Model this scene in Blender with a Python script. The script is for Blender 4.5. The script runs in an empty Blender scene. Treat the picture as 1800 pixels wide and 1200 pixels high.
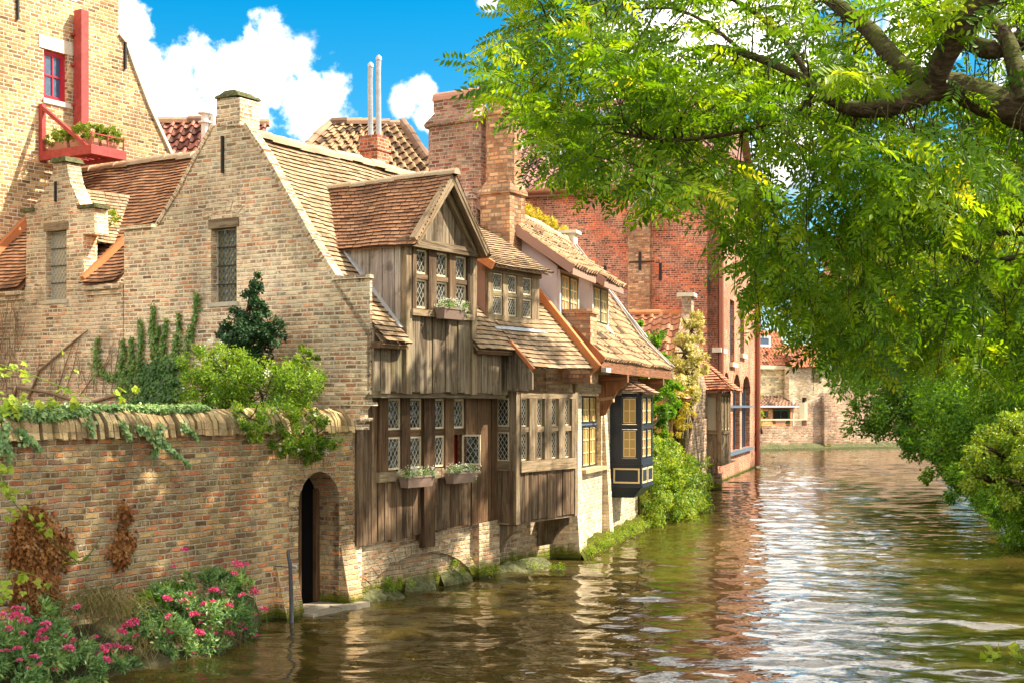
import bpy, math, random
import numpy as np
from mathutils import Vector
from mathutils.geometry import tessellate_polygon

# ------------------------------------------------------------------ camera, world, sun, exposure
sc = bpy.context.scene
COL = sc.collection
random.seed(7)
RNG = np.random.default_rng(7)
FPX, HOR, EYE = 2350.0, 710.0, 3.0          # focal length and horizon measured in the photo's 1800 px frame; eye height above the water

cam = bpy.data.cameras.new("camera")
cam.lens = 36.0 * FPX / 1800.0
cam.sensor_width = 36.0
cam.shift_y = (HOR - 600.0) / 1800.0
cam.clip_start, cam.clip_end = 0.1, 2000.0
camo = bpy.data.objects.new("camera", cam)
camo.location = (0, 0, EYE)
camo.rotation_euler = (math.radians(90), 0, 0)
COL.objects.link(camo)
sc.camera = camo

SUN_EL = math.radians(46)
SUN_H = Vector((0.992, 0.10, 0)).normalized()       # where the sun stands, seen from above
SUN_V = (SUN_H * math.cos(SUN_EL) + Vector((0, 0, math.sin(SUN_EL)))).normalized()
sd = bpy.data.lights.new("sun", 'SUN')
sd.energy, sd.angle, sd.color = 3.8, math.radians(0.5), (1.0, 0.91, 0.76)
so = bpy.data.objects.new("sun", sd)
so.rotation_euler = SUN_V.to_track_quat('Z', 'Y').to_euler()
COL.objects.link(so)

sc.view_settings.view_transform = 'Standard'
sc.view_settings.look = 'None'
sc.view_settings.exposure = 1.62
sc.view_settings.gamma = 1.0
sc.cycles.max_bounces = 7
sc.cycles.transparent_max_bounces = 6
sc.cycles.use_denoising = True


def cloud_world():
    w = bpy.data.worlds.new("World")
    sc.world = w
    w.use_nodes = True
    nt = w.node_tree
    nt.nodes.clear()
    new, lk = nt.nodes.new, nt.links.new
    out, bg = new('ShaderNodeOutputWorld'), new('ShaderNodeBackground')
    sky = new('ShaderNodeTexSky')
    sky.sky_type = 'NISHITA'
    sky.sun_disc = False
    sky.sun_elevation = SUN_EL
    sky.sun_rotation = math.atan2(SUN_H.x, SUN_H.y)
    sky.air_density, sky.dust_density, sky.ozone_density = 1.0, 0.3, 3.0
    hs = new('ShaderNodeHueSaturation')
    hs.inputs['Hue'].default_value = 0.485
    hs.inputs['Saturation'].default_value = 1.55
    hs.inputs['Value'].default_value = 0.42
    lk(sky.outputs[0], hs.inputs['Color'])
    tc = new('ShaderNodeTexCoord')
    vn = new('ShaderNodeVectorMath'); vn.operation = 'NORMALIZE'
    lk(tc.outputs['Generated'], vn.inputs[0])

    def m(op, a, b=None, clamp=False):
        n = new('ShaderNodeMath'); n.operation = op; n.use_clamp = clamp
        for i, x in enumerate((a, b)):
            if x is None: continue
            if isinstance(x, (int, float)): n.inputs[i].default_value = x
            else: lk(x, n.inputs[i])
        return n.outputs[0]
    blobs = [(235, 190, 75), (300, 160, 70), (400, 160, 95), (470, 130, 85), (540, 185, 66), (330, 200, 80), (440, 210, 55), (250, 110, 45), (225, 40, 50), (205, -30, 55),
             (710, 180, 24), (745, 158, 30), (765, 185, 26), (750, 205, 22),
             (862, 5, 22), (1250, 60, 190), (1120, 170, 130), (1430, 150, 150), (1420, 260, 90), (1640, 60, 90), (1800, 40, 120),
             (1000, -700, 420), (1350, -160, 250), (1150, -400, 250), (1620, -480, 330), (1400, -850, 380), (1800, -900, 700), (400, -1300, 600), (1300, -2200, 900), (2700, -200, 600), (3600, -900, 900), (-1800, -700, 900)]  # out-of-view clouds, added for the water's reflections and fill light
    mx = None
    for (px, py, r) in blobs:
        c = Vector(((px - 900) / FPX, 1.0, (HOR - py) / FPX))
        L = c.length
        dn = new('ShaderNodeVectorMath'); dn.operation = 'DISTANCE'
        lk(vn.outputs[0], dn.inputs[0]); dn.inputs[1].default_value = c / L
        v = m('SUBTRACT', 1.0, m('MULTIPLY', dn.outputs['Value'], FPX * L / r / 1.05))
        v = m('MAXIMUM', v, -1.5)
        mx = v if mx is None else m('MAXIMUM', mx, v)
    # the sky away from the view: broken cloud added for bright neutral fill
    nb = new('ShaderNodeTexNoise'); nb.inputs['Scale'].default_value = 2.6; nb.inputs['Detail'].default_value = 4
    lk(vn.outputs[0], nb.inputs['Vector'])
    sx = new('ShaderNodeSeparateXYZ'); lk(vn.outputs[0], sx.inputs[0])
    behind = m('ADD', m('MULTIPLY', sx.outputs['Y'], -1.6), 0.75)
    gen = m('ADD', m('MULTIPLY', m('SUBTRACT', nb.outputs['Fac'], 0.47), 5.0), m('MINIMUM', behind, 0.2))
    mx = m('MAXIMUM', mx, m('MINIMUM', gen, m('MULTIPLY', behind, 3.0)))
    nz = new('ShaderNodeTexNoise'); nz.inputs['Scale'].default_value = 22; nz.inputs['Detail'].default_value = 9; nz.inputs['Roughness'].default_value = 0.62
    lk(vn.outputs[0], nz.inputs['Vector'])
    ed = m('ADD', mx, m('MULTIPLY', m('SUBTRACT', nz.outputs['Fac'], 0.5), 3.0))
    mr = new('ShaderNodeMapRange'); mr.interpolation_type = 'SMOOTHSTEP'
    mr.inputs['From Min'].default_value = -0.06; mr.inputs['From Max'].default_value = 0.62
    lk(ed, mr.inputs['Value'])
    # cloud body: white with slightly greyer folds
    n2 = new('ShaderNodeTexNoise'); n2.inputs['Scale'].default_value = 14; n2.inputs['Detail'].default_value = 5
    lk(vn.outputs[0], n2.inputs['Vector'])
    cr = new('ShaderNodeValToRGB')
    cr.color_ramp.elements[0].position = 0.34; cr.color_ramp.elements[0].color = (1.9, 2.05, 2.3, 1)
    cr.color_ramp.elements[1].position = 0.60; cr.color_ramp.elements[1].color = (9.0, 8.4, 7.5, 1)
    ce = cr.color_ramp.elements.new(0.45); ce.color = (5.6, 5.3, 4.9, 1)
    lk(n2.outputs['Fac'], cr.inputs[0])
    mix = new('ShaderNodeMix'); mix.data_type = 'RGBA'
    lk(mr.outputs[0], mix.inputs[0]); lk(hs.outputs[0], mix.inputs[6]); lk(cr.outputs[0], mix.inputs[7])
    lk(mix.outputs[2], bg.inputs['Color'])
    bg.inputs['Strength'].default_value = 0.15
    lk(bg.outputs[0], out.inputs['Surface'])


cloud_world()

# ------------------------------------------------------------------ mesh helpers


class Fr:
    """A vertical reference frame: u runs along d, v along the outward normal n, z up."""

    def __init__(s, P, d):
        s.P = Vector((P[0], P[1])); s.d = Vector((d[0], d[1])).normalized(); s.n = Vector((s.d.y, -s.d.x))

    def W(s, u, v, z):
        q = s.P + s.d * u + s.n * v
        return Vector((q.x, q.y, z))

    def front(s, px, py, v):                # where the sight line through a measured photo point meets the plane v
        k = (px - 900) / FPX
        q = s.P + s.n * v
        u = (k * q.y - q.x) / (s.d.x - k * s.d.y)
        Y = q.y + s.d.y * u
        return u, EYE + (HOR - py) / FPX * Y

    def side(s, px, py, u):                 # same on the plane u: (v, z)
        k = (px - 900) / FPX
        q = s.P + s.d * u
        v = (k * q.y - q.x) / (s.n.x - k * s.n.y)
        Y = q.y + s.n.y * v
        return v, EYE + (HOR - py) / FPX * Y

    def end(s, u):                          # frame of the end wall at u, looking towards the camera side (its u' is our v)
        q = s.P + s.d * u
        return Fr((q.x, q.y), (s.n.x, s.n.y))


def at(px, py, Y):
    return Vector(((px - 900) / FPX * Y, Y, EYE + (HOR - py) / FPX * Y))


class MB:
    def __init__(s):
        s.ch = []; s.V = []; s.n = 0; s.cuts = []

    def cut(s): s.cuts.append((len(s.V), s.n))

    def pieces(s):
        if not s.cuts: return [s]
        res = []; a, na = 0, 0
        for b, nb in s.cuts + [(len(s.V), s.n)]:
            if b > a:
                p = MB(); p.V = s.V[a:b]; p.n = nb - na; p.ch = [(c[0] - na,) + c[1:] for c in s.ch[a:b]]; res.append(p)
            a, na = b, nb
        return res

    def arr(s, V, F, rnd=None, mat=0, uv='wall', axis=None, smooth=False):
        V = np.asarray(V, dtype=np.float64).reshape(-1, 3); F = np.asarray(F, dtype=np.int64)
        if rnd is None: rnd = np.full(len(F), random.random())
        elif np.isscalar(rnd): rnd = np.full(len(F), rnd)
        s.V.append(V); s.ch.append((F + s.n, rnd, mat, uv, axis, smooth)); s.n += len(V)

    def poly(s, pts, rnd=None, mat=0, axis=None):
        s.arr([tuple(p) for p in pts], [list(range(len(pts)))], rnd, mat, 'wall', axis)

    def hexa(s, b, t, rnd=None, mat=0, axis=None):
        s.arr([tuple(p) for p in list(b) + list(t)], [(3, 2, 1, 0), (4, 5, 6, 7), (0, 1, 5, 4), (1, 2, 6, 5), (2, 3, 7, 6), (3, 0, 4, 7)], rnd, mat, 'wall', axis)

    def box(s, F, u0, u1, v0, v1, z0, z1, rnd=None, mat=0, grain=False):
        u0, u1 = min(u0, u1), max(u0, u1); v0, v1 = min(v0, v1), max(v0, v1); z0, z1 = min(z0, z1), max(z0, z1)
        W = F.W
        ax = None
        if grain:
            L = (u1 - u0, v1 - v0, z1 - z0); k = L.index(max(L))
            ax = (Vector((F.d.x, F.d.y, 0)), Vector((F.n.x, F.n.y, 0)), Vector((0, 0, 1)))[k]
        # order so that normals point out
        s.hexa([W(u0, v1, z0), W(u1, v1, z0), W(u1, v0, z0), W(u0, v0, z0)], [W(u0, v1, z1), W(u1, v1, z1), W(u1, v0, z1), W(u0, v0, z1)], rnd, mat, ax)

    def plate(s, F, outline, holes, v0, v1, rnd=None, mat=0, axis=None):
        """A flat slab in the (u,z) plane between v0 (back) and v1 (front), with holes."""
        loops = [list(outline)] + [list(h) for h in holes]
        flat = [p for l in loops for p in l]
        tri = tessellate_polygon([[Vector((p[0], p[1], 0)) for p in l] for l in loops])
        fr = [tuple(F.W(p[0], v1, p[1])) for p in flat]
        bk = [tuple(F.W(p[0], v0, p[1])) for p in flat]
        n = len(flat)
        nor = Vector((F.n.x, F.n.y, 0))
        T = []
        for t in tri:
            a, b, c = (Vector(fr[i]) for i in t)
            if (b - a).cross(c - a).length < 1e-9: continue
            T.append(t if (b - a).cross(c - a).dot(nor) > 0 else (t[0], t[2], t[1]))
        T = np.array(T)
        r = random.random() if rnd is None else rnd
        s.arr(fr + bk, np.vstack([T, T[:, ::-1] + n]), r, mat, 'wall', axis)
        Q = []; o = 0
        for l in loops:
            k = len(l)
            Q += [(o + i, o + (i + 1) % k, n + o + (i + 1) % k, n + o + i) for i in range(k)]
            o += k
        s.arr(fr + bk, Q, r, mat, 'wall', axis)

    def bar(s, p, q, w, h, up=(0, 0, 1), rnd=None, mat=0):
        p, q = Vector(p), Vector(q); ax = (q - p).normalized(); up = Vector(up)
        a = ax.cross(up)
        if a.length < 1e-4: a = ax.cross(Vector((1, 0, 0)))
        a.normalize(); b = a.cross(ax).normalized()
        a *= w / 2; b *= h / 2
        s.hexa([p - a - b, p + a - b, q + a - b, q - a - b], [p - a + b, p + a + b, q + a + b, q - a + b], rnd, mat, ax)

    def tube(s, pts, rad, k=8, rnd=None, mat=0, smooth=True, cap=True):
        pts = [Vector(p) for p in pts]
        if np.isscalar(rad): rad = [rad] * len(pts)
        V = []; prev = None
        for i, p in enumerate(pts):
            t = (pts[min(i + 1, len(pts) - 1)] - pts[max(i - 1, 0)]).normalized()
            if prev is None:
                a = t.cross(Vector((0, 0, 1)))
                if a.length < .05: a = t.cross(Vector((1, 0, 0)))
            else: a = prev - t * prev.dot(t)
            a.normalize(); prev = a; b = t.cross(a)
            for j in range(k):
                an = 2 * math.pi * j / k
                V.append(tuple(p + (a * math.cos(an) + b * math.sin(an)) * rad[i]))
        Fq = [(i * k + j, i * k + (j + 1) % k, (i + 1) * k + (j + 1) % k, (i + 1) * k + j) for i in range(len(pts) - 1) for j in range(k)]
        s.arr(V, Fq, rnd, mat, 'wall', None, smooth)
        if cap:
            for e in (0, len(pts) - 1):
                s.arr(V[e * k:(e + 1) * k], [list(range(k))], rnd, mat)

    def build(s, name, mats, base=(0, 0, 0)):
        me = bpy.data.meshes.new(name)
        if not isinstance(mats, (list, tuple)): mats = [mats]
        for x in mats: me.materials.append(x)
        if not s.V:
            s.arr([(0, 0, 0), (.001, 0, 0), (0, .001, 0)], [(0, 1, 2)])
        V = np.concatenate(s.V); tot, lp, rn, mi, sm, UV = [], [], [], [], [], []
        for F, r, mt, uvm, ax, smo in s.ch:
            k = F.shape[1]; nf = len(F)
            lp.append(F.ravel()); tot.append(np.full(nf, k)); rn.append(r); mi.append(np.full(nf, mt)); sm.append(np.full(nf, smo))
            P = V[F]
            if uvm == 'none':
                UV.append(np.zeros((nf * k, 2))); continue
            nn = np.cross(P[:, 1] - P[:, 0], P[:, 2] - P[:, 0])
            nn /= (np.linalg.norm(nn, axis=1, keepdims=True) + 1e-12)
            if ax is not None:
                A = np.array(tuple(ax)); tv = np.broadcast_to(A, nn.shape)
                tu = np.cross(nn, tv)
                ln = np.linalg.norm(tu, axis=1, keepdims=True)
                tu = np.where(ln > .05, tu / (ln + 1e-9), np.array([[.7, .7, 0]]))
            else:
                fl = np.abs(nn[:, 2]) > .8
                tu = np.stack([-nn[:, 1], nn[:, 0], np.zeros(nf)], 1)
                tu /= (np.linalg.norm(tu, axis=1, keepdims=True) + 1e-9)
                tu[fl] = (1, 0, 0)
                tv = np.tile(np.array([[0, 0, 1.0]]), (nf, 1)); tv[fl] = (0, 1, 0)
            UV.append(np.stack([np.einsum('fkc,fc->fk', P, tu), np.einsum('fkc,fc->fk', P, tv)], 2).reshape(-1, 2))
        lp = np.concatenate(lp); tot = np.concatenate(tot)
        V = V - np.array(tuple(base))[None]
        me.vertices.add(len(V)); me.vertices.foreach_set('co', V.astype(np.float32).ravel())
        me.loops.add(len(lp)); me.loops.foreach_set('vertex_index', lp.astype(np.int32))
        st = np.concatenate([[0], np.cumsum(tot)[:-1]])
        me.polygons.add(len(tot)); me.polygons.foreach_set('loop_start', st.astype(np.int32))
        me.polygons.foreach_set('material_index', np.concatenate(mi).astype(np.int32))
        me.polygons.foreach_set('use_smooth', np.concatenate(sm).astype(bool))
        me.update(calc_edges=True)
        uvl = me.uv_layers.new(name='UVMap'); uvl.data.foreach_set('uv', np.concatenate(UV).astype(np.float32).ravel())
        at_ = me.attributes.new('rnd', 'FLOAT', 'FACE'); at_.data.foreach_set('value', np.concatenate(rn).astype(np.float32))
        me.validate(); me.update()
        o = bpy.data.objects.new(name, me)
        COL.objects.link(o)
        return o


class Thing:
    def __init__(s, name, label, cat, base, group=None):
        o = s.o = bpy.data.objects.new(name, None); COL.objects.link(o)
        o.empty_display_size = .3; o.location = tuple(base); s.base = Vector(base)
        o['label'] = label; o['category'] = cat
        if group: o['group'] = group

    def part(s, name, mb, mats, parent=None, label=None):
        for p_ in mb.pieces():
            o = p_.build(name, mats, s.base); o.parent = parent or s.o
        if label: o['label'] = label
        return o


def solo(name, mb, mats, label, cat, base, group=None):
    o = mb.build(name, mats, base); o.location = tuple(base)
    o['label'] = label; o['category'] = cat
    if group: o['group'] = group
    return o


def structure(name, mb, mats, kind='structure'):
    o = mb.build(name, mats); o['kind'] = kind
    return o


# ------------------------------------------------------------------ shape helpers


def along(poly, t):
    """Point at arclength t (metres) along a polyline."""
    for a, b in zip(poly[:-1], poly[1:]):
        L = (b - a).length
        if t <= L or b is poly[-1]: return a + (b - a) * (t / L if L else 0)
        t -= L


def plen(poly): return sum((b - a).length for a, b in zip(poly[:-1], poly[1:]))


def tiles(m, TL, TR, course=.105, tw=.17, lift=.02, kind='flat', jit=.006, mat=0, rnd0=(0, 1), wave=.035, sag=0.0):
    """Roof tiles laid in courses between a left edge TL and a right edge TR (both listed from ridge down to eave)."""
    TL = [Vector(p) for p in TL]; TR = [Vector(p) for p in TR]
    lL, lR = plen(TL), plen(TR)
    n = max(1, round(max(lL, lR) / course))
    nu_ = (TL[-1] - TL[0]).cross(TR[0] - TL[0])
    if nu_.length < 1e-6: nu_ = (TL[-1] - TL[0]).cross(TR[-1] - TL[0])
    nu_.normalize(); nu_ *= -.05 if nu_.z > 0 else .05
    m.arr([tuple(p + nu_) for p in TL + TR], [(i, i + 1, len(TL) + i + 1, len(TL) + i) for i in range(len(TL) - 1)], .5, mat)
    for i in range(n):
        a0, a1 = along(TL, lL * i / n), along(TL, lL * (i + 1) / n)
        b0, b1 = along(TR, lR * i / n), along(TR, lR * (i + 1) / n)
        nor = (b1 - a1).cross(a0 - a1)
        if nor.length < 1e-9: nor = (b0 - a0).cross(a0 - a1)
        nor.normalize()
        if nor.z < 0: nor = -nor
        wd = max((b1 - a1).length, (b0 - a0).length)
        if wd < .02: continue
        k = max(1, round(wd / tw))
        nv = np.array(tuple(nor)); A0, A1, B0, B1 = (np.array(tuple(x)) for x in (a0, a1, b0, b1))
        if kind == 'flat':
            off = .5 * (i % 2)
            e = np.clip((np.arange(k + 2) - off) / k, 0, 1)
            f0, f1 = e[:-1], e[1:]
            ok = f1 - f0 > 1e-4; f0, f1 = f0[ok], f1[ok]; q = len(f0)
            h = lift * (1.25 + RNG.uniform(-.2, .25, q)); dj = RNG.normal(0, jit * .6, q)
            dn = (A1 - A0) / (np.linalg.norm(A1 - A0) + 1e-9)
            tp = lambda f: A0 + (B0 - A0) * f[:, None] + nv * .004
            bt = lambda f: A1 + (B1 - A1) * f[:, None] + dn * (dj[:, None] + .012)
            up = nv[None] * h[:, None]
            g = (f1 - f0) * .03
            P = np.concatenate([tp(f0 + g), bt(f0 + g) + up, bt(f1 - g) + up, tp(f1 - g), bt(f0 + g) - nv * .004, bt(f1 - g) - nv * .004])
            P = P + nv[None] * (.017 * np.sin(P @ np.array([1.9, 1.3, 1.1])) + .012 * np.sin(P @ np.array([4.1, -3.3, 2.7])))[:, None]
            ix = np.arange(q)
            r = .12 + .88 * RNG.uniform(rnd0[0], rnd0[1], q)
            m.arr(P, np.stack([ix, ix + q, ix + 2 * q, ix + 3 * q], 1), r, mat)
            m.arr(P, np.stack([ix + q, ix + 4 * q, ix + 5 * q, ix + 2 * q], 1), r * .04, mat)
        else:
            pr = ((0, 0), (.12, -.25), (.3, -.35), (.5, 0), (.68, .75), (.85, 1.0), (1.0, .45)) if kind == 'pan' else ((0, .2), (.1, 1), (.2, 0), (.9, 0), (1, .2))
            s_ = len(pr); fr = np.array([p[0] for p in pr]); hh = np.array([p[1] for p in pr]) * wave
            f = ((np.arange(k)[:, None] + fr[None]) / k).ravel(); hv = np.tile(hh, k)
            dn = (A1 - A0) / (np.linalg.norm(A1 - A0) + 1e-9)
            dj = np.repeat(RNG.normal(0, jit, k), s_)
            top = A0 + (B0 - A0) * f[:, None] + nv * (hv[:, None] + .004)
            bot = A1 + (B1 - A1) * f[:, None] + nv * (hv[:, None] + lift) + dn * (dj[:, None] + .03)
            und = bot - nv * (lift + .012)
            N = len(f); P = np.concatenate([top, bot, und])
            P = P + nv[None] * (.02 * np.sin(P @ np.array([1.9, 1.3, 1.1])) + .012 * np.sin(P @ np.array([4.1, -3.3, 2.7])))[:, None]
            ix = np.array([j * s_ + t for j in range(k) for t in range(s_ - 1)])
            r = np.repeat(RNG.uniform(rnd0[0], rnd0[1], k), s_ - 1)
            m.arr(P, np.stack([ix, ix + N, ix + N + 1, ix + 1], 1), r, mat)
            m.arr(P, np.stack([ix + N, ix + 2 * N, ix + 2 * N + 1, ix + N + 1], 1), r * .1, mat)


def ridge(m, A, B, r=.1, seg=.33, mat=0, k=6):
    """Half-round ridge tiles from A to B."""
    A, B = Vector(A), Vector(B); L = (B - A).length; n = max(1, round(L / seg)); t = (B - A) / L
    side = t.cross(Vector((0, 0, 1))).normalized(); up = side.cross(t).normalized()
    for i in range(n):
        p, q = A + t * (L * i / n), A + t * (L * (i + 1.12) / n)
        V = []
        rr = r * random.uniform(.90, 1.1); j = random.uniform(-.014, .014) + .02 * math.sin(i * .7 + A.x)
        for c, s2 in ((p, 1.0), (q, 1.1)):
            for a in range(k + 1):
                an = math.pi * (a / k) * 1.1 - .05 * math.pi
                V.append(tuple(c + side * math.cos(an) * rr * s2 + up * (math.sin(an) * rr * s2 - r * .25 + j)))
        m.arr(V, [(a, a + 1, k + 2 + a, k + 1 + a) for a in range(k)] , random.random(), mat)
        m.arr(V[k + 1:], [list(range(k + 1))], random.random(), mat)


def planks(m, F, u0, u1, z0, z1, v, w=.19, t=.03, gap=.013, ragged=.02, mat=0, horizontal=False):
    """Upright boards on the plane v. z0 / z1 are heights or functions of u."""
    f0 = z0 if callable(z0) else (lambda u: z0)
    f1 = z1 if callable(z1) else (lambda u: z1)
    u = u0
    while u < u1 - .02:
        ww = min(w * random.uniform(.75, 1.25), u1 - u)
        if u1 - u - ww < .05: ww = u1 - u
        a, b = u + gap / 2, u + ww - gap / 2
        d = random.uniform(-.5, .5) * t * .6; rg = random.uniform(-ragged, ragged)
        q = lambda uu, zz, vv: F.W(uu, vv, zz)
        za, zb, ta, tb = f0(a) + rg, f0(b) + rg, max(f1(a), f0(a) + .02), max(f1(b), f0(b) + .02)
        m.hexa([q(a, za, v + t + d), q(b, zb, v + t + d), q(b, zb, v), q(a, za, v)], [q(a, ta, v + t + d), q(b, tb, v + t + d), q(b, tb, v), q(a, ta, v)], random.random(), mat, Vector((0, 0, 1)))
        u += ww


def lattice(m, F, u0, u1, z0, z1, v, a=.095, b=.14, w=.007, mat=0):
    """Diamond lead cames clipped to a rectangle."""
    for sgn in (1, -1):
        k = -40
        lo = min(u0 / a + sgn * z / b for z in (z0, z1)); hi = max(u1 / a + sgn * z / b for z in (z0, z1))
        for k in range(math.ceil(lo), math.floor(hi) + 1):
            pts = []
            for u in (u0, u1):
                z = (k - u / a) * b * sgn
                if z0 - 1e-9 <= z <= z1 + 1e-9: pts.append((u, z))
            for z in (z0, z1):
                u = (k - sgn * z / b) * a
                if u0 - 1e-9 <= u <= u1 + 1e-9: pts.append((u, z))
            if len(pts) < 2: continue
            p = min(pts); q = max(pts)
            if abs(p[0] - q[0]) + abs(p[1] - q[1]) < .02: continue
            m.bar(F.W(p[0], v + (.001 if sgn > 0 else .003), p[1]), F.W(q[0], v + (.001 if sgn > 0 else .003), q[1]), .008, w, (F.n.x, F.n.y, 0) if False else (0, 0, 1), .5, mat)


def leaded(T, parent, F, u0, u1, z0, z1, v, fmat, fw=.03, glass=None, lead=None, a=.095, b=.14, wl=.006, name='window'):
    m = MB()
    for (p, q, r, s) in ((u0, u1, z0, z0 + fw), (u0, u1, z1 - fw, z1), (u0, u0 + fw, z0 + fw, z1 - fw), (u1 - fw, u1, z0 + fw, z1 - fw)):
        m.box(F, p, q, v, v + .035, r, s, None, 0, True)
    w = T.part(name, m, fmat, parent)
    g = MB(); g.poly([F.W(u0 + fw, v + .012, z0 + fw), F.W(u1 - fw, v + .012, z0 + fw), F.W(u1 - fw, v + .012, z1 - fw), F.W(u0 + fw, v + .012, z1 - fw)])
    T.part('pane', g, glass or M['glass'], w)
    l = MB(); lattice(l, F, u0 + fw, u1 - fw, z0 + fw, z1 - fw, v + .016, a, b, wl)
    T.part('leading', l, lead or M['lead'], w)
    return w


def sash(T, parent, F, u0, u1, z0, z1, v, nx, ny, fmat, mmat, fw=.05, mw=.022, glass=None, name='window', curtain=None):
    m = MB()
    for (p, q, r, s) in ((u0, u1, z0, z0 + fw), (u0, u1, z1 - fw, z1), (u0, u0 + fw, z0 + fw, z1 - fw), (u1 - fw, u1, z0 + fw, z1 - fw)):
        m.box(F, p, q, v, v + .05, r, s, None, 0, True)
    w = T.part(name, m, fmat, parent)
    g = MB(); g.poly([F.W(u0 + fw, v + .012, z0 + fw), F.W(u1 - fw, v + .012, z0 + fw), F.W(u1 - fw, v + .012, z1 - fw), F.W(u0 + fw, v + .012, z1 - fw)])
    T.part('pane', g, glass or M['glass'], w)
    b = MB(); iu0, iu1, iz0, iz1 = u0 + fw, u1 - fw, z0 + fw, z1 - fw
    for i in range(1, nx): b.box(F, iu0 + (iu1 - iu0) * i / nx - mw / 2, iu0 + (iu1 - iu0) * i / nx + mw / 2, v + .013, v + .035, iz0, iz1)
    for i in range(1, ny): b.box(F, iu0, iu1, v + .013, v + .033, iz0 + (iz1 - iz0) * i / ny - mw / 2, iz0 + (iz1 - iz0) * i / ny + mw / 2)
    for (p, q, r, s) in ((iu0, iu1, iz0, iz0 + mw), (iu0, iu1, iz1 - mw, iz1), (iu0, iu0 + mw, iz0 + mw, iz1 - mw), (iu1 - mw, iu1, iz0 + mw, iz1 - mw)):
        b.box(F, p, q, v + .0125, v + .036, r, s)
    T.part('muntin_grid', b, mmat, w)
    return w


def rect(u0, u1, z0, z1): return [(u0, z0), (u1, z0), (u1, z1), (u0, z1)]


def arch_pts(u0, u1, zs, ztop, n=10):
    """The curve of an arch from the right springer over to the left one."""
    c, r = (u0 + u1) / 2, (u1 - u0) / 2
    return [(c + r * math.cos(math.pi * i / n), zs + (ztop - zs) * math.sin(math.pi * i / n)) for i in range(n + 1)]


def voussoirs(m, F, u0, u1, zs, ztop, v0, v1, depth=.2, n=22, mat=0, a0=0.0, a1=math.pi):
    c, r = (u0 + u1) / 2, (u1 - u0) / 2; h = ztop - zs
    for i in range(n):
        ta, tb = a0 + (a1 - a0) * (i + .04) / n, a0 + (a1 - a0) * (i + .96) / n
        P = lambda t, e: (c + (r + e) * math.cos(t), zs + (h + e) * math.sin(t))
        e0, e1 = random.uniform(-.004, .006), depth * random.uniform(.93, 1.05); vv = v1 + random.uniform(-.006, .006)
        p = [P(tb, e0), P(ta, e0), P(ta, e1), P(tb, e1)]
        m.hexa([F.W(x, vv, z) for x, z in p], [F.W(x, v0, z) for x, z in p], random.random(), mat)


# ------------------------------------------------------------------ foliage helpers


def unit(a): return a / (np.linalg.norm(a, axis=1, keepdims=True) + 1e-9)


def leaf_arr(m, P, D, N, L, Wd, rnd, mat=0, fold=.18):
    P, D = np.asarray(P), unit(np.asarray(D)); S = unit(np.cross(D, N)); N2 = np.cross(S, D)
    L = np.broadcast_to(np.asarray(L, float), (len(P),))[:, None]; Wd = np.broadcast_to(np.asarray(Wd, float), (len(P),))[:, None]
    mid = P + D * L * .45 + N2 * Wd * fold
    V = np.concatenate([P, mid + S * Wd / 2, P + D * L, mid - S * Wd / 2]); k = len(P); ix = np.arange(k)
    F = np.concatenate([np.stack([ix, ix + 2 * k, ix + k], 1), np.stack([ix, ix + 3 * k, ix + 2 * k], 1)])
    m.arr(V, F, np.concatenate([rnd, rnd]), mat, 'none')


def bush_leaves(m, blobs, n, L=.09, W=.045, clumps=40, spread=.22, mat=0, droop=.3, rnd=(0, 1), shell=.55):
    """Leaves gathered in clumps inside ellipsoids."""
    vol = np.array([b[1][0] * b[1][1] + b[1][1] * b[1][2] + b[1][0] * b[1][2] for b in blobs]); vol = vol / vol.sum()
    for (c, r), f in zip(blobs, vol):
        c, r = np.array(tuple(c)), np.array(r); nn = int(n * f); k = max(4, int(clumps * f))
        d = unit(RNG.normal(size=(k, 3))); cc = c + d * r * (RNG.uniform(shell ** 3, 1, (k, 1)) ** (1 / 3)) * RNG.uniform(.85, 1.12, (k, 1))
        cr = RNG.uniform(.6, 1.4, k) * spread * r.mean()
        crnd = RNG.uniform(-.22, .22, k)
        j = RNG.integers(0, k, nn)
        off = unit(RNG.normal(size=(nn, 3))) * (RNG.uniform(.1, 1, (nn, 1)) ** .5) * cr[j][:, None]
        P = cc[j] + off
        out = unit(off + (cc[j] - c) / r.mean() * .3)
        D = unit(out * .6 + RNG.normal(size=(nn, 3)) * .6 + np.array([[0, 0, -droop]]))
        N = unit(out + RNG.normal(size=(nn, 3)) * .5 + np.array([[0, 0, .6]]))
        s = RNG.uniform(.6, 1.25, nn)
        leaf_arr(m, P, D, N, L * s, W * s, np.clip(RNG.uniform(rnd[0], rnd[1], nn) + crnd[j], 0, 1), mat)


def twigs(m, root, ends, r0=.02, r1=.004, k=4, sag=.1, mat=0):
    root = Vector(root)
    for e in ends:
        e = Vector(e); mid = (root + e) / 2 + Vector((random.uniform(-1, 1), random.uniform(-1, 1), random.uniform(-.3, 1))) * sag * (e - root).length
        m.tube([root, mid, e], [r0, (r0 + r1) / 2, r1], k, None, mat, True, False)


def inside(poly, x, y):
    poly = np.asarray(poly, float); res = np.zeros(len(x), bool); j = len(poly) - 1
    for i in range(len(poly)):
        xi, yi = poly[i]; xj, yj = poly[j]
        c = ((yi > y) != (yj > y)) & (x < (xj - xi) * (y - yi) / (yj - yi + 1e-12) + xi)
        res ^= c; j = i
    return res


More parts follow.
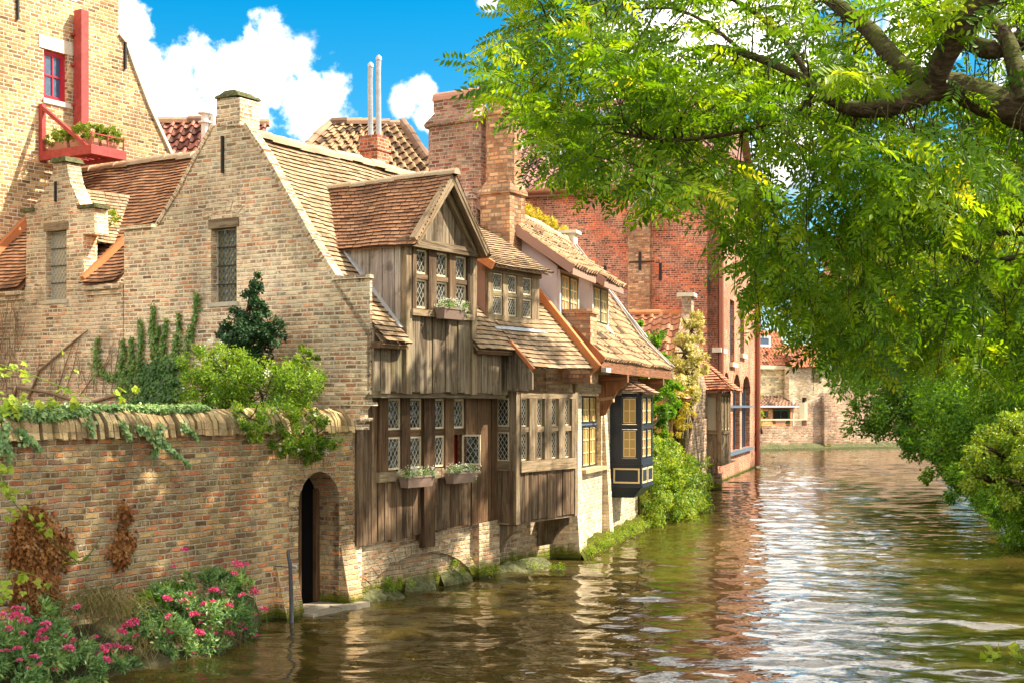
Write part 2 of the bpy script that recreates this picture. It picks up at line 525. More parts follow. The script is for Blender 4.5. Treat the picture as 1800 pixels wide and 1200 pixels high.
def wall_leaves(m, F, strands, n, L=.08, W=.07, v=.03, mat=0, width=.07, rnd=(0, 1)):
    """Ivy: leaves hanging along strands drawn on a wall plane ((u,z) polylines)."""
    for st in strands:
        pts = [np.array(p) for p in st]; seg = [np.linalg.norm(b - a) for a, b in zip(pts[:-1], pts[1:])]; tot = sum(seg)
        k = int(n * tot)
        t = RNG.uniform(0, tot, k); uz = []
        for x in t:
            for a, b, s_ in zip(pts[:-1], pts[1:], seg):
                if x <= s_: break
                x -= s_
            uz.append(a + (b - a) * min(1, x / s_))
        uz = np.array(uz) + RNG.normal(0, width, (k, 2)) * (1.25 - t / tot)[:, None]
        P = np.array([tuple(F.W(a, v + random.uniform(0, .06), b)) for a, b in uz])
        nor = np.array([F.n.x, F.n.y, 0]); d = np.array([F.d.x, F.d.y, 0])
        D = np.array([[0, 0, -.8]]) + RNG.normal(0, .5, (k, 1)) * d + nor * RNG.uniform(.0, .5, (k, 1))
        N = nor[None] + RNG.normal(0, .35, (k, 3)) + np.array([[0, 0, .5]])
        s = RNG.uniform(.6, 1.2, k)
        leaf_arr(m, P, D, N, L * s, W * s, RNG.uniform(rnd[0], rnd[1], k), mat, .1)


def creeper(m, F, poly, n, L=.09, W=.08, v0=.0, depth=.25, mat=0, rnd=(0, 1), clump=.25):
    """A mat of leaves in front of a wall plane, inside a (u,z) outline."""
    poly = np.array(poly); lo, hi = poly.min(0), poly.max(0)
    k = max(6, int((hi - lo).prod() / clump ** 2)); c = RNG.uniform(lo, hi, (k, 2)); c = c[inside(poly, c[:, 0], c[:, 1])]; cv = RNG.uniform(.2, 1, len(c)); cr = RNG.uniform(-.2, .2, len(c))
    j = RNG.integers(0, len(c), n); uz = c[j] + RNG.normal(0, clump * .45, (n, 2)); h = cv[j] * depth * np.exp(-((uz - c[j]) ** 2).sum(1) / (clump ** 2) * .8) * RNG.uniform(.6, 1.05, n)
    nor = np.array([F.n.x, F.n.y, 0]); d = np.array([F.d.x, F.d.y, 0])
    P = np.array([F.P.x, F.P.y, 0])[None] + d[None] * uz[:, :1] + nor[None] * (v0 + h[:, None]) + np.array([[0, 0, 1.0]]) * uz[:, 1:]
    D = np.array([[0, 0, -.7]]) + RNG.normal(0, .55, (n, 1)) * d + nor * RNG.uniform(0, .6, (n, 1))
    N = nor[None] * .8 + RNG.normal(0, .4, (n, 3)) + np.array([[0, 0, .6]])
    s = RNG.uniform(.6, 1.25, n)
    leaf_arr(m, P, D, N, L * s, W * s, np.clip(RNG.uniform(rnd[0], rnd[1], n) + cr[j], 0, 1), mat, .12)


def pinnate(m, O, D, N, L, pairs=6, ll=.075, lw=.028, mat=0, rnd=(0, 1), lrnd=None):
    """Feather-shaped leaves: leaflets in pairs along a drooping stalk."""
    n = len(O); D = unit(D); S = unit(np.cross(D, N)); U = np.cross(S, D)
    L = np.broadcast_to(np.asarray(L, float), (n,))[:, None]
    base = RNG.uniform(rnd[0], rnd[1], n) if lrnd is None else lrnd
    P_, D_, N_, l_, w_, r_ = [], [], [], [], [], []
    sc_ = L[:, 0] / .27
    for k in range(pairs + 1):
        s = (k + .9) / (pairs + .9)
        p = O + D * L * s - np.array([[0, 0, 1]]) * L * .22 * s * s
        t = unit(D - np.array([[0, 0, 1]]) * .44 * s)
        for sg in ((1, -1) if k < pairs else (0,)):
            dd = unit(t * (.55 if sg else 1) + S * sg * .85 - np.array([[0, 0, .22]]) + RNG.normal(0, .1, (n, 3)))
            P_.append(p); D_.append(dd); N_.append(U + RNG.normal(0, .2, (n, 3)))
            f = (1 - 1.1 * (s - .55) ** 2) * RNG.uniform(.85, 1.1, n) * sc_
            l_.append(ll * f); w_.append(lw * f); r_.append(np.clip(base + RNG.normal(0, .05, n), 0, 1))
    leaf_arr(m, np.concatenate(P_), np.concatenate(D_), np.concatenate(N_), np.concatenate(l_), np.concatenate(w_), np.concatenate(r_), mat, .12)
# ------------------------------------------------------------------ materials
M = {}


class NT:
    def __init__(s, name):
        s.m = bpy.data.materials.new(name); s.m.use_nodes = True; s.nt = s.m.node_tree; s.nt.nodes.clear()
        s.out = s.nt.nodes.new('ShaderNodeOutputMaterial')

    def n(s, typ, _set=None, **k):
        nd = s.nt.nodes.new('ShaderNode' + typ)
        for a, b in (_set or {}).items(): setattr(nd, a, b)
        for a, b in k.items():
            key = int(a[1:]) if a[0] == '_' and a[1:].isdigit() else a.replace('_', ' ')
            s.put(nd.inputs[key], b)
        return nd

    def put(s, sock, b):
        if hasattr(b, 'is_linked') or hasattr(b, 'links'): s.nt.links.new(b, sock)
        elif isinstance(b, (tuple, list)) and len(b) == 3 and sock.type == 'RGBA': sock.default_value = (*b, 1)
        else: sock.default_value = b

    def math(s, op, a, b=0.0, clamp=False): return s.n('Math', {'operation': op, 'use_clamp': clamp}, _0=a, _1=b).outputs[0]

    def mix(s, f, a, b, mode='MIX'):
        nd = s.n('Mix', {'data_type': 'RGBA', 'blend_type': mode})
        s.put(nd.inputs[0], f); s.put(nd.inputs[6], a); s.put(nd.inputs[7], b)
        return nd.outputs[2]

    def ramp(s, f, stops, mode='LINEAR'):
        nd = s.n('ValToRGB'); cr = nd.color_ramp; cr.interpolation = mode
        while len(cr.elements) < len(stops): cr.elements.new(.5)
        for e, (p, c) in zip(cr.elements, stops):
            e.position = p; e.color = (*c, 1) if len(c) == 3 else c
        s.put(nd.inputs[0], f)
        return nd.outputs[0]

    def noise(s, vec, scale, detail=4, rough=.55, dist=0.0):
        return s.n('TexNoise', Vector=vec, Scale=scale, Detail=detail, Roughness=rough, Distortion=dist)

    def map(s, v, a, b, c=0.0, d=1.0): return s.n('MapRange', {'interpolation_type': 'SMOOTHSTEP'}, _0=v, _1=a, _2=b, _3=c, _4=d).outputs[0]

    def uv(s): return s.n('TexCoord').outputs['UV']

    def pos(s): return s.n('NewGeometry').outputs['Position']

    def rnd(s): return s.n('Attribute', {'attribute_name': 'rnd'}).outputs['Fac']

    def bump(s, h, dist=.01, strength=1.0): return s.n('Bump', Height=h, Distance=dist, Strength=strength).outputs[0]

    def bsdf(s, col, rough=.8, normal=None, spec=.3, **k):
        b = s.n('BsdfPrincipled', Base_Color=col, Roughness=rough, **k)
        b.inputs['Specular IOR Level'].default_value = spec
        if normal is not None: s.put(b.inputs['Normal'], normal)
        s.nt.links.new(b.outputs[0], s.out.inputs['Surface'])
        return s.m


def spread(cols): return [(i / (len(cols) - 1), c) for i, c in enumerate(cols)]


def brick(name, cols, mortar, bw=.23, bh=.078, ms=.012, wash=0.3, washc=(.6, .52, .42), moss=0.0, wob=.012, smear=.9, bumpd=.012, dark=0.35, offset=.5, dirt=(.12, .10, .08), sq=.62, sqf=3):
    t = NT(name); uv = t.uv(); P = t.pos()
    wn = t.noise(uv, 3.5, 3).outputs['Color']; wn2 = t.noise(uv, 16, 2).outputs['Color']
    w = t.n('VectorMath', {'operation': 'MULTIPLY_ADD'}, _0=wn, _1=(wob, wob, 0), _2=uv).outputs[0]
    w = t.n('VectorMath', {'operation': 'MULTIPLY_ADD'}, _0=wn2, _1=(wob * .9, wob * .9, 0), _2=w).outputs[0]
    b = t.n('TexBrick', {'offset': offset, 'squash': sq, 'squash_frequency': sqf}, Vector=w, Color1=(0, 0, 0), Color2=(1, 1, 1), Mortar=(.5, .5, .5), Scale=1.0, Mortar_Size=ms, Mortar_Smooth=.55, Bias=0.0, Brick_Width=bw, Row_Height=bh)
    fac = b.outputs['Fac']
    # a second, slower brick hash so neighbours differ in more than one tone
    b2 = t.n('TexBrick', {'offset': offset, 'squash': sq, 'squash_frequency': sqf}, Vector=t.n('VectorMath', {'operation': 'ADD'}, _0=w, _1=(bw * 40, bh * 60, 0)).outputs[0], Color1=(0, 0, 0), Color2=(1, 1, 1), Mortar=(.5, .5, .5), Scale=1.0, Mortar_Size=ms, Mortar_Smooth=.55, Bias=0.0, Brick_Width=bw, Row_Height=bh)
    c = t.ramp(b.outputs['Color'], spread(cols))
    fine = t.noise(uv, 60, 4, .7).outputs['Fac']; mid = t.noise(uv, 9, 5, .65).outputs['Fac']; big = t.noise(P, .9, 4, .6).outputs['Fac']
    v2 = t.math('MULTIPLY_ADD', b2.outputs['Color'], .9); t.put(v2.node.inputs[2], .55)
    c = t.mix(1.0, c, v2, 'MULTIPLY')
    k = t.math('MULTIPLY_ADD', fine, 1.7); t.put(k.node.inputs[2], .15)
    c = t.mix(1.0, c, k, 'MULTIPLY')
    mo = t.mix(1.0, mortar, t.math('MULTIPLY_ADD', fine, .5), 'MULTIPLY'); 
    kk = t.math('MULTIPLY_ADD', mid, .7); t.put(kk.node.inputs[2], .62)
    mo = t.mix(1.0, mortar, kk, 'MULTIPLY')
    mfac = t.map(t.math('ADD', fac, t.math('MULTIPLY', t.math('SUBTRACT', mid, .5), smear)), .12, .75)
    c = t.mix(mfac, c, mo)
    if wash:
        wf = t.math('MULTIPLY', t.map(t.math('ADD', mid, t.math('MULTIPLY', big, .8)), .86, 1.15), wash, True)
        c = t.mix(wf, c, washc)
    if dark:
        n3 = t.noise(P, 1.7, 6, .7).outputs['Fac']
        c = t.mix(t.math('MULTIPLY', t.map(n3, .52, .72), dark), c, dirt)
    bg_ = t.math('MULTIPLY_ADD', t.map(t.noise(P, .55, 4, .6).outputs['Fac'], .32, .68), .62); t.put(bg_.node.inputs[2], .74)
    c = t.mix(1.0, c, bg_, 'MULTIPLY')
    rough = .9
    if moss:
        z = t.n('SeparateXYZ', _0=P).outputs['Z']
        zz = t.math('SUBTRACT', t.math('MULTIPLY', t.noise(P, 5, 5, .7).outputs['Fac'], 1.1), t.math('MULTIPLY', z, 1 / moss))
        c = t.mix(t.map(zz, -.15, .3), c, t.ramp(fine, [(.3, (.035, .045, .008)), (.6, (.19, .20, .015))]))
        c = t.mix(t.map(z, .0, .16, 1, 0), c, (.02, .025, .012))
    h = t.math('ADD', t.math('MULTIPLY', fac, -1.0), t.math('ADD', t.math('MULTIPLY', fine, .5), t.math('MULTIPLY', mid, .9)))
    h = t.math('ADD', h, t.math('MULTIPLY', b2.outputs['Color'], .35))
    M[name] = t.bsdf(c, rough, t.bump(h, bumpd), .15)


brick('brick_gable', [(.28, .17, .10), (.52, .34, .19), (.66, .46, .25), (.60, .25, .12), (.70, .54, .30), (.46, .36, .23), (.74, .56, .32), (.36, .26, .17), (.68, .29, .13), (.70, .57, .38)], (.82, .66, .45), .21, .067, .017, .72, (.84, .67, .46), 0, .024, smear=1.7, bumpd=.024, dark=.62, dirt=(.20, .15, .10))
brick('brick_garden', [(.20, .11, .06), (.42, .25, .10), (.52, .33, .12), (.56, .19, .07), (.32, .23, .12), (.56, .39, .17), (.46, .14, .06), (.28, .20, .12), (.50, .34, .15), (.62, .25, .09)], (.50, .39, .25), .21, .073, .015, .45, (.60, .45, .27), .42, .032, smear=1.3, bumpd=.03, dark=.6, dirt=(.09, .075, .055))
brick('brick_coping', [(.26, .18, .08), (.42, .30, .14), (.50, .35, .17), (.34, .21, .10), (.54, .41, .22)], (.46, .36, .20), .3, .3, .004, .6, (.46, .40, .24), 0, .02, smear=1.4, bumpd=.025, dark=.6, dirt=(.13, .12, .05))
brick('brick_base', [(.30, .20, .12), (.42, .29, .15), (.46, .22, .10), (.40, .30, .18), (.5, .38, .22)], (.48, .38, .26), .22, .073, .016, .6, (.58, .46, .30), .55, .03, smear=1.5, bumpd=.03, dark=.5)
brick('brick_tower', [(.20, .11, .06), (.44, .26, .09), (.54, .34, .13), (.48, .26, .10), (.38, .17, .075), (.58, .38, .15), (.26, .14, .08), (.48, .31, .12), (.54, .29, .11)], (.72, .58, .40), .2, .074, .014, .12, (.76, .62, .42), 0, .018, smear=.8, bumpd=.02, dark=.25)
brick('brick_red', [(.50, .11, .045), (.62, .16, .06), (.42, .095, .05), (.58, .13, .055), (.14, .05, .035), (.64, .19, .075), (.52, .13, .06)], (.58, .42, .30), .2, .08, .013, .10, (.5, .28, .18), 0, .006, smear=.4, bumpd=.012, dark=.2)
brick('brick_facade', [(.44, .16, .08), (.52, .21, .11), (.38, .13, .07), (.5, .22, .12), (.34, .13, .09)], (.50, .36, .26), .2, .075, .010, .1, (.5, .3, .2), .3, .006, smear=.4, bumpd=.01, dark=.2)
brick('brick_orange', [(.42, .19, .09), (.50, .25, .12), (.54, .32, .17), (.36, .14, .07), (.50, .33, .19)], (.36, .24, .15), .22, .078, .012, .2, (.6, .42, .25), 0, .012, smear=.5, bumpd=.016, dark=.3)
brick('brick_chimney', [(.26, .09, .06), (.46, .18, .10), (.46, .25, .15), (.34, .07, .045), (.54, .34, .21), (.22, .13, .10), (.48, .2, .11)], (.55, .44, .33), .2, .07, .013, .45, (.60, .44, .31), 0, .018, smear=1.2, bumpd=.02, dark=.4)
brick('brick_cream', [(.58, .44, .27), (.66, .52, .33), (.62, .45, .28), (.70, .56, .38), (.54, .36, .22)], (.68, .57, .40), .21, .068, .012, .5, (.72, .60, .42), .55, .016, smear=1.3, bumpd=.016, dark=.25)
brick('brick_far', [(.40, .2, .11), (.50, .32, .18), (.42, .16, .09), (.55, .40, .25), (.3, .18, .12), (.5, .28, .16)], (.52, .42, .30), .3, .11, .02, .5, (.58, .46, .32), .7, .03, smear=1.4, bumpd=.03, dark=.5)
brick('brick_ochre', [(.50, .36, .20), (.58, .44, .25), (.46, .30, .17), (.62, .48, .3)], (.6, .5, .36), .26, .09, .014, .35, (.62, .5, .33), 0, .01, smear=1, bumpd=.01, dark=.3)
brick('brick_creamy', [(.80, .66, .38), (.84, .70, .42)], (.76, .62, .36), .35, .12, .008, .0, (.70, .58, .36), 0, .005, smear=.3, bumpd=.006, dark=0)
brick('brick_coral', [(.80, .34, .11), (.86, .40, .14), (.78, .32, .10)], (.80, .46, .22), .2, .07, .01, .1, (.7, .4, .2), 0, .005, smear=.3, bumpd=.008, dark=.1)


def tile_mat(name, cols, lich=0.3, lichc=(.40, .34, .18), dark=.3, rough=.85):
    t = NT(name); P = t.pos(); r = t.rnd()
    fine = t.noise(P, 45, 4, .7).outputs['Fac']; mid = t.noise(P, 4.5, 6, .7).outputs['Fac']; big = t.noise(P, 1.1, 4).outputs['Fac']
    c = t.ramp(r, spread(cols))
    k = t.math('MULTIPLY_ADD', fine, .9); t.put(k.node.inputs[2], .55)
    c = t.mix(1.0, c, k, 'MULTIPLY')
    c = t.mix(t.math('MULTIPLY', t.map(mid, .5, .72), lich), c, lichc)
    c = t.mix(t.math('MULTIPLY', t.map(t.math('ADD', big, t.math('MULTIPLY', fine, .3)), .62, .85), dark), c, (.07, .05, .035))
    M[name] = t.bsdf(c, rough, t.bump(fine, .006), .2)


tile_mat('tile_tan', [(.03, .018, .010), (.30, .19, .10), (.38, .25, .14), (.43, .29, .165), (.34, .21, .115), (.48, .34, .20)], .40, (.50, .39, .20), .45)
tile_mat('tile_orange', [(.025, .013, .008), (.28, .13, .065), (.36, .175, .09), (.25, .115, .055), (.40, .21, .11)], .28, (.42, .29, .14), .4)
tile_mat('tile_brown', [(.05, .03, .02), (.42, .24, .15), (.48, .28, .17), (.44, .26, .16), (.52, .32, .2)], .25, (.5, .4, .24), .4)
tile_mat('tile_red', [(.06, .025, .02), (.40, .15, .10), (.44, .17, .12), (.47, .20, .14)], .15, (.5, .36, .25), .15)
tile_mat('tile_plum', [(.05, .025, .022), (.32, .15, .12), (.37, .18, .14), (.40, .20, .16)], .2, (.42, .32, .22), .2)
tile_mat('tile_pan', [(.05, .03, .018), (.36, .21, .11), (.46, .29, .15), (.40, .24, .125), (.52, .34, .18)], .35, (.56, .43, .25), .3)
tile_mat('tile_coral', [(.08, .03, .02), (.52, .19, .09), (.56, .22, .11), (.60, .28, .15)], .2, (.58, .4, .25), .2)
tile_mat('clay', [(.52, .17, .06), (.60, .22, .08), (.56, .19, .07)], .2, (.5, .34, .2), .2)
tile_mat('mortar_ridge', [(.42, .33, .22), (.50, .38, .25), (.46, .32, .19)], .45, (.58, .46, .26), .35)


def wood(name, cols, grey=.35, greyc=(.42, .36, .27), green=0.2, rough=.85, sheen=0):
    t = NT(name); uv = t.uv(); r = t.rnd(); P = t.pos()
    sh = t.n('CombineXYZ', X=t.math('MULTIPLY', r, 37.0), Y=t.math('MULTIPLY', r, 91.0)).outputs[0]
    v = t.n('VectorMath', {'operation': 'MULTIPLY_ADD'}, _0=uv, _1=(38, 1.6, 1), _2=sh).outputs[0]
    g = t.noise(v, 1.0, 6, .62, .6).outputs['Fac']
    v2 = t.n('VectorMath', {'operation': 'MULTIPLY_ADD'}, _0=uv, _1=(9, .9, 1), _2=sh).outputs[0]
    g2 = t.noise(v2, 1.0, 4, .6, .8).outputs['Fac']
    c = t.ramp(r, spread(cols))
    k = t.math('MULTIPLY_ADD', g, 3.0); t.put(k.node.inputs[2], -.5)
    k = t.math('MAXIMUM', k, .12)
    c = t.mix(1.0, c, k, 'MULTIPLY')
    c = t.mix(t.math('MULTIPLY', t.map(t.math('ADD', g2, t.math('MULTIPLY', g, .35)), .60, .85), grey), c, greyc)
    c = t.mix(t.math('MULTIPLY', t.map(t.noise(P, 2.6, 6, .75).outputs['Fac'], .5, .66), .55), c, (.05, .034, .02))
    c = t.mix(t.math('MULTIPLY', t.map(t.noise(P, 1.6, 5, .7).outputs['Fac'], .5, .7), green), c, (.20, .19, .07))
    c = t.mix(t.map(g, .36, .26), c, (.03, .022, .015))
    M[name] = t.bsdf(c, rough, t.bump(t.math('ADD', g, g2), .009), .2)


wood('wood_board', [(.055, .036, .02), (.125, .083, .048), (.19, .132, .08), (.09, .06, .034), (.24, .175, .11), (.145, .10, .058)], .5, (.36, .30, .215), .35)
wood('wood_lower', [(.05, .028, .014), (.115, .065, .033), (.17, .10, .053), (.085, .048, .025), (.155, .09, .046)], .4, (.34, .245, .15), .05)
wood('wood_dark', [(.05, .024, .011), (.10, .05, .022), (.14, .073, .034), (.075, .037, .017)], .22, (.26, .17, .09), .05)
wood('wood_grey', [(.28, .23, .18), (.42, .35, .27), (.36, .29, .24), (.48, .41, .33)], .4, (.20, .17, .18), .15)
wood('wood_beam', [(.12, .078, .042), (.22, .15, .085), (.28, .195, .11)], .45, (.40, .32, .21), .25)
wood('wood_brown', [(.20, .085, .04), (.28, .12, .055)], .1, (.3, .2, .12), 0)
wood('wood_bay', [(.16, .10, .055), (.24, .16, .09), (.20, .13, .07)], .3, (.32, .26, .18), .15)


def plain(name, col, rough=.6, var=.15, scale=12, spec=.35, metal=0.0, bump=.003):
    t = NT(name); P = t.pos()
    n = t.noise(P, scale, 5, .65).outputs['Fac']
    k = t.math('MULTIPLY_ADD', n, var * 2.4); t.put(k.node.inputs[2], 1 - var * 1.2)
    c = t.mix(1.0, col, k, 'MULTIPLY')
    M[name] = t.bsdf(c, rough, t.bump(n, bump), spec, Metallic=metal)


plain('cream_paint', (.72, .60, .38), .5)
plain('cream_trim', (.80, .62, .30), .5)
plain('frame_cream', (.64, .52, .34), .6, .3, 30)
plain('lead', (.46, .42, .33), .5, .3, 30)
plain('lead_dark', (.16, .16, .15), .45, .3, 30)
plain('zinc', (.50, .50, .50), .45, .25, 9)
plain('red_paint', (.38, .055, .045), .55, .6, 8)
plain('red_frame', (.48, .02, .04), .4, .15)
plain('navy', (.016, .024, .04), .32, .3, 14)
plain('slate_blue', (.10, .14, .19), .5, .2)
plain('render_lilac', (.56, .46, .43), .8, .12, 5)
plain('render_brown', (.36, .20, .14), .8, .15, 6)
plain('render_cream', (.66, .56, .38), .85, .12, 5)
plain('ochre', (.62, .34, .08), .8, .15, 5)
plain('stone', (.52, .45, .33), .85, .35, 9, .2, 0, .012)
plain('stone_dark', (.30, .25, .18), .85, .45, 12, .2, 0, .012)
plain('limestone', (.68, .60, .45), .85, .25, 8, .2, 0, .008)
plain('iron', (.025, .02, .018), .6, .4, 20)
plain('iron_grey', (.07, .07, .075), .5, .5, 20)
plain('steel', (.44, .42, .40), .4, .35, 8, .5, .6)
plain('copper_gutter', (.34, .12, .07), .45, .25, 10, .4, .3)
plain('white_paint', (.78, .76, .70), .5, .08)
plain('green_paint', (.04, .13, .06), .4, .15)
plain('brown_plastic', (.24, .16, .12), .55, .2, 18)
plain('terracotta', (.50, .24, .15), .7, .2, 12)
plain('soil', (.08, .055, .035), .95, .5, 14, .1, 0, .03)
plain('dark_room', (.012, .010, .009), .9, .2)  # near-black colour stands in for the shade inside the door passage
plain('dark_door', (.05, .045, .035), .6, .4, 9)
plain('solar', (.06, .08, .13), .25, .2)
plain('pink', (.72, .08, .20), .7, .35, 60)
plain('white_petal', (.80, .78, .66), .7, .15, 60)
plain('curtain', (.70, .55, .30), .9, .25, 7)
plain('pale_curtain', (.66, .56, .42), .9, .3, 5)
plain('mossy', (.085, .09, .012), .95, .8, 22, .1, 0, .05)
plain('mossy_stone', (.115, .115, .05), .9, 1.2, 13, .15, 0, .05)
plain('drab_wood', (.42, .30, .17), .85, .3, 14)
plain('bark_vine', (.26, .17, .10), .9, .4, 25, .1, 0, .01)


def glass(name, col, rough=.04, wave=.07, spec=.9):
    t = NT(name); P = t.pos()
    n = t.noise(P, 7.0, 2).outputs['Fac']
    M[name] = t.bsdf(col, rough, t.bump(n, wave), spec * .75, IOR=1.5)


glass('glass', (.022, .018, .012))
glass('glass_sky', (.05, .09, .15), .03, .004, 1.0)
glass('glass_dark', (.012, .014, .016), .05, .01, .7)
glass('glass_curtain', (.50, .34, .13), .08, .01, .35)
glass('glass_pale', (.40, .33, .22), .08, .01, .5)
glass('glass_red', (.12, .008, .006), .15, .01, .3)


def bottle_glass():
    t = NT('glass_bottle'); uv = t.uv()
    v = t.n('TexVoronoi', {'feature': 'F1'}, Vector=uv, Scale=8.5, Randomness=.12)
    c = t.ramp(v.outputs['Distance'], [(0, (.22, .12, .03)), (.22, (.20, .13, .035)), (.3, (.07, .07, .025)), (.42, (.16, .15, .06)), (.6, (.05, .06, .03))])
    M['glass_bottle'] = t.bsdf(c, .15, t.bump(v.outputs['Distance'], .02), .7)


bottle_glass()


def leaf(name, cols, trans=.45, tint=(1.35, 1.25, .35), gloss=.25, rough=.35):
    t = NT(name); r = t.rnd()
    c = t.ramp(r, spread(cols))
    d = t.n('BsdfPrincipled', Base_Color=c, Roughness=rough); d.inputs['Specular IOR Level'].default_value = gloss
    tr = t.n('BsdfTranslucent', Color=t.mix(1.0, c, tint, 'MULTIPLY'))
    mx = t.n('MixShader', _0=trans, _1=d.outputs[0], _2=tr.outputs[0])
    t.nt.links.new(mx.outputs[0], t.out.inputs['Surface'])
    M[name] = t.m


leaf('leaf_tree', [(.03, .085, .007), (.065, .16, .010), (.115, .24, .014), (.19, .33, .018), (.31, .43, .025), (.50, .48, .03)], .58, (1.85, 1.5, .28))
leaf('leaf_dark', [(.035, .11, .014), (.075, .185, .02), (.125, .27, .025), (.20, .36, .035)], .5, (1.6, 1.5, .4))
leaf('leaf_bush', [(.045, .13, .014), (.095, .22, .02), (.16, .32, .025), (.25, .42, .035)], .5, (1.5, 1.4, .4))
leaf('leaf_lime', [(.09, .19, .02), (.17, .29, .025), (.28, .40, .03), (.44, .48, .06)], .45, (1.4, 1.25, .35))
leaf('leaf_rose', [(.06, .14, .016), (.12, .24, .02), (.21, .35, .025), (.36, .46, .05)], .42, (1.4, 1.25, .35))
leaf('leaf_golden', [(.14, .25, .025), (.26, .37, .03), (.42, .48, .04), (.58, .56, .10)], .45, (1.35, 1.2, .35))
leaf('leaf_yellow', [(.30, .28, .02), (.50, .42, .03), (.66, .54, .05), (.74, .62, .12)], .35, (1.2, 1.1, .4))
leaf('leaf_pale', [(.38, .36, .06), (.56, .50, .12), (.70, .62, .24), (.82, .75, .45)], .35, (1.1, 1.05, .6))
leaf('leaf_ivy', [(.03, .09, .018), (.07, .17, .03), (.13, .25, .045), (.22, .34, .06)], .25, (1.4, 1.3, .5), .4, .3)
leaf('leaf_ivy_grey', [(.07, .16, .045), (.14, .26, .075), (.24, .36, .12), (.36, .46, .17)], .25, (1.2, 1.2, .6), .35, .35)
leaf('leaf_holly', [(.014, .045, .014), (.03, .08, .024), (.055, .125, .035)], .15, (1.3, 1.3, .5), .3, .5)
leaf('leaf_dead', [(.13, .045, .012), (.26, .10, .025), (.38, .17, .05), (.46, .24, .09)], .3, (1.2, 1, .6), .15, .6)
leaf('leaf_valerian', [(.06, .14, .045), (.13, .25, .08), (.21, .34, .11), (.30, .40, .13)], .3, (1.4, 1.3, .4))
leaf('leaf_straw', [(.24, .17, .06), (.36, .27, .11), (.26, .28, .07)], .3, (1.2, 1.1, .5), .1)
leaf('leaf_box', [(.10, .17, .02), (.20, .28, .03), (.30, .36, .04)], .35, (1.3, 1.2, .4))
leaf('petal', [(.42, .03, .09), (.74, .08, .22), (.86, .14, .32), (.92, .34, .50)], .3, (1.1, .6, .8), .1, .6)
leaf('petal_white', [(.70, .68, .52), (.82, .80, .70)], .3, (1, 1, .9), .1, .6)
leaf('leaf_float', [(.34, .16, .03), (.50, .30, .06), (.55, .42, .12)], .1, (1, 1, 1), .3, .4)


def bark():
    t = NT('bark'); P = t.pos()
    v = t.n('VectorMath', {'operation': 'MULTIPLY'}, _0=P, _1=(7, 22, 22)).outputs[0]
    n = t.noise(v, 1.0, 6, .7, .5).outputs['Fac']; m = t.noise(P, 3.5, 5, .7).outputs['Fac']
    nz = t.n('SeparateXYZ', _0=t.n('NewGeometry').outputs['Normal']).outputs['Z']
    c = t.ramp(n, [(.32, (.02, .014, .008)), (.5, (.085, .055, .032)), (.7, (.19, .135, .085))])
    mf = t.math('MULTIPLY', t.map(t.math('ADD', m, t.math('MULTIPLY', nz, .22)), .5, .68), .75)
    c = t.mix(mf, c, (.10, .115, .02))
    M['bark'] = t.bsdf(c, .9, t.bump(n, .05), .15)


bark()


def water():
    t = NT('water'); P = t.pos()
    a = t.n('VectorMath', {'operation': 'MULTIPLY'}, _0=P, _1=(.55, 1.25, 1)).outputs[0]
    n1 = t.noise(a, 1.05, 2, .5, .5).outputs['Fac']; n2 = t.noise(a, 3.2, 2, .5, .9).outputs['Fac']; n3 = t.noise(a, 12.0, 2, .5, .3).outputs['Fac']
    h = t.math('ADD', t.math('MULTIPLY', n1, .25), t.math('ADD', t.math('MULTIPLY', n2, .22), t.math('MULTIPLY', n3, .025)))
    c = t.mix(t.map(t.noise(P, .5, 4, .6).outputs['Fac'], .35, .65), (.042, .030, .006), (.072, .051, .011))
    M['water'] = t.bsdf(c, .02, t.bump(h, .06), .8, IOR=1.33)


water()


def ground():
    t = NT('ground'); P = t.pos()
    n = t.noise(P, 2.2, 6, .7).outputs['Fac']
    c = t.ramp(n, [(.3, (.03, .028, .012)), (.5, (.07, .06, .03)), (.7, (.05, .075, .02))])
    M['ground'] = t.bsdf(c, .95, t.bump(n, .08), .1)


ground()
# ------------------------------------------------------------------ ground, water, banks
WAVE = .045
g = MB(); g.poly([(-900, -300, -1.2), (900, -300, -1.2), (900, 1500, -1.2), (-900, 1500, -1.2)])
structure('ground', g, M['ground'])
ys = [8.0]
while ys[-1] < 89: ys.append(ys[-1] * 1.0042 + .004)
ys = np.array([-20.0] + ys); xs = np.concatenate([[-14, -11], np.arange(-8, 17, .085), np.arange(17, 30, .25), [34, 45, 70]])
X_, Y_ = np.meshgrid(xs, ys); Z_ = np.zeros_like(X_)
for i in range(56):              # choppy little waves of many lengths, most of them running along the canal
    lam = .28 * 10 ** (RNG.uniform(0, 1) * .78); th = RNG.normal(math.pi / 2, .62); k_ = 2 * math.pi / lam
    ph = k_ * (X_ * math.cos(th) + Y_ * math.sin(th)) + RNG.uniform(0, 6.28) + .9 * np.sin(X_ * RNG.uniform(.3, .9) + Y_ * RNG.uniform(.2, .7) + RNG.uniform(0, 6))
    gate = np.clip(.6 + .7 * np.sin(X_ * RNG.uniform(.2, .7) + RNG.uniform(0, 6)) * np.sin(Y_ * RNG.uniform(.12, .5) + RNG.uniform(0, 6)), .05, 1.3)
    Z_ += WAVE * lam / (2 * math.pi) * gate * (1 - np.abs(np.sin(ph / 2)) * 1.3) * np.clip(lam / (.012 * Y_), 0, 1)
Z_[:, (xs < -8) | (xs > 30)] = 0; Z_[0] = 0
nx_ = len(xs); ix = (np.arange(len(ys) - 1)[:, None] * nx_ + np.arange(nx_ - 1)[None]).ravel()
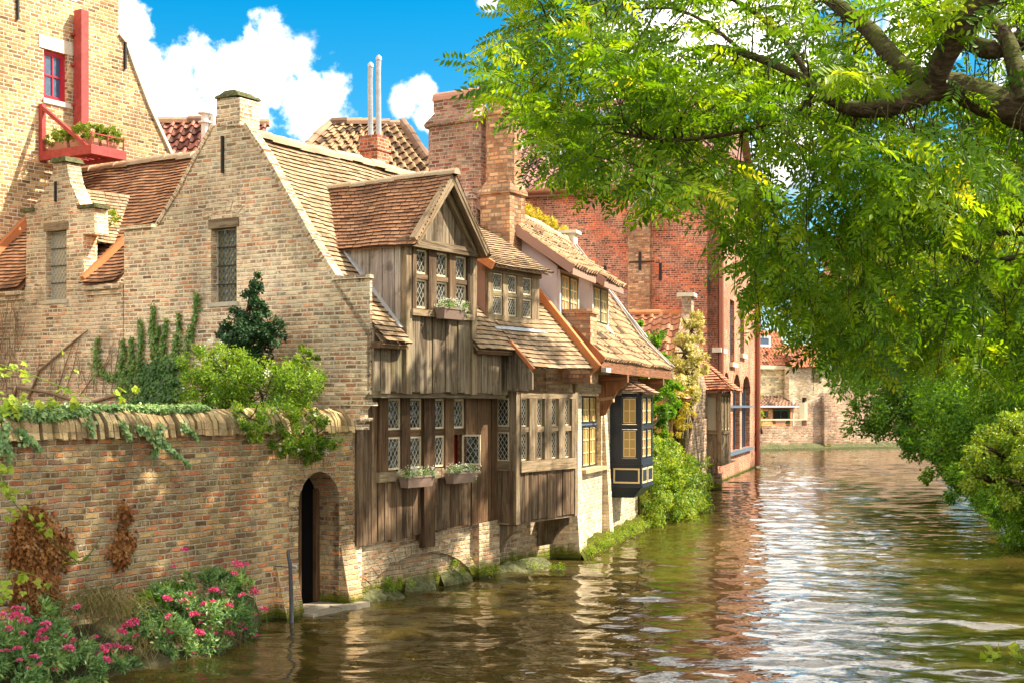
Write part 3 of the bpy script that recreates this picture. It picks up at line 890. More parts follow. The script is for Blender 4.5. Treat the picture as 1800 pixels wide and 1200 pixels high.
g = MB(); g.arr(np.stack([X_, Y_, Z_], 2).reshape(-1, 3), np.stack([ix, ix + 1, ix + nx_ + 1, ix + nx_], 1), .5, 0, 'none', None, True)
structure('water', g, M['water'])

A = Fr((-2.357, 19.92), (.5251, .8510))         # canal front of the gabled house and the garden wall (v = 0)
G = A.end(0.0)                                  # plane of its brick gable
C = Fr((1.09, 25.6), (.29, 1.0))                # the next house, set at a slight angle
F = Fr((7.7, 50.0), (.29, 1.0))                 # the tall red building
FS = F.end(0.0)                                 # its blind side wall
T9 = Fr(A.W(0, -9.0, 0)[:2], (.5251, .8510))    # the yellow tower, nine metres behind the canal front


def px_rect(Fm, x0, x1, y0, y1, v):
    xm, ym = (x0 + x1) / 2, (y0 + y1) / 2
    return Fm.front(x0, ym, v)[0], Fm.front(x1, ym, v)[0], Fm.front(xm, y1, v)[1], Fm.front(xm, y0, v)[1]


def prism(m, Fm, pts, z0, z1, top=None, rnd=None, mat=0):
    t = top or pts; n = len(pts)
    V = [tuple(Fm.W(u, v, z0)) for u, v in pts] + [tuple(Fm.W(u, v, z1)) for u, v in t]
    r = random.random() if rnd is None else rnd
    m.arr(V, [(i, (i + 1) % n, n + (i + 1) % n, n + i) for i in range(n)], r, mat)
    m.arr(V, [list(range(n))[::-1]], r, mat); m.arr(V, [list(range(n, 2 * n))], r, mat)


def cham(u0, u1, v0, v1, c):
    return [(u0 + c, v1), (u0, v1 - c), (u0, v0 + c), (u0 + c, v0), (u1 - c, v0), (u1, v0 + c), (u1, v1 - c), (u1 - c, v1)]


# left garden terrain behind the wall, the flower ledge in front of it, and the right bank
g = MB()
g.poly([A.W(-12, -.2, 2.25), A.W(0, -.2, 2.25), A.W(0, -12, 2.25), A.W(-12, -12, 2.25)])
nu, nv_ = 40, 9
V = []
for i in range(nu + 1):
    for j in range(nv_ + 1):
        u = -9 + i * .185; e = 1.25 * min(1, max(0, (-2.15 - u) / 1.9)) ** .8 + .10
        f = j / nv_; v = -.1 + f * (e + .15)
        z = .42 * (1 - f ** 1.6) - .25 * f ** 4 + .06 * math.sin(u * 5 + v * 7) + .04 * math.sin(u * 13 - v * 11)
        if u > -2.15: z = -.3
        V.append(tuple(A.W(u, v, z)))
g.arr(V, [(i * (nv_ + 1) + j, (i + 1) * (nv_ + 1) + j, (i + 1) * (nv_ + 1) + j + 1, i * (nv_ + 1) + j + 1) for i in range(nu) for j in range(nv_)], .5)
edge = [(5.7, 4), (6.2, 12), (7.2, 17), (9.6, 23), (12.2, 29.5), (14.8, 38), (17.6, 48), (20, 60), (25, 74), (31, 85), (60, 88)]
prof = [(-.5, -.4), (0, .1), (.8, .7), (2.5, 1.4), (7, 1.9), (60, 2.4)]
V = [(x + (a if x < 29 else a * .3), y - (0 if x < 29 else a * .5), z + .1 * math.sin(x * 3 + y * 2.1 + a)) for (x, y) in edge for a, z in prof]
k = len(prof)
g.arr(V, [(i * k + j, i * k + j + 1, (i + 1) * k + j + 1, (i + 1) * k + j) for i in range(len(edge) - 1) for j in range(k - 1)], .5)
g.poly([(-60, 22, 1.6), (-6, 34, 1.6), (7, 90, 1.6), (7, 140, 1.6), (-60, 140, 1.6)])
structure('bank', g, M['ground'])

# ------------------------------------------------------------------ garden wall with the water door
gw = Thing('garden_wall', 'weathered brick garden wall with rounded brick coping and an arched water door', 'wall', A.W(-4, 0, 0))
du0, du1, dzs, dzt = -1.27, -.36, 1.55, 2.03
hole = [(du0, .08), (du1, .08)] + arch_pts(du0, du1, dzs, dzt, 14)
m = MB()
m.plate(A, [(-10.5, -.5), (-.02, -.5), (-.02, 2.62), (-10.5, 2.62)], [hole], -.42, 0.0)
# worn pier beside the door and its battered foot
m.hexa([A.W(-.34, .30, -.4), A.W(.02, .26, -.4), A.W(.02, 0, -.4), A.W(-.34, 0, -.4)], [A.W(-.33, .015, .95), A.W(.0, .012, .95), A.W(.0, -.02, .95), A.W(-.33, -.02, .95)])
m.hexa([A.W(-1.72, .32, -.4), A.W(-1.30, .26, -.4), A.W(-1.30, 0, -.4), A.W(-1.72, 0, -.4)], [A.W(-1.72, .015, .75), A.W(-1.31, .012, .75), A.W(-1.31, -.02, .75), A.W(-1.72, -.02, .75)])
gw.part('wall_body', m, M['brick_garden'])
m = MB(); voussoirs(m, A, du0, du1, dzs, dzt, -.40, .022, .2, 20)
for k in range(18):          # jambs
    for (a, b) in ((du0 - (.2 if k % 2 else .13), du0), (du1, du1 + (.2 if k % 2 else .13))):
        m.box(A, a, b, -.1, .012 + random.uniform(0, .012), .1 + k * .08, .1 + k * .08 + .07)
gw.part('door_arch', m, M['brick_garden'])
m = MB()                     # bull-nosed coping of bricks on edge
u = -10.4
while u < -.13:
    w = .082 * random.uniform(.9, 1.1); r = random.uniform(.95, 1.07); zz = random.uniform(-.015, .015); ln = random.uniform(-.05, .05)
    V = []
    for uu in (u + .006, u + w - .006):
        for a in range(8):
            an = math.pi * a / 7
            V.append(tuple(A.W(uu + ln * math.cos(an), -.21 + .31 * math.cos(an) * r, 2.60 + .335 * math.sin(an) ** .8 * r + zz)))
    m.arr(V, [(a, a + 1, 9 + a, 8 + a) for a in range(7)], random.random())
    m.arr(V, [list(range(8)), list(range(15, 7, -1))], random.random())
    u += w
gw.part('coping', m, M['brick_coping'])
m = MB(); m.box(A, du0 + .44, du0 + .52, -.44, -.37, .1, 2.03, None, 0, True); m.cut()
m.hexa([A.W(du1 - .02, -.40, .1), A.W(du1 - .02, -.34, .1), A.W(du1 - .10, -.34, .1), A.W(du1 - .10, -.40, .1)], [A.W(du1 - .02, -.40, 1.75), A.W(du1 - .02, -.34, 1.75), A.W(du1 - .10, -.34, 1.75), A.W(du1 - .10, -.40, 1.75)])
gw.part('door_frame', m, M['wood_dark'])
m = MB()                     # the leaf stands half open into the passage
Dd = Fr(A.W(du0 + .0, -.40, 0)[:2], A.d)
m.plate(Dd, [(-.05, .66), (.30, .62), (.42, .60), (.42, 1.98), (.30, 2.05), (-.05, 2.05)], [], -.05, 0, None, 0, (0, 0, 1))
gw.part('door', m, M['dark_door'])
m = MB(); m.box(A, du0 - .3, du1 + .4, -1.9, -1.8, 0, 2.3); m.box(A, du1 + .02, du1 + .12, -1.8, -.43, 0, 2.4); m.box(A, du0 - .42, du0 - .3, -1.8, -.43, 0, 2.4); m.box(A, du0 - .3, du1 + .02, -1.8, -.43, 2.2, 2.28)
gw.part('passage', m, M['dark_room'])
m = MB()
for (a, b, c, d) in ((-1.5, -1.0, -.38, .12), (-.99, -.62, -.38, .05), (-.61, -.1, -.38, .16), (-1.35, -.72, .125, .36), (-.71, -.05, .17, .35)):
    m.box(A, a, b, c, d - .006, -.3, .085 + random.uniform(-.012, .012)); m.cut()
gw.part('landing_slab', m, M['stone_dark'])
m = MB(); m.tube([A.W(-1.40, .02, .74), A.W(-1.39, .09, .738)], .022, 8)
gw.part('spout', m, M['zinc'])
m = MB()
pp = [(-1.78, .34, -.2), (-1.79, .34, .35), (-1.80, .33, .8), (-1.815, .31, .94), (-1.80, .29, 1.0), (-1.765, .28, .99)]
m.tube([A.W(*p) for p in pp], [.03, .03, .026, .024, .022, .02], 8)
m.tube([A.W(-1.79, .02, .78), A.W(-1.80, .33, .78)], .007, 6)
solo('mooring_post', m, M['iron_grey'], 'thin dark iron pole with hooked top standing in the water beside the arched door', 'post', A.W(-1.78, .34, 0))

# ------------------------------------------------------------------ the gabled house
hb = Thing('gabled_house', 'old brick and timber house with stepped shoulder gable and dark board front over the canal', 'house', A.W(2, 0, 0))


def g_px(pts, v=0.0): return [G.front(x, y, v) for x, y in pts]


def win_hole(Fm, x0, x1, y0, y1, v=0): return px_rect(Fm, x0, x1, y0, y1, v)


w1 = win_hole(G, 371, 416, 400, 531)
right_edge = g_px([(590, 489), (568, 455), (550, 426), (520, 372), (490, 318), (462, 268), (440, 236), (430, 220)])
left_edge = g_px([(374, 222), (362, 245), (340, 285), (312, 340), (290, 375), (276, 398)])
out = [(.0, -.3), (.0, 2.62), (.06, 2.72), (.12, 2.8), (.12, 2.92), (.2, 3.0), (.2, 3.1), (.3, 3.19), (.3, 4.10), (-.36, 4.86)] + right_edge[1:] + left_edge + g_px([(218, 407), (218, 489)]) + [(-4.93, -.3)]
m = MB(); m.plate(G, out, [rect(*w1)], -.19, 0)
m.plate(G, [(.301, 3.2), (.301, 4.86), (-.40, 4.86), (-.40, 4.82), (.25, 4.0), (.25, 3.2)], [], -.055, 0.0)
hb.part('gable_wall', m, M['brick_gable'])
m = MB()
ccap = g_px([(383, 222), (424, 222), (424, 172), (383, 172)])
m.plate(G, [ccap[0], ccap[1], ccap[2], ccap[3]], [], -.42, .03)
hb.part('gable_finial', m, M['brick_gable'])
m = MB()
c0 = G.front(403, 172, 0)
prism(m, G, [(c0[0] - .26, .08), (c0[0] + .26, .08), (c0[0] + .26, -.48), (c0[0] - .26, -.48)], c0[1], c0[1] + .05, [(c0[0] - .23, .06), (c0[0] + .23, .06), (c0[0] + .23, -.45), (c0[0] - .23, -.45)])
prism(m, G, [(c0[0] - .2, .04), (c0[0] + .2, .04), (c0[0] + .2, -.42), (c0[0] - .2, -.42)], c0[1] + .051, c0[1] + .12, [(c0[0] - .1, 0), (c0[0] + .1, 0), (c0[0] + .1, -.4), (c0[0] - .1, -.4)])
hb.part('capstone', m, M['mossy_stone'])
m = MB()                      # brick-on-edge copings down both slopes
for e in (right_edge, left_edge[::-1] if False else left_edge):
    for (a, b) in zip(e[:-1], e[1:]):
        p, q = G.W(a[0], -.075, a[1] + .02), G.W(b[0], -.075, b[1] + .02)
        L = (q - p).length; n = max(1, int(L / .24))
        for i in range(n):
            m.bar(p + (q - p) * ((i + .02) / n), p + (q - p) * ((i + .98) / n), .20 + random.uniform(-.015, .015), .07, (0, 0, 1))
    m.cut()
m.box(G, -.40, .33, -.058, .04, 4.862, 4.91); m.cut()
z = G.front(240, 403, 0)[1]; m.box(G, -4.97, -4.2, -.36, .05, z, z + .055)
hb.part('gable_coping', m, M['brick_gable'])


def deep_window(T, Fm, r, depth, gl, lint, arch=True, a=.085, b=.125, sillm='stone'):
    u0, u1, z0, z1 = r
    l = MB(); l.box(Fm, u0 - .05, u1 + .05, -.2, .015, z1 - .005, z1 + .14, None, 0, True)
    T.part('lintel', l, M[lint])
    s_ = MB(); s_.box(Fm, u0 - .04, u1 + .05, -.22, .03, z0 - .07, z0 - .003)
    T.part('sill', s_, M[sillm])
    w = leaded(T, None, Fm, u0, u1, z0, z1 - .01, -depth, M['lead'], .018, M[gl], M['lead'] if gl != 'glass_bottle' else M['lead_dark'], a, b, .011)
    bars = MB()
    for i in range(1, 4): bars.box(Fm, u0, u1, -depth + .03, -depth + .045, z0 + (z1 - z0) * i / 4 - .006, z0 + (z1 - z0) * i / 4 + .006); bars.cut()
    T.part('saddle_bar', bars, M['iron'], w)
    if arch:
        v_ = MB(); voussoirs(v_, Fm, u0 - .12, u1 + .12, z1 + .1, z1 + .26, -.1, .012, .17, 9, 0, .42, math.pi - .42)
        T.part('relieving_arch', v_, M['brick_gable'])
    return w


deep_window(hb, G, w1, .17, 'glass_bottle', 'wood_beam')
m = MB()
a0 = G.front(393, 240, 0); a1 = G.front(393, 305, 0)
m.box(G, a0[0] - .016, a0[0] + .016, 0, .05, a1[1], a0[1])
hb.part('wall_anchor', m, M['iron'])
# corner corbels
m = MB()
for (a, b, z0, z1) in ((.0, .06, 2.62, 2.70), (.0, .13, 2.75, 2.80), (.0, .22, 2.98, 3.03), (.0, .31, 3.15, 3.20)):
    m.box(G, -.28, b, -.3, .02, z0, z1)
hb.part('corbel', m, M['brick_gable'])

# --- main roof (ridge v = -2.55, falling to the canal); cut round the dormer
RV, RZ, SL = -2.55, 7.38, 1.125
rz = lambda v: RZ - SL * (v - RV)
m = MB()


def slope(u0, u1, ve, kick=0.0, **kw):
    e = [(RV, RZ), ((RV + ve) / 2, rz((RV + ve) / 2) - .03), (ve, rz(ve) + kick)]
    tiles(m, [A.W(u0, v, z) for v, z in e], [A.W(u1, v, z) for v, z in e], kw.get('course', .108), .17, .022)


slope(.15, .72, .53)
slope(.03, .30, .53) if False else None
e0 = [(-.33, rz(-.33)), (.1, rz(.1)), (.53, rz(.53))]
tiles(m, [A.W(.06, v, z) for v, z in e0], [A.W(.15, v, z) for v, z in e0], .108, .17, .022)
slope(.72, 2.60, .28)
slope(2.60, 3.78, .53)
slope(3.78, 6.02, .80, .04)
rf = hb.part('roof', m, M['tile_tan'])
m = MB(); e = [(RV, RZ), (-4.9, RZ - SL * 2.35)]
tiles(m, [A.W(.3, v, z) for v, z in e], [A.W(6.0, v, z) for v, z in e], .16, .3, .02)
hb.part('rear_roof', m, M['tile_tan'])
m = MB(); ridge(m, A.W(.25, RV, RZ - .01), A.W(6.0, RV, RZ - .03), .13, .34)
hb.part('ridge_cap', m, M['mortar_ridge'], rf)
m = MB()
for (u0, u1, v) in ((.0, .72, .5), (2.66, 3.74, .5)): m.box(A, u0, u1, v - .16, v - .02, rz(v) - .12, rz(v) - .03, None, 0, True); m.cut()
hb.part('eave_board', m, M['wood_dark'], rf)

# --- upper board front (jettied out to v = .30)
m = MB(); planks(m, A, .03, .78, 3.18, lambda u: rz(.36) - .02, .31, .15, .035)
planks(m, A, .92, 2.60, 3.18, 4.36, .33, .17, .035)
planks(m, A, 2.76, 3.80, 3.18, lambda u: rz(.36) - .06, .31, .18, .035)
m.box(A, .01, 3.80, .0, .30, 3.10, 3.17, None, 0, True)
hb.part('upper_boarding', m, M['wood_board'])
m = MB()
for u in (.78, 2.60): m.box(A, u, u + .14, .26, .40, 3.16, 5.52, None, 0, True)
m.box(A, .90, 2.62, .24, .44, 4.36, 4.46, None, 0, True)            # sill rail
m.box(A, .7, 2.8, .30, .50, 5.40, 5.53, None, 0, True)               # tie beam under the gable
hb.part('dormer_frame', m, M['wood_beam'])
m = MB(); planks(m, Fr(A.W(.80, 0, 0)[:2], A.n), -.9, .30, lambda v: rz(v) - .05, lambda v: 5.45, .0, .2, .03); m.cut()
planks(m, Fr(A.W(2.72, 0, 0)[:2], A.n), -.9, .30, lambda v: rz(v) - .05, lambda v: 5.45, -.02, .2, .03)
hb.part('dormer_cheek', m, M['wood_grey'])
# dormer windows: three lights in two rows
dw = [(728, 750, 433, 540), (763, 786, 440, 546), (797, 819, 450, 550)]
us = [px_rect(A, a, b, c, d, .37) for a, b, c, d in dw]
z0d, z1d = 4.48, 5.40; zm = 4.97
m = MB()
for i in range(4):
    a = .92 if i == 0 else us[i - 1][1]; b = 2.60 if i == 3 else us[i][0]
    if b - a > .02: m.box(A, a, b, .30, .42, 4.46, 5.40, None, 0, True); m.cut()
for (u0, u1, _, _) in us: m.box(A, u0, u1, .31, .40, zm - .035, zm + .04, None, 0, True); m.cut()
hb.part('mullion', m, M['wood_lower'])
for (u0, u1, _, _) in us:
    leaded(hb, None, A, u0, u1, z0d, zm - .04, .33, M['frame_cream'])
    leaded(hb, None, A, u0, u1, zm + .045, z1d - .01, .33, M['frame_cream'])
# dormer gable and roof
uc, zt = 1.70, 6.62; ul, ur, zb = .72, 2.68, 5.48
m = MB(); planks(m, A, ul + .1, ur - .1, 5.53, lambda u: zt - .16 - abs(u - uc) * (zt - zb) / (uc - ul) - .03, .40, .2, .03)
hb.part('dormer_gable_panel', m, M['wood_board'])
m = MB()
for (a, b) in ((ul - .02, 0), (ur + .02, 0)):
    m.bar(A.W(a, .60, zb - .02), A.W(uc, .60, zt - .07), .10, .15, (0, 0, 1))
    m.bar(A.W(a + (.13 if a < uc else -.13), .47, zb + .04), A.W(uc, .47, zt - .22), .07, .11, (0, 0, 1)); m.cut()
hb.part('barge_board', m, M['wood_beam'])
m = MB()
vb = lambda z: RV + (RZ - z) / SL                 # where a level line meets the main roof
tiles(m, [A.W(uc, vb(zt) + .0, zt), A.W(ul - .08, vb(zb) , zb - .06)], [A.W(uc, .66, zt), A.W(ul - .08, .66, zb - .06)], .098, .17, .02)
tiles(m, [A.W(uc, .66, zt), A.W(ur + .08, .66, zb - .06)], [A.W(uc, vb(zt), zt), A.W(ur + .08, vb(zb), zb - .06)], .098, .17, .02)
dr = hb.part('dormer_roof', m, M['tile_orange'])
m = MB(); ridge(m, A.W(uc, vb(zt) - .1, zt), A.W(uc, .68, zt), .075, .3)
hb.part('ridge_cap', m, M['mortar_ridge'], dr)
m = MB(); m.bar(A.W(.74, .34, rz(.34) + .03), A.W(.74, -.75, rz(-.75) + .03), .10, .03); m.cut(); m.bar(A.W(2.78, .34, rz(.34) + .03), A.W(2.78, -.75, rz(-.75) + .03), .10, .03)
hb.part('flashing', m, M['zinc'], rf)

# --- shed dormer with three leaded lights
su0, su1, sv = 3.70, 5.28, .0
sz0, sz1 = 4.52, 5.40
m = MB(); tiles(m, [A.W(su0 - .22, -1.9, rz(-1.9) + .03), A.W(su0 - .22, .27, sz1 - .02)], [A.W(su1 + .2, -1.9, rz(-1.9) + .03), A.W(su1 + .2, .27, sz1 - .02)], .098, .16, .02)
hb.part('shed_dormer_roof', m, M['tile_tan'])
m = MB(); m.bar(A.W(su0 - .26, -1.85, rz(-1.85) - .0), A.W(su0 - .26, .27, sz1 - .05), .06, .14); hb.part('verge_strip', m, M['clay'])
m = MB()
for uu in (su0 - .1, su1 + .05): m.hexa([A.W(uu, .0, sz0 - .2), A.W(uu + .06, .0, sz0 - .2), A.W(uu + .06, -1.7, 6.3), A.W(uu, -1.7, 6.3)], [A.W(uu, .0, sz1), A.W(uu + .06, .0, sz1), A.W(uu + .06, -1.7, 6.42), A.W(uu, -1.7, 6.42)]); m.cut()
hb.part('shed_dormer_cheek', m, M['render_brown'])
sd_w = [px_rect(A, a, b, c, d, .02) for a, b, c, d in ((864, 881, 480, 545), (890, 906, 485, 548), (916, 932, 490, 552))]
m = MB(); m.box(A, su0 - .1, su1 + .08, -.06, .07, sz0 - .08, sz0 + .02, None, 0, True); m.box(A, su0 - .1, su1 + .08, -.06, .1, sz1 - .12, sz1 - .02, None, 0, True)
ed = [su0 - .08] + [x for r in sd_w for x in r[:2]] + [su1 + .06]
for i in range(0, len(ed), 2): m.box(A, ed[i], ed[i + 1], -.05, .06, sz0 + .02, sz1 - .12, None, 0, True)
smid = (sz0 + sz1) / 2 - .04
for r in sd_w: m.box(A, r[0], r[1], -.045, .05, smid - .035, smid + .035, None, 0, True)
hb.part('shed_dormer_frame', m, M['wood_beam'])
for r in sd_w:
    leaded(hb, None, A, r[0], r[1], sz0 + .03, smid - .04, .0, M['frame_cream'], .022, None, None, .07, .10)
    leaded(hb, None, A, r[0], r[1], smid + .04, sz1 - .13, .0, M['frame_cream'], .022, None, None, .07, .10)
m = MB(); m.hexa([A.W(su0 - .1, .03, sz0 - .1), A.W(su1 + .08, .03, sz0 - .1), A.W(su1 + .08, .0, sz0 - .1), A.W(su0 - .1, .0, sz0 - .1)], [A.W(su0 - .1, .24, rz(.24) + .045), A.W(su1 + .08, .24, rz(.24) + .045), A.W(su1 + .08, .2, rz(.2) + .04), A.W(su0 - .1, .2, rz(.2) + .04)])
hb.part('apron', m, M['zinc'])

# --- lower board front
zbot = lambda u: .88 + .03 * u
lw = [px_rect(A, a, b, c, d, .04) for a, b, c, d in ((678, 701, 699, 831), (716, 738, 699, 828), (757, 778, 700, 825), (793, 813, 701, 822))]
zs0, zs1, zsm = 1.98, 3.09, 2.55
m = MB()
planks(m, A, .01, lw[0][0] - .22, zbot, 3.12, .0, .16, .035)
planks(m, A, lw[0][0] - .2, lw[1][1] + .02, zbot, zs0 - .16, .02, .15, .035)
planks(m, A, lw[2][0] + .02, lw[3][1] + .22, lambda u: zbot(u) + .01, zs0 - .16, .02, .12, .035)
hb.part('lower_boarding', m, M['wood_lower'])
m = MB()
planks(m, A, lw[3][1] + .24, 3.90, zbot, 3.14, .03, .22, .04); m.cut()
m.box(A, lw[0][0] - .22, lw[0][0] - .0, .0, .09, zs0 - .02, 3.12, None, 0, True); m.cut()
m.box(A, lw[0][1], lw[1][0], -.02, .10, zs0 - .02, 3.12, None, 0, True); m.cut()
m.box(A, lw[1][1], lw[2][0], -.02, .13, .72, 3.12, None, 0, True); m.cut()
m.box(A, lw[2][1], lw[3][0], -.02, .10, zs0 - .02, 3.12, None, 0, True); m.cut()
m.box(A, lw[3][1], lw[3][1] + .2, -.02, .11, zs0 - .02, 3.12, None, 0, True); m.cut()
m.box(A, lw[0][0] - .2, lw[3][1] + .2, -.05, .05, 3.09, 3.15, None, 0, True); m.cut()
for r in lw: m.box(A, r[0], r[1], -.02, .075, zsm - .05, zsm + .05, None, 0, True); m.cut()
hb.part('post', m, M['wood_dark'])
m = MB()
for i in range(12):           # the gnarled sill log
    a = lw[0][0] - .25 + i * (lw[3][1] + .45 - lw[0][0]) / 12; b = a + (lw[3][1] + .45 - lw[0][0]) / 12
    k0 = .10 - i * .004
    m.box(A, a, b - .002, -.02, k0 + random.uniform(-.01, .015), zs0 - .17 + random.uniform(-.012, .012), zs0 - .012 + random.uniform(-.012, .006), .4 + random.uniform(-.1, .1), 0, True)
hb.part('sill', m, M['wood_beam'])
for i, r in enumerate(lw):
    leaded(hb, None, A, r[0], r[1], zsm + .055, zs1, .03, M['frame_cream'])
    if i < 3: leaded(hb, None, A, r[0], r[1], zs0 + .01, zsm - .055, .03, M['frame_cream'])
    else:     # the last casement stands open, a red curtain inside
        g = MB(); g.poly([A.W(r[0], -.06, zs0), A.W(r[1], -.06, zs0), A.W(r[1], -.06, zsm - .05), A.W(r[0], -.06, zsm - .05)])
        hb.part('red_curtain', g, M['glass_red'])
        leaded(hb, None, Fr(A.W(r[1] - .01, .04, 0)[:2], (A.n * .95 + A.d * .3)), 0, r[1] - r[0] - .02, zs0 + .01, zsm - .055, -.02, M['frame_cream'])
# --- bay on brackets
bu0, bu1, bv, bz0, bz1 = 3.90, 6.10, .43, .96, 3.22
S = A.end(bu0)                # left side face of the bay
bw = [px_rect(A, a, b, c, d, bv) for a, b, c, d in ((914, 928, 698, 812), (942, 955, 698, 812), (967, 980, 698, 812), (991, 1003, 698, 812))]
bs0, bs1, bsm = 2.02, 3.10, 2.57
bay = hb.part('bay', MB(), M['wood_lower']) if False else None
m = MB(); planks(m, A, bu0 + .14, bu1 - .12, lambda u: bz0 + .01 * (u - bu0), bs0 - .2, bv - .03, .17, .03)
planks(m, S, .02, bv - .03, bz0, bs0 - .16, -.03, .13, .03)
hb.part('bay_boarding', m, M['wood_lower'])
m = MB()
m.box(A, bu0 - .0, bu0 + .13, bv - .12, bv + .02, bz0 - .03, bz1, None, 0, True)
m.box(A, bu1 - .11, bu1, bv - .12, bv + .02, bz0 - .03, bz1, None, 0, True)
m.box(A, bu0 + .13, bu1 - .11, bv - .1, bv + .05, bs0 - .2, bs0 - .005, None, 0, True)
m.box(A, bu0 + .13, bu1 - .11, bv - .1, bv + .03, bs1 + .005, bz1 - .02, None, 0, True)
ed = [bu0 + .13] + [x for r in bw for x in r[:2]] + [bu1 - .11]
for i in range(0, len(ed), 2):
    if ed[i + 1] - ed[i] > .01: m.box(A, ed[i], ed[i + 1], bv - .1, bv + .035, bs0, bs1, None, 0, True)
for r in bw: m.box(A, r[0], r[1], bv - .08, bv + .02, bsm - .05, bsm + .04, None, 0, True)
m.box(S, .0, bv - .12, -.06, .03, bs0 - .17, bs0 - .01, None, 0, True)
m.box(S, .0, bv - .12, -.06, .02, bs1 + .01, bz1, None, 0, True)
m.box(S, .05, bv - .12, -.05, .015, bsm - .045, bsm + .045, None, 0, True)
m.box(A, bu0, bu1, 0, bv - .03, bz0 - .04, bz0 - .005, None, 0, True)
hb.part('bay_frame', m, M['wood_beam'])
for r in bw:
    leaded(hb, None, A, r[0], r[1], bs0 + .005, bsm - .055, bv - .06, M['frame_cream'], .022, None, None, .07, .10)
    leaded(hb, None, A, r[0], r[1], bsm + .045, bs1, bv - .06, M['frame_cream'], .022, None, None, .07, .10)
for (a, b) in ((bs0, bsm - .05), (bsm + .05, bs1)): leaded(hb, None, S, .05, bv - .13, a, b, -.035, M['frame_cream'], .022, None, None, .08, .12)
# closed box behind the bay windows
m = MB(); planks(m, A.end(3.80), .33, .86, 3.24, lambda v: max(3.26, rz(v) - .03), .0, .12, .03)
hb.part('bay_gable_panel', m, M['wood_board'])
m = MB(); m.bar(A.W(3.75, .88, rz(.88) + .07), A.W(3.75, .40, rz(.40) + .02), .05, .06); hb.part('tile_verge', m, M['clay'], rf)
m = MB()
for uu in (bu0 + .08, bu1 - .25):        # curved timber brackets
    pts = [(bv - .02, bz0 - .06), (bv - .04, bz0 - .16), (.25, bz0 - .22), (.13, bz0 - .34), (.04, bz0 - .55), (-.28, bz0 - .62), (-.28, bz0 - .06)]
    m.plate(A.end(uu), [(v, z) for v, z in pts], [], -.13, 0, None, 0, (0, 0, 1)); m.cut()
hb.part('bay_bracket', m, M['wood_beam'])

# --- stone and brick base in the water
m = MB()
m.plate(A, [(0, -.5), (3.3, -.5), (3.3, .98), (0, .9)], [], -.35, -.05)
m.plate(A, [(3.302, -.5), (3.95, -.5), (3.95, 1.0), (3.302, .98)], [], -.35, .08)
m.plate(A, [(3.95, -.5), (6.75, -.5), (6.75, 1.02), (3.95, 1.0)], [], -.6, -.30)
hb.part('base_wall', m, M['brick_base'])
m = MB(); voussoirs(m, A, .15, 3.25, -.12, .62, -.2, .02, .2, 30, 0, .25, math.pi - .1)
hb.part('base_arch', m, M['brick_base'])
m = MB()
for (u0, u1, v1, z) in ((.05, .7, .28, .06), (.5, 1.1, .34, .02), (1.3, 2.1, .12, .08), (2.3, 3.2, .18, .12), (4.0, 5.7, .34, .05)):
    nseg = 7
    V = []
    for i in range(nseg + 1):
        u = u0 + (u1 - u0) * i / nseg; k = math.sin(math.pi * (i + .6) / (nseg + 1.2)) ** .5
        for (f, zz) in ((-.12, z + .16), (.25, z + .11), (.7, z + .02), (1.0, -.05), (1.05, -.3)): V.append(tuple(A.W(u + random.uniform(-.03, .03), -.05 + (v1 + .05) * f * k + random.uniform(-.03, .03), zz * (.6 + .4 * k) + random.uniform(-.03, .03))))
    m.arr(V, [(i * 5 + j, i * 5 + j + 1, i * 5 + 6 + j, i * 5 + 5 + j) for i in range(nseg) for j in range(4)], random.random(), 0); m.cut()
hb.part('mossy_footing', m, M['mossy_stone'])
m = MB()
cl = [(A.W(.9, .10, .22), (.30, .10, .12)), (A.W(2.8, .12, .30), (.5, .12, .14)), (A.W(4.8, .20, .10), (.9, .1, .05))]
bush_leaves(m, cl, 2600, .035, .02, 50, .3, 0, .0)
hb.part('moss', m, M['leaf_lime'])

# --- chimneys on the party wall
CH = A.end(5.72)
cx = lambda x: CH.front(x, 250, 0)[0]
czh = lambda y: CH.front(830, y, 0)[1]
a_, b_ = cx(747), cx(840); dp = .52
U0, U1 = 5.72, 5.72 + dp
m = MB()
prism(m, A, cham(U0, U1, a_, b_, .12), 5.2, czh(214))
prism(m, A, cham(U0 - .05, U1 + .05, a_ - .05, b_ + .05, .12), czh(214) + .001, czh(208), cham(U0 - .07, U1 + .07, a_ - .07, b_ + .07, .12))
prism(m, A, cham(U0 - .07, U1 + .07, a_ - .07, b_ + .07, .12), czh(208) + .001, czh(188), cham(U0 + .04, U1 - .04, a_ + .17, b_ - .12, .05))
prism(m, A, [(U0 + .04, a_ + .17), (U0 + .04, b_ - .12), (U1 - .04, b_ - .12), (U1 - .04, a_ + .17)], czh(188) + .001, czh(167))
c1, c2 = cx(808), cx(838)
prism(m, A, [(U0 - .16, c1), (U0 - .16, c2 + .02), (U1, c2 + .02), (U1, c1)], 4.5, czh(352))
prism(m, A, [(U0 - .2, c1 - .04), (U0 - .2, c2 + .06), (U1, c2 + .06), (U1, c1 - .04)], czh(352) + .001, czh(318), [(U0 - .02, c1 + .1), (U0 - .02, c1 + .2), (U1, c1 + .2), (U1, c1 + .1)])
ch = hb.part('chimney', m, M['brick_chimney'])
m = MB(); zc_ = czh(168)
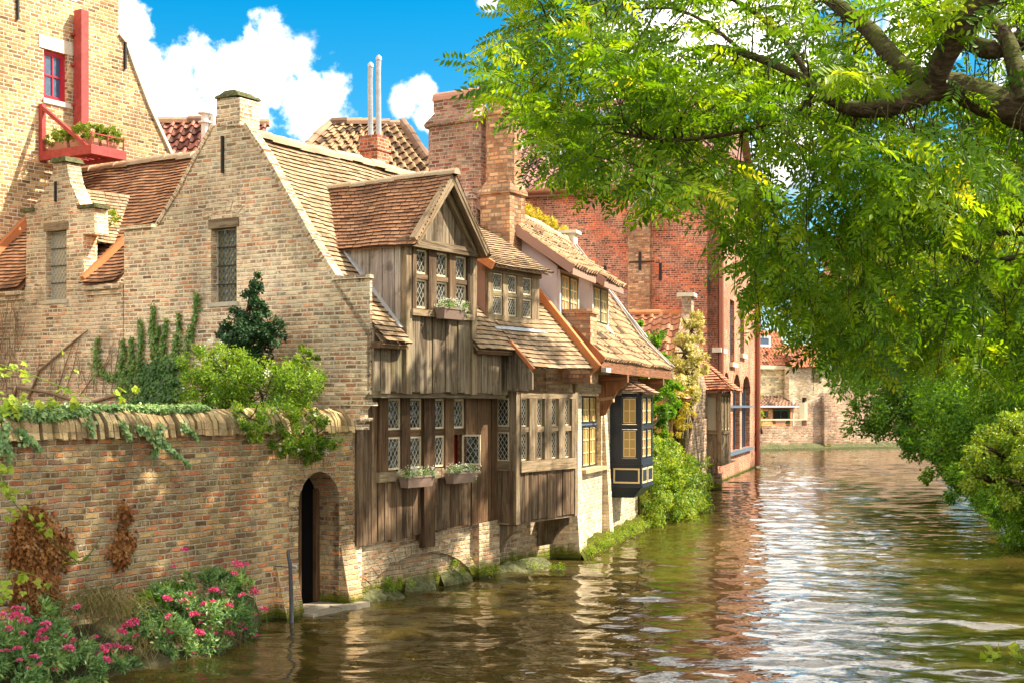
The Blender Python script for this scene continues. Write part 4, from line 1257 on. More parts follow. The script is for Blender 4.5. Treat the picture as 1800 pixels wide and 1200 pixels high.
for uu in (U0 + .17, U1 - .16):
    V = []
    for vv in (a_ + .15, b_ - .05):
        for a in range(9):
            an = math.pi * a / 8; V.append(tuple(A.W(uu + .15 * math.cos(an), vv, zc_ + .19 * math.sin(an))))
        for a in range(9):
            an = math.pi * a / 8; V.append(tuple(A.W(uu + .12 * math.cos(an), vv, zc_ + .155 * math.sin(an))))
    m.arr(V, [(a, a + 1, 19 + a, 18 + a) for a in range(8)] + [(9 + a, 27 + a, 28 + a, 10 + a) for a in range(8)] + [(a, 9 + a, 10 + a, a + 1) for a in range(8)] + [(18 + a, 19 + a, 28 + a, 27 + a) for a in range(8)], .6)
hb.part('chimney_hood', m, M['terracotta'], ch)
m = MB()
a_, b_ = cx(849), cx(899); U1 = U0 + .45
prism(m, A, cham(U0, U1, a_, b_, .10), 6.0, czh(208))
prism(m, A, cham(U0 - .04, U1 + .04, a_ - .04, b_ + .04, .10), czh(208) + .001, czh(204))
prism(m, A, cham(U0 - .04, U1 + .04, a_ - .04, b_ + .04, .10), czh(204) + .001, czh(190), cham(U0 + .06, U1 - .06, a_ + .1, b_ - .1, .05))
prism(m, A, [(U0 + .08, a_ + .12), (U0 + .08, b_ - .12), (U1 - .08, b_ - .12), (U1 - .08, a_ + .12)], czh(190) + .001, czh(178))
prism(m, A, [(U0 - .06, a_ - .02), (U0 - .06, b_ + .0), (U1 + .05, b_ + .0), (U1 + .05, a_ - .02)], 4.4, czh(346))
prism(m, A, [(U0 - .1, a_ - .05), (U0 - .1, b_ + .04), (U1 + .08, b_ + .04), (U1 + .08, a_ - .05)], czh(346) + .001, czh(341))
prism(m, A, [(U0 - .1, a_ - .05), (U0 - .1, b_ + .04), (U1 + .08, b_ + .04), (U1 + .08, a_ - .05)], czh(341) + .001, czh(322), [(U0 + .02, a_ + .05), (U0 + .02, b_ - .05), (U1 - .02, b_ - .05), (U1 - .02, a_ + .05)])
hb.part('chimney', m, M['brick_orange'])
m = MB(); m.bar(A.W(6.06, .86, rz(.86) + .10), A.W(6.06, -1.5, rz(-1.5) + .10), .10, .22); hb.part('party_verge', m, M['clay'], rf)

# ------------------------------------------------------------------ low wing left of the gable
wg = Thing('brick_wing', 'low brick wing with orange tiled roof and a small gabled wall dormer', 'house', G.W(-7, 0, 0))
w2 = win_hole(G, 81, 117, 405, 527)
dorm = g_px([(150, 489), (147, 462), (147, 412), (167, 412), (165, 366), (143, 364), (134, 345), (124, 322), (119, 300), (118, 286), (94, 286), (93, 302), (85, 322), (72, 345), (58, 367), (45, 371), (47, 396), (45, 489)])
m = MB(); m.plate(G, [(-4.935, 1.8), (-4.935, 5.02)] + [(dorm[0][0], 5.02)] + dorm[1:-1] + [(dorm[-1][0], 5.02), (-9.6, 5.02), (-9.6, 1.8)], [rect(*w2)], -.30, 0)
wg.part('wall', m, M['brick_gable'])
deep_window(wg, G, w2, .15, 'glass_pale', 'wood_beam')
m = MB()
dc = G.front(106, 286, 0)
prism(m, G, [(dc[0] - .22, .07), (dc[0] + .22, .07), (dc[0] + .22, -.36), (dc[0] - .22, -.36)], dc[1], dc[1] + .09, [(dc[0] - .17, .04), (dc[0] + .17, .04), (dc[0] + .17, -.3), (dc[0] - .17, -.3)])
for (x0, x1, y) in ((40, 62, 370), (140, 170, 364)):
    a, b = G.front(x0, y, 0), G.front(x1, y, 0); m.cut(); m.box(G, a[0], b[0], -.3, .06, a[1] - .04, a[1] + .02)
wg.part('capstone', m, M['mossy_stone'])
m = MB(); a0 = G.front(99, 320, 0); a1 = G.front(99, 355, 0); m.box(G, a0[0] - .014, a0[0] + .014, 0, .04, a1[1], a0[1]); wg.part('wall_anchor', m, M['iron'])
m = MB()
we, wr = (-.14, 5.06), (2.55, 7.66)
wl = [A.W(wr[0], -9.0, wr[1]), A.W(.3, -9.0, 5.46), A.W(we[0], -9.0, we[1])]
dl, dre = dorm[-1][0], dorm[0][0]
tiles(m, [A.W(wr[0], -9.0, wr[1]), A.W(.3, -9.0, 5.48)], [A.W(wr[0], -3.3, wr[1]), A.W(.3, -4.25, 5.48)], .105, .17, .02)
tiles(m, [A.W(.3, -9.6, 5.48), A.W(we[0], -9.6, we[1])], [A.W(.3, dl - .02, 5.48), A.W(we[0], dl - .02, we[1])], .105, .17, .02)
tiles(m, [A.W(.3, dre + .03, 5.48), A.W(we[0], dre + .03, we[1])], [A.W(.3, -4.97, 5.48), A.W(we[0], -4.97, we[1])], .105, .17, .02)
wrf = wg.part('roof', m, M['tile_orange'])
m = MB(); ridge(m, A.W(wr[0], -9.0, wr[1]), A.W(wr[0], -4.1, wr[1]), .11, .34); wg.part('ridge_cap', m, M['mortar_ridge'], wrf)
m = MB()                        # stepped brick cornice below the eaves
for (a, b) in ((-9.6, dl - .02), (dre + .03, -4.97)):
    for k in range(2): m.box(G, a, b, -.02, .05 + .05 * k, 4.86 + .08 * k, 4.93 + .08 * k)
    m.cut()
wg.part('cornice', m, M['brick_gable'])
# the wall dormer's own little roof, running back into the big slope
ua = (dorm[0][0] + dorm[-1][0]) / 2 + .02; za = dorm[9][1] - .35
m = MB(); zb2 = dorm[4][1] - .52
tiles(m, [A.W(.3, ua, za), A.W(.3, ua + .75, zb2)], [A.W((za - 5.2) / 1.0 + .05, ua, za), A.W(max(.35, zb2 - 5.15), ua + .75, zb2)], .1, .16, .02)
tiles(m, [A.W((za - 5.2) / 1.0 + .05, ua, za), A.W(max(.35, zb2 - 5.15), ua - .75, zb2)], [A.W(.3, ua, za), A.W(.3, ua - .75, zb2)], .1, .16, .02)
wg.part('dormer_roof', m, M['tile_tan'])
m = MB(); m.bar(A.W(-.1, dre + .06, 5.14), A.W(.75, dre + .25, 5.98), .12, .10); m.cut(); m.bar(A.W(.0, -8.93, 5.32), A.W(2.5, -8.93, 7.72), .12, .16); wg.part('clay_verge', m, M['clay'], wrf)

# ------------------------------------------------------------------ yellow brick tower house with the red platform
tw = Thing('brick_tower_house', 'tall yellow brick house with sloping gable edge and red framed window', 'house', T9.W(1, 0, 0))
wt = px_rect(T9, 77, 118, 93, 184, 0)
wt = (wt[0], wt[1], 8.97, 9.93)
tp = [T9.front(x, y, 0) for x, y in ((303, 279), (284, 238), (262, 190), (236, 122), (220, 76), (209, 62))]
m = MB(); m.plate(T9, [(-6, 1.5), (tp[0][0], 1.5)] + tp + [(tp[-1][0], 15), (-6, 15)], [rect(*wt)], -.5, 0)
m.box(T9, -6, 3.3, -6, -.5, 1.5, 15)
tw.part('wall', m, M['brick_tower'])
m = MB()
for a, b in zip(tp[:-1], tp[1:]): m.bar(T9.W(a[0], -.2, a[1] + .03), T9.W(b[0], -.2, b[1] + .03), .5, .07)
tw.part('coping', m, M['limestone'])
m = MB()
m.box(T9, wt[0] - .12, wt[1] + .14, -.3, .012, wt[3] + .003, wt[3] + .26); m.cut(); m.box(T9, wt[0] - .02, wt[1] + .12, -.3, .03, wt[2] - .1, wt[2] - .004)
b0 = T9.front(128, -2, 0); m.cut(); m.box(T9, b0[0] - .3, b0[0] + .1, -.1, .01, b0[1] - .05, b0[1] + .3)
tw.part('stone_dressing', m, M['limestone'])
sash(tw, None, T9, wt[0], wt[1], wt[2], wt[3], -.12, 2, 2, M['red_frame'], M['red_frame'], .06, .03, M['glass_sky'])
m = MB()
pu = T9.front(140, 120, .12)[0]; pz0, pz1 = T9.front(140, 232, .12)[1], T9.front(140, 20, .12)[1]
m.box(T9, pu - .09, pu + .09, .06, .28, pz0, pz1)
for z in (pz0 + .5, pz0 + 1.3, pz1 - .5): m.box(T9, pu - .13, pu - .07, 0, .1, z, z + .05)
tw.part('steel_post', m, M['red_paint'])
m = MB()
pl0, pl1, po, pz = 1.56, 2.42, 1.40, 7.72
for (a, b) in ((pl0, pl0 + .09), (pl1 - .09, pl1)): m.box(T9, a, b, 0, po, pz, pz + .17)
m.box(T9, pl0, pl1, po, po + .09, pz, pz + .17); m.box(T9, pl0 - .0, pl0 + .09, .0, .10, pz + .17, pz + 1.1)
m.bar(T9.W(pl0 + .04, .05, pz + 1.05), T9.W(pl0 + .04, po - .05, pz + .14), .07, .07)
for i in range(9): m.box(T9, pl0 + .09, pl1 - .09, .08 + i * .15, .16 + i * .15, pz + .05, pz + .09)
for (u, v) in ((pl0 + .04, po + .05), (pl1 - .04, po + .05), ((pl0 + pl1) / 2, po + .05)): m.bar(T9.W(u, v, pz + .15), T9.W(u, v, pz + .42), .025, .025, (1, 0, 0))
m.bar(T9.W(pl0, po + .05, pz + .40), T9.W(pl1, po + .05, pz + .40), .02, .02)
tw.part('platform', m, M['red_paint'])
m = MB()
for (x, y0, y1) in ((30, -30, 35), (219, 75, 122)):
    a, b = T9.front(x, y0, 0), T9.front(x, y1, 0); m.box(T9, a[0] - .02, a[0] + .02, 0, .05, b[1], a[1]); m.cut()
tw.part('wall_anchor', m, M['iron'])


def planter(uv0, uv1, label):
    (u0, v0), (u1, v1) = uv0, uv1; z = pz + .09
    T = Thing('planter_box', label, 'planter', T9.W((u0 + u1) / 2, (v0 + v1) / 2, z), 'planters on the red platform')
    m = MB(); c = .03; prism(m, T9, [(u0 + c, v1 - c), (u0 + c, v0 + c), (u1 - c, v0 + c), (u1 - c, v1 - c)], z, z + .25, [(u0, v1), (u0, v0), (u1, v0), (u1, v1)])
    T.part('box', m, M['terracotta'])
    m = MB(); n = 3; L = max(u1 - u0, v1 - v0)
    bl = [(T9.W(u0 + (u1 - u0) * f, v0 + (v1 - v0) * f, z + .36), (.20, .20, .17)) for f in (.12, .37, .63, .88)]
    if u1 - u0 > v1 - v0: bl = [(T9.W(u0 + (u1 - u0) * f, (v0 + v1) / 2, z + .36), (.20, .20, .17)) for f in (.12, .37, .63, .88)]
    else: bl = [(T9.W((u0 + u1) / 2, v0 + (v1 - v0) * f, z + .36), (.20, .20, .17)) for f in (.12, .37, .63, .88)]
    bush_leaves(m, bl, 2400, .045, .028, 60, .28, 0, -.3)
    T.part('plant', m, M['leaf_box'])


planter((pl0 + .11, .12), (pl0 + .34, .68), 'terracotta planter with box plant against the tower wall, innermost on the red platform')
planter((pl0 + .11, .74), (pl0 + .34, 1.34), 'terracotta planter with box plant behind the slanting red strut')
planter((pl0 + .38, 1.1), (pl1 - .03, 1.34), 'terracotta planter along the outer edge of the red platform, farthest from the strut')
# ------------------------------------------------------------------ cream brick house with the navy bay
hc = Thing('cream_brick_house', 'cream brick canal house with pantile roof, two lilac dormers and a navy corner bay', 'house', C.W(3, 0, 0))
CV, CZ, CS = -2.0, 7.15, 1.33
cz = lambda v: CZ - CS * (v - CV)
cw = px_rect(C, 1022, 1057, 695, 821, 0)
cb0, cb1, cbv = 3.77, 5.15, .70
m = MB(); m.plate(C, [(-.02, -.5), (7.3, -.5), (7.3, 4.3), (-.02, 4.3)], [rect(*cw)], -.45, 0)
m.plate(C.end(0), [(-6, -.5), (-.0, -.5), (-.0, 4.2), (CV, CZ - .15), (-6, 5)], [], -.3, .0)
m.plate(C.end(7.3), [(-6, -.5), (-.0, -.5), (-.0, 4.2), (CV, CZ - .15), (-6, 5)], [], -.0, .3)
hc.part('wall', m, M['brick_cream'])
m = MB()
for (u0, u1, w) in ((-.02, .62, .26), (cw[1] + .12, cw[1] + .5, .20)):      # battered buttresses either side of the window
    m.hexa([C.W(u0, w, -.4), C.W(u1, w, -.4), C.W(u1, -.02, -.4), C.W(u0, -.02, -.4)], [C.W(u0, .02, 3.2), C.W(u1 - .12, .02, 3.2), C.W(u1 - .12, -.02, 3.2), C.W(u0, -.02, 3.2)]); m.cut()
hc.part('buttress', m, M['brick_cream'])
m = MB(); V = []
for i in range(30):
    u = i * .25
    for (v, z) in ((.0, .30), (.16, .26), (.30, .1), (.36, -.2)): V.append(tuple(C.W(u, v + random.uniform(-.03, .03), z + random.uniform(-.05, .05))))
m.arr(V, [(i * 4 + j, i * 4 + j + 1, i * 4 + 5 + j, i * 4 + 4 + j) for i in range(29) for j in range(3)], .5)
hc.part('mossy_footing', m, M['mossy'])
m = MB(); bush_leaves(m, [(C.W(.5 + i * .75, .26, .20), (.22, .45, .10)) for i in range(9)], 5200, .035, .02, 160, .3, 0, .2); hc.part('moss', m, M['leaf_lime'])
m = MB(); m.box(C, cw[0] - .1, cw[1] + .12, -.3, .12, cw[2] - .08, cw[2] - .004); hc.part('sill', m, M['drab_wood'])
um = [cw[0] + (cw[1] - cw[0]) * i / 3 for i in range(4)]; zmid = cw[2] + (cw[3] - cw[2]) * .6
for i in range(3):
    sash(hc, None, C, um[i], um[i + 1], cw[2], zmid - .02, -.16, 2, 3, M['navy'], M['cream_trim'], .04, .022, M['glass_curtain'])
    sash(hc, None, C, um[i], um[i + 1], zmid + .02, cw[3], -.16, 2, 2, M['navy'], M['cream_trim'], .04, .022, M['glass_curtain'])
m = MB(); m.box(C, cw[0] - .02, cw[1] + .02, -.17, -.10, zmid - .018, zmid + .018); hc.part('transom', m, M['slate_blue'])
m = MB(); m.box(C, .3, 3.7, -.1, .06, 3.22, 3.42, None, 0, True); hc.part('lintel', m, M['wood_beam'])
# roof with a flatter foot
prof = [(CV, CZ), (-.9, cz(-.9)), (-.15, 4.62), (.62, 3.86)]
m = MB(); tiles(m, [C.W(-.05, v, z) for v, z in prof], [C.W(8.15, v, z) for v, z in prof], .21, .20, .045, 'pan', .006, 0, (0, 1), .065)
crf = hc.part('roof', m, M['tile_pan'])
m = MB(); tiles(m, [C.W(0, CV, CZ), C.W(0, -6, 3.6)], [C.W(8.1, CV, CZ), C.W(8.1, -6, 3.6)], .3, .4, .03); hc.part('rear_roof', m, M['tile_pan'])
m = MB(); ridge(m, C.W(.4, CV, CZ), C.W(8.1, CV, CZ), .11, .36); hc.part('ridge_cap', m, M['mortar_ridge'], crf)
m = MB()
for a, b in zip(prof[:-1], prof[1:]): m.bar(C.W(8.16, a[0], a[1] - .02), C.W(8.16, b[0], b[1] - .02), .12, .26); m.bar(C.W(8.0, a[0], a[1] + .09), C.W(8.0, b[0], b[1] + .09), .2, .06)
hc.part('verge_board', m, M['wood_grey'], crf)
m = MB()
for a, b in zip(prof[:-1], prof[1:]): m.bar(C.W(-.09, a[0], a[1] - .10), C.W(-.09, b[0], b[1] - .10), .06, .34)
hc.part('clay_verge', m, M['clay'], crf)
m = MB(); m.bar(C.W(.05, .60, 3.72), C.W(8.1, .60, 3.72), .05, .2); m.bar(C.W(-.02, .62, 3.74), C.W(-.02, .05, 4.3), .05, .2)
hc.part('fascia', m, M['wood_brown'])
m = MB(); 
for uu in (2.6, 7.0):
    m.box(C, uu, uu + .16, 0, .62, 3.46, 3.62, None, 0, True)
    pts = [(.02, 2.75), (.14, 2.78), (.24, 3.0), (.40, 3.28), (.60, 3.44), (.60, 3.46), (.02, 3.46)]
    m.plate(C.end(uu + .03), pts, [], -.11, 0, None, 0, (0, 0, 1)); m.cut()
hc.part('eave_bracket', m, M['wood_brown'])
# brick stub closing the party verge
m = MB(); prism(m, C, [(-.12, .45), (-.12, -.1), (.42, -.1), (.42, .45)], 3.4, 4.72); prism(m, C, [(-.17, .5), (-.17, -.15), (.47, -.15), (.47, .5)], 4.721, 4.80)
hc.part('party_stub', m, M['brick_orange'])
# two shed dormers
for k, (x0, x1, y0, y1) in enumerate(((985, 1014, 502, 558), (1042, 1066, 519, 581))):
    vd = -.12; u0, u1, z0, z1 = px_rect(C, x0, x1, y0, y1, vd); u1 = max(u1, u0 + 1.1); 
    z0 = cz(vd) + .06; z1 = z0 + .78
    m = MB(); m.box(C, u0 - .12, u1 + .12, vd - .06, vd + .02, z0 - .06, z0 + .02); m.box(C, u0 - .12, u1 + .12, vd - .06, vd + .02, z1, z1 + .06)
    m.box(C, u0 - .12, u0 - .01, vd - .06, vd + .02, z0 + .02, z1); m.box(C, u1 + .01, u1 + .12, vd - .06, vd + .02, z0 + .02, z1)
    for uu in (u0 - .14, u1 + .08): m.hexa([C.W(uu, vd - .03, z0 - .2), C.W(uu + .06, vd - .03, z0 - .2), C.W(uu + .06, -1.7, cz(-1.7)), C.W(uu, -1.7, cz(-1.7))], [C.W(uu, vd - .03, z1 + .12), C.W(uu + .06, vd - .03, z1 + .12), C.W(uu + .06, -1.7, cz(-1.7) + .1), C.W(uu, -1.7, cz(-1.7) + .1)])
    hc.part('dormer_wall', m, M['render_lilac'])
    sl = [(-1.75, cz(-1.75) + .14), (vd + .32, z1 + .10)]
    m = MB(); tiles(m, [C.W(u0 - .32, v, z) for v, z in sl], [C.W(u1 + .32, v, z) for v, z in sl], .21, .20, .045, 'pan', .006, 0, (0, 1), .065)
    hc.part('dormer_roof', m, M['tile_pan'])
    m = MB()
    for uu in (u0 - .33, u1 + .33): m.bar(C.W(uu, sl[0][0], sl[0][1] - .07), C.W(uu, sl[1][0], sl[1][1] - .07), .04, .17); m.cut()
    m.bar(C.W(u0 - .32, sl[1][0] - .02, sl[1][1] - .09), C.W(u1 + .32, sl[1][0] - .02, sl[1][1] - .09), .04, .14)
    hc.part('dormer_fascia', m, M['render_brown'])
    um_ = (u0 + u1) / 2
    for a, b in ((u0, um_ - .01), (um_ + .01, u1)): sash(hc, None, C, a, b, z0 + .03, z1, vd - .02, 2, 3, M['navy'], M['cream_trim'], .03, .022, M['glass_pale'])
    m = MB(); m.hexa([C.W(u0 - .12, vd + .03, z0 - .02), C.W(u1 + .12, vd + .03, z0 - .02), C.W(u1 + .12, vd, z0 - .02), C.W(u0 - .12, vd, z0 - .02)], [C.W(u0 - .12, vd + .22, cz(vd + .22) + .13), C.W(u1 + .12, vd + .22, cz(vd + .22) + .13), C.W(u1 + .12, vd + .2, cz(vd + .22) + .1), C.W(u0 - .12, vd + .2, cz(vd + .22) + .1)])
    m.bar(C.W(u0 - .2, vd, cz(vd) + .08), C.W(u0 - .2, -1.6, cz(-1.6) + .08), .08, .04); m.cut()
    m.bar(C.W(u1 + .2, vd, cz(vd) + .08), C.W(u1 + .2, -1.6, cz(-1.6) + .08), .08, .04)
    hc.part('dormer_flashing', m, M['zinc'])
m = MB(); m.bar(C.W(7.75, .1, cz(.1) + .28), C.W(7.75, -1.9, cz(-1.9) + .08), .1, .03); hc.part('flashing', m, M['zinc'], crf)
m = MB(); prism(m, C, [(7.9, -1.8), (7.9, -2.3), (8.3, -2.3), (8.3, -1.8)], 6.9, 7.3); prism(m, C, [(7.82, -1.72), (7.82, -2.38), (8.38, -2.38), (8.38, -1.72)], 7.301, 7.38); hc.part('gable_finial', m, M['limestone'])
m = MB(); m.bar(C.W(.12, .66, 3.66), C.W(.55, .66, 3.66), .09, .09); hc.part('gutter_end', m, M['zinc'])

# navy bay
CB = C.end(cb0)
m = MB()
pl = [(cb0, 0), (cb0, cbv), (cb1, cbv), (cb1, 0)]
prism(m, C, pl, 1.20, 1.66); prism(m, C, pl, 1.66, 1.78, [(cb0 - .0, 0), (cb0 - .0, cbv), (cb1 + .0, cbv), (cb1, 0)])
prism(m, C, [(cb0 + .12, 0), (cb0 + .12, cbv - .2), (cb1 - .12, cbv - .2), (cb1 - .12, 0)], .96, 1.20, pl)
prism(m, C, [(cb0 - .03, 0), (cb0 - .03, cbv + .03), (cb1 + .03, cbv + .03), (cb1 + .03, 0)], 1.66, 1.70)
prism(m, C, [(cb0 - .03, 0), (cb0 - .03, cbv + .03), (cb1 + .03, cbv + .03), (cb1 + .03, 0)], 1.19, 1.235)
for (a, b, z0, z1) in ((0, .26, 1.78, 3.2), (.60, .70, 1.78, 3.2)): m.box(CB, a, b, -.07, -.001, z0, z1)
for (z0, z1) in ((1.78, 1.82), (2.46, 2.56), (3.16, 3.24)): m.box(CB, .26, .60, -.07, -.002, z0, z1)
for (a, b) in ((cb0 + .07, cb0 + .14), (cb0 + .64, cb0 + .74), (cb1 - .08, cb1)): m.box(C, a, b, cbv - .07, cbv - .001, 1.78, 3.2)
for (z0, z1) in ((1.78, 1.82), (2.46, 2.56), (3.16, 3.24)): m.box(C, cb0 + .14, cb1 - .08, cbv - .07, cbv - .002, z0, z1)
hc.part('bay', m, M['navy'])
m = MB()
for (Fm, a, b) in ((CB, .08, .66), (C, cb0 + .06, cb0 + .62), (C, cb0 + .72, cb1 - .06)):
    v = .004 if Fm is CB else cbv + .004
    for (p, q, r, s) in ((a, b, 1.28, 1.315), (a, b, 1.575, 1.61), (a, a + .035, 1.315, 1.575), (b - .035, b, 1.315, 1.575)): m.box(Fm, p, q, v - .01, v + .008, r, s)
hc.part('bay_panel_trim', m, M['cream_trim'])
for (Fm, a, b, v) in ((CB, .27, .59, -.06), (C, cb0 + .15, cb0 + .63, cbv - .06), (C, cb0 + .75, cb1 - .09, cbv - .06)):
    sash(hc, None, Fm, a, b, 1.83, 2.45, v, 2, 3, M['navy'], M['cream_trim'], .02, .022, M['glass_curtain'])
    sash(hc, None, Fm, a, b, 2.57, 3.15, v, 2, 2, M['navy'], M['cream_trim'], .02, .022, M['glass_curtain'])
m = MB()
e = .14; zt_, ze = 3.72, 3.27
tiles(m, [C.W(cb0 + .1, .0, zt_), C.W(cb0 - e, cbv + e, ze)], [C.W(cb1 - .1, .0, zt_), C.W(cb1 + e, cbv + e, ze)], .12, .2, .02)
tiles(m, [C.W(cb0 + .08, -.0, zt_), C.W(cb0 - e, -.0, ze)], [C.W(cb0 + .1, .0, zt_), C.W(cb0 - e, cbv + e, ze)], .12, .2, .02)
hc.part('bay_roof', m, M['tile_brown'])
m = MB(); m.tube([C.W(2.72, .02, 3.10), C.W(2.72, .30, 3.14)], .10, 10); hc.part('beam_end', m, M['drab_wood'])

# ------------------------------------------------------------------ tall red brick building
rb = Thing('red_brick_building', 'tall red brick building with blind side wall, arched canal windows and plum pantile roof', 'building', F.W(6, 0, 0))
LF, HF = 13.6, 11.3
fw = []
for (x0, x1, y0, y1) in ((1262, 1271.5, 528, 612), (1283, 1291, 528, 637), (1301, 1308, 528, 622)):
    fw.append(px_rect(F, x0, x1, y0, y1, 0))
ar = [px_rect(F, x0, x1, 690, 803, 0) for x0, x1 in ((1270, 1281), (1288, 1300.5), (1304, 1318))]
arz = (1.1, 2.7, 4.25)
holes = [rect(*r) for r in fw]
for r in ar: holes.append([(r[0], arz[0]), (r[1], arz[0])] + arch_pts(r[0], r[1], arz[1] + .8, arz[2], 10))
m = MB(); m.plate(F, [(0, -.5), (LF, -.5), (LF, HF), (0, HF)], holes, -.4, 0)
m.plate(F.end(LF), [(-14, -.5), (0, -.5), (0, HF), (-14, HF)], [], 0, .3)
rb.part('canal_wall', m, M['brick_facade'])
m = MB(); m.plate(FS, [(-9.3, -.5), (-.002, -.5), (-.002, HF - .03), (-9.3, HF - .03)], [], -.4, 0)
rb.part('side_wall', m, M['brick_red'])
bx0, bx1 = FS.front(1107, 450, 0)[0], FS.front(1145, 450, 0)[0]
m = MB(); m.box(FS, bx0, bx1, 0, .38, 4, 10.6); m.hexa([FS.W(bx0, .38, 10.6), FS.W(bx1, .38, 10.6), FS.W(bx1, 0, 10.6), FS.W(bx0, 0, 10.6)], [FS.W(bx0, .02, 11.1), FS.W(bx1, .02, 11.1), FS.W(bx1, 0, 11.1), FS.W(bx0, 0, 11.1)])
rb.part('buttress', m, M['brick_orange'])
m = MB()
fa0 = FS.front(1069, 520, 0)[0]; fa1 = bx0 - .02; fz = FS.front(1090, 505, 0)[1]
m.plate(FS, [(fa0, 4), (fa1, 4), (fa1, fz), (fa0 + (fa1 - fa0) * .5, fz - .02), (fa0, fz - .22)], [], -.1, .012)
rb.part('blocked_arch', m, M['brick_chimney'])
m = MB(); voussoirs(m, FS, fa0 - 1.9, fa1 + .5, fz - 1.8, fz + .05, -.1, .02, .35, 26, 0, 1.0, 2.0)
rb.part('relieving_arch', m, M['brick_red'])
m = MB()
for (x, y0, y1, v) in ((1064, 467, 497, 0), (1125, 443, 475, .39), (1161, 463, 493, 0), (1246, 482, 512, 0), (1020, 330, 350, 0)):
    a, b = FS.front(x, y0, v), FS.front(x, y1, v); m.box(FS, a[0] - .05, a[0] + .05, v, v + .06, b[1], a[1]); m.cut()
a, b = FS.front(1108, 461, .39), FS.front(1148, 461, .39); m.box(FS, a[0] - .05, b[0] + .05, .39, .43, a[1] - .025, a[1] + .025)
for x in (1247, 1292): pass
rb.part('wall_anchor', m, M['iron'])
# roof: ridge parallel to the side wall
m = MB(); rr = 5.2; rise = 4.4
tiles(m, [FS.W(-9.3, -rr, HF + rise), FS.W(-9.3, .35, HF - .05)], [FS.W(.3, -rr, HF + rise), FS.W(.3, .35, HF - .05)], .34, .27, .05, 'pan', .01, 0, (0, 1), .07)
rrf = rb.part('roof', m, M['tile_plum'])
m = MB(); tiles(m, [FS.W(-9.3, -rr, HF + rise), FS.W(-9.3, -14, HF)], [FS.W(.3, -rr, HF + rise), FS.W(.3, -14, HF)], .6, .6, .05)
m.poly([FS.W(.0, .3, HF - .1), FS.W(.0, -13.6, HF - .1), FS.W(.0, -rr, HF + rise - .1)]); rb.part('rear_roof', m, M['tile_plum'])
m = MB(); ridge(m, FS.W(-9.3, -rr, HF + rise), FS.W(.3, -rr, HF + rise), .2, .5); rb.part('ridge_cap', m, M['tile_plum'], rrf)
rs = lambda v: HF - .05 + (rise + .05) * (.35 - v) / (rr + .35)
m = MB(); m.tube([FS.W(-9.3, .42, HF - .12), FS.W(.3, .42, HF - .12)], .13, 8); rb.part('gutter', m, M['copper_gutter'])
m = MB(); m.box(FS, -9.3, .0, .0, .30, HF - .28, HF - .14); rb.part('soffit', m, M['zinc'])


def roof_panel(T, name, Fm, u0, u1, va, vb_, fz_, frame, gl, fr=.07, lift=.10):
    P = lambda u, v, e: Fm.W(u, v, fz_(v) + e)
    m = MB()
    for (a, b, c, d) in ((u0, u1, va, va + fr), (u0, u1, vb_ - fr, vb_), (u0, u0 + fr, va + fr, vb_ - fr), (u1 - fr, u1, va + fr, vb_ - fr)):
        m.hexa([P(a, c, 0), P(b, c, 0), P(b, d, 0), P(a, d, 0)], [P(a, c, lift + .03), P(b, c, lift + .03), P(b, d, lift + .03), P(a, d, lift + .03)])
    w = T.part(name, m, M[frame])
    g_ = MB(); g_.poly([P(u0 + fr, va + fr, lift), P(u1 - fr, va + fr, lift), P(u1 - fr, vb_ - fr, lift), P(u0 + fr, vb_ - fr, lift)]); T.part('pane', g_, M[gl], w)
    return w


u_ = FS.front(905, 285, -1.6)[0]
roof_panel(rb, 'roof_window', FS, u_ - .9, u_ + .12, -2.7, -1.2, rs, 'zinc', 'glass_sky', .1, .14)
for x in (1010, 1165): u_ = FS.front(x, 285, -2.5)[0]; roof_panel(rb, 'roof_window', FS, u_ - .4, u_ + .5, -2.9, -1.6, rs, 'zinc', 'glass_sky', .1, .14)
roof_panel(rb, 'solar_panel', FS, -9.1, -4.6, -4.45, -3.55, rs, 'slate_blue', 'solar', .05, .12)
for r in fw: sash(rb, None, F, *r, -.2, 1, 3, M['slate_blue'], M['slate_blue'], .08, .05, M['glass_dark'])
m = MB()
for r in fw: m.box(F, r[0] - .15, r[1] + .15, -.2, .14, r[2] - .18, r[2] - .004); m.cut()
rb.part('sill', m, M['limestone'])
for r in ar:
    pts = [(r[0], arz[0]), (r[1], arz[0])] + arch_pts(r[0], r[1], arz[1] + .8, arz[2], 10)
    g_ = MB(); g_.poly([F.W(u, -.22, z) for u, z in pts]); o = rb.part('arched_window', g_, M['glass_dark'])
    b_ = MB()
    for i in range(1, 4): uu = r[0] + (r[1] - r[0]) * i / 4; b_.box(F, uu - .022, uu + .022, -.2, -.12, arz[0], arz[2] - .25 - .35 * abs(i - 2))
    b_.box(F, r[0], r[1], -.2, -.11, 2.85, 2.95)
    rb.part('glazing_grid', b_, M['slate_blue'], o)
m = MB(); m.box(F, ar[0][0] - .1, ar[-1][1] + .2, -.2, .16, arz[0] - .14, arz[0] - .004); rb.part('window_ledge', m, M['slate_blue'])
m = MB(); m.bar(F.W(ar[0][0], .10, 2.9), F.W(ar[-1][1] + .1, .10, 2.9), .06, .09); rb.part('tie_rail', m, M['slate_blue'])
m = MB()
for r in ar: voussoirs(m, F, r[0], r[1], arz[1] + .8, arz[2], -.1, .03, .22, 12); m.cut()
rb.part('arch_ring', m, M['brick_facade'])
m = MB()
m.tube([F.W(.12, .10, 3.6), F.W(.12, .10, 9.5)], .11, 8); m.cut()
m.tube([F.W(LF - .25, .14, .15), F.W(LF - .25, .14, 10.8)], .12, 8)
rb.part('downpipe', m, M['copper_gutter'])
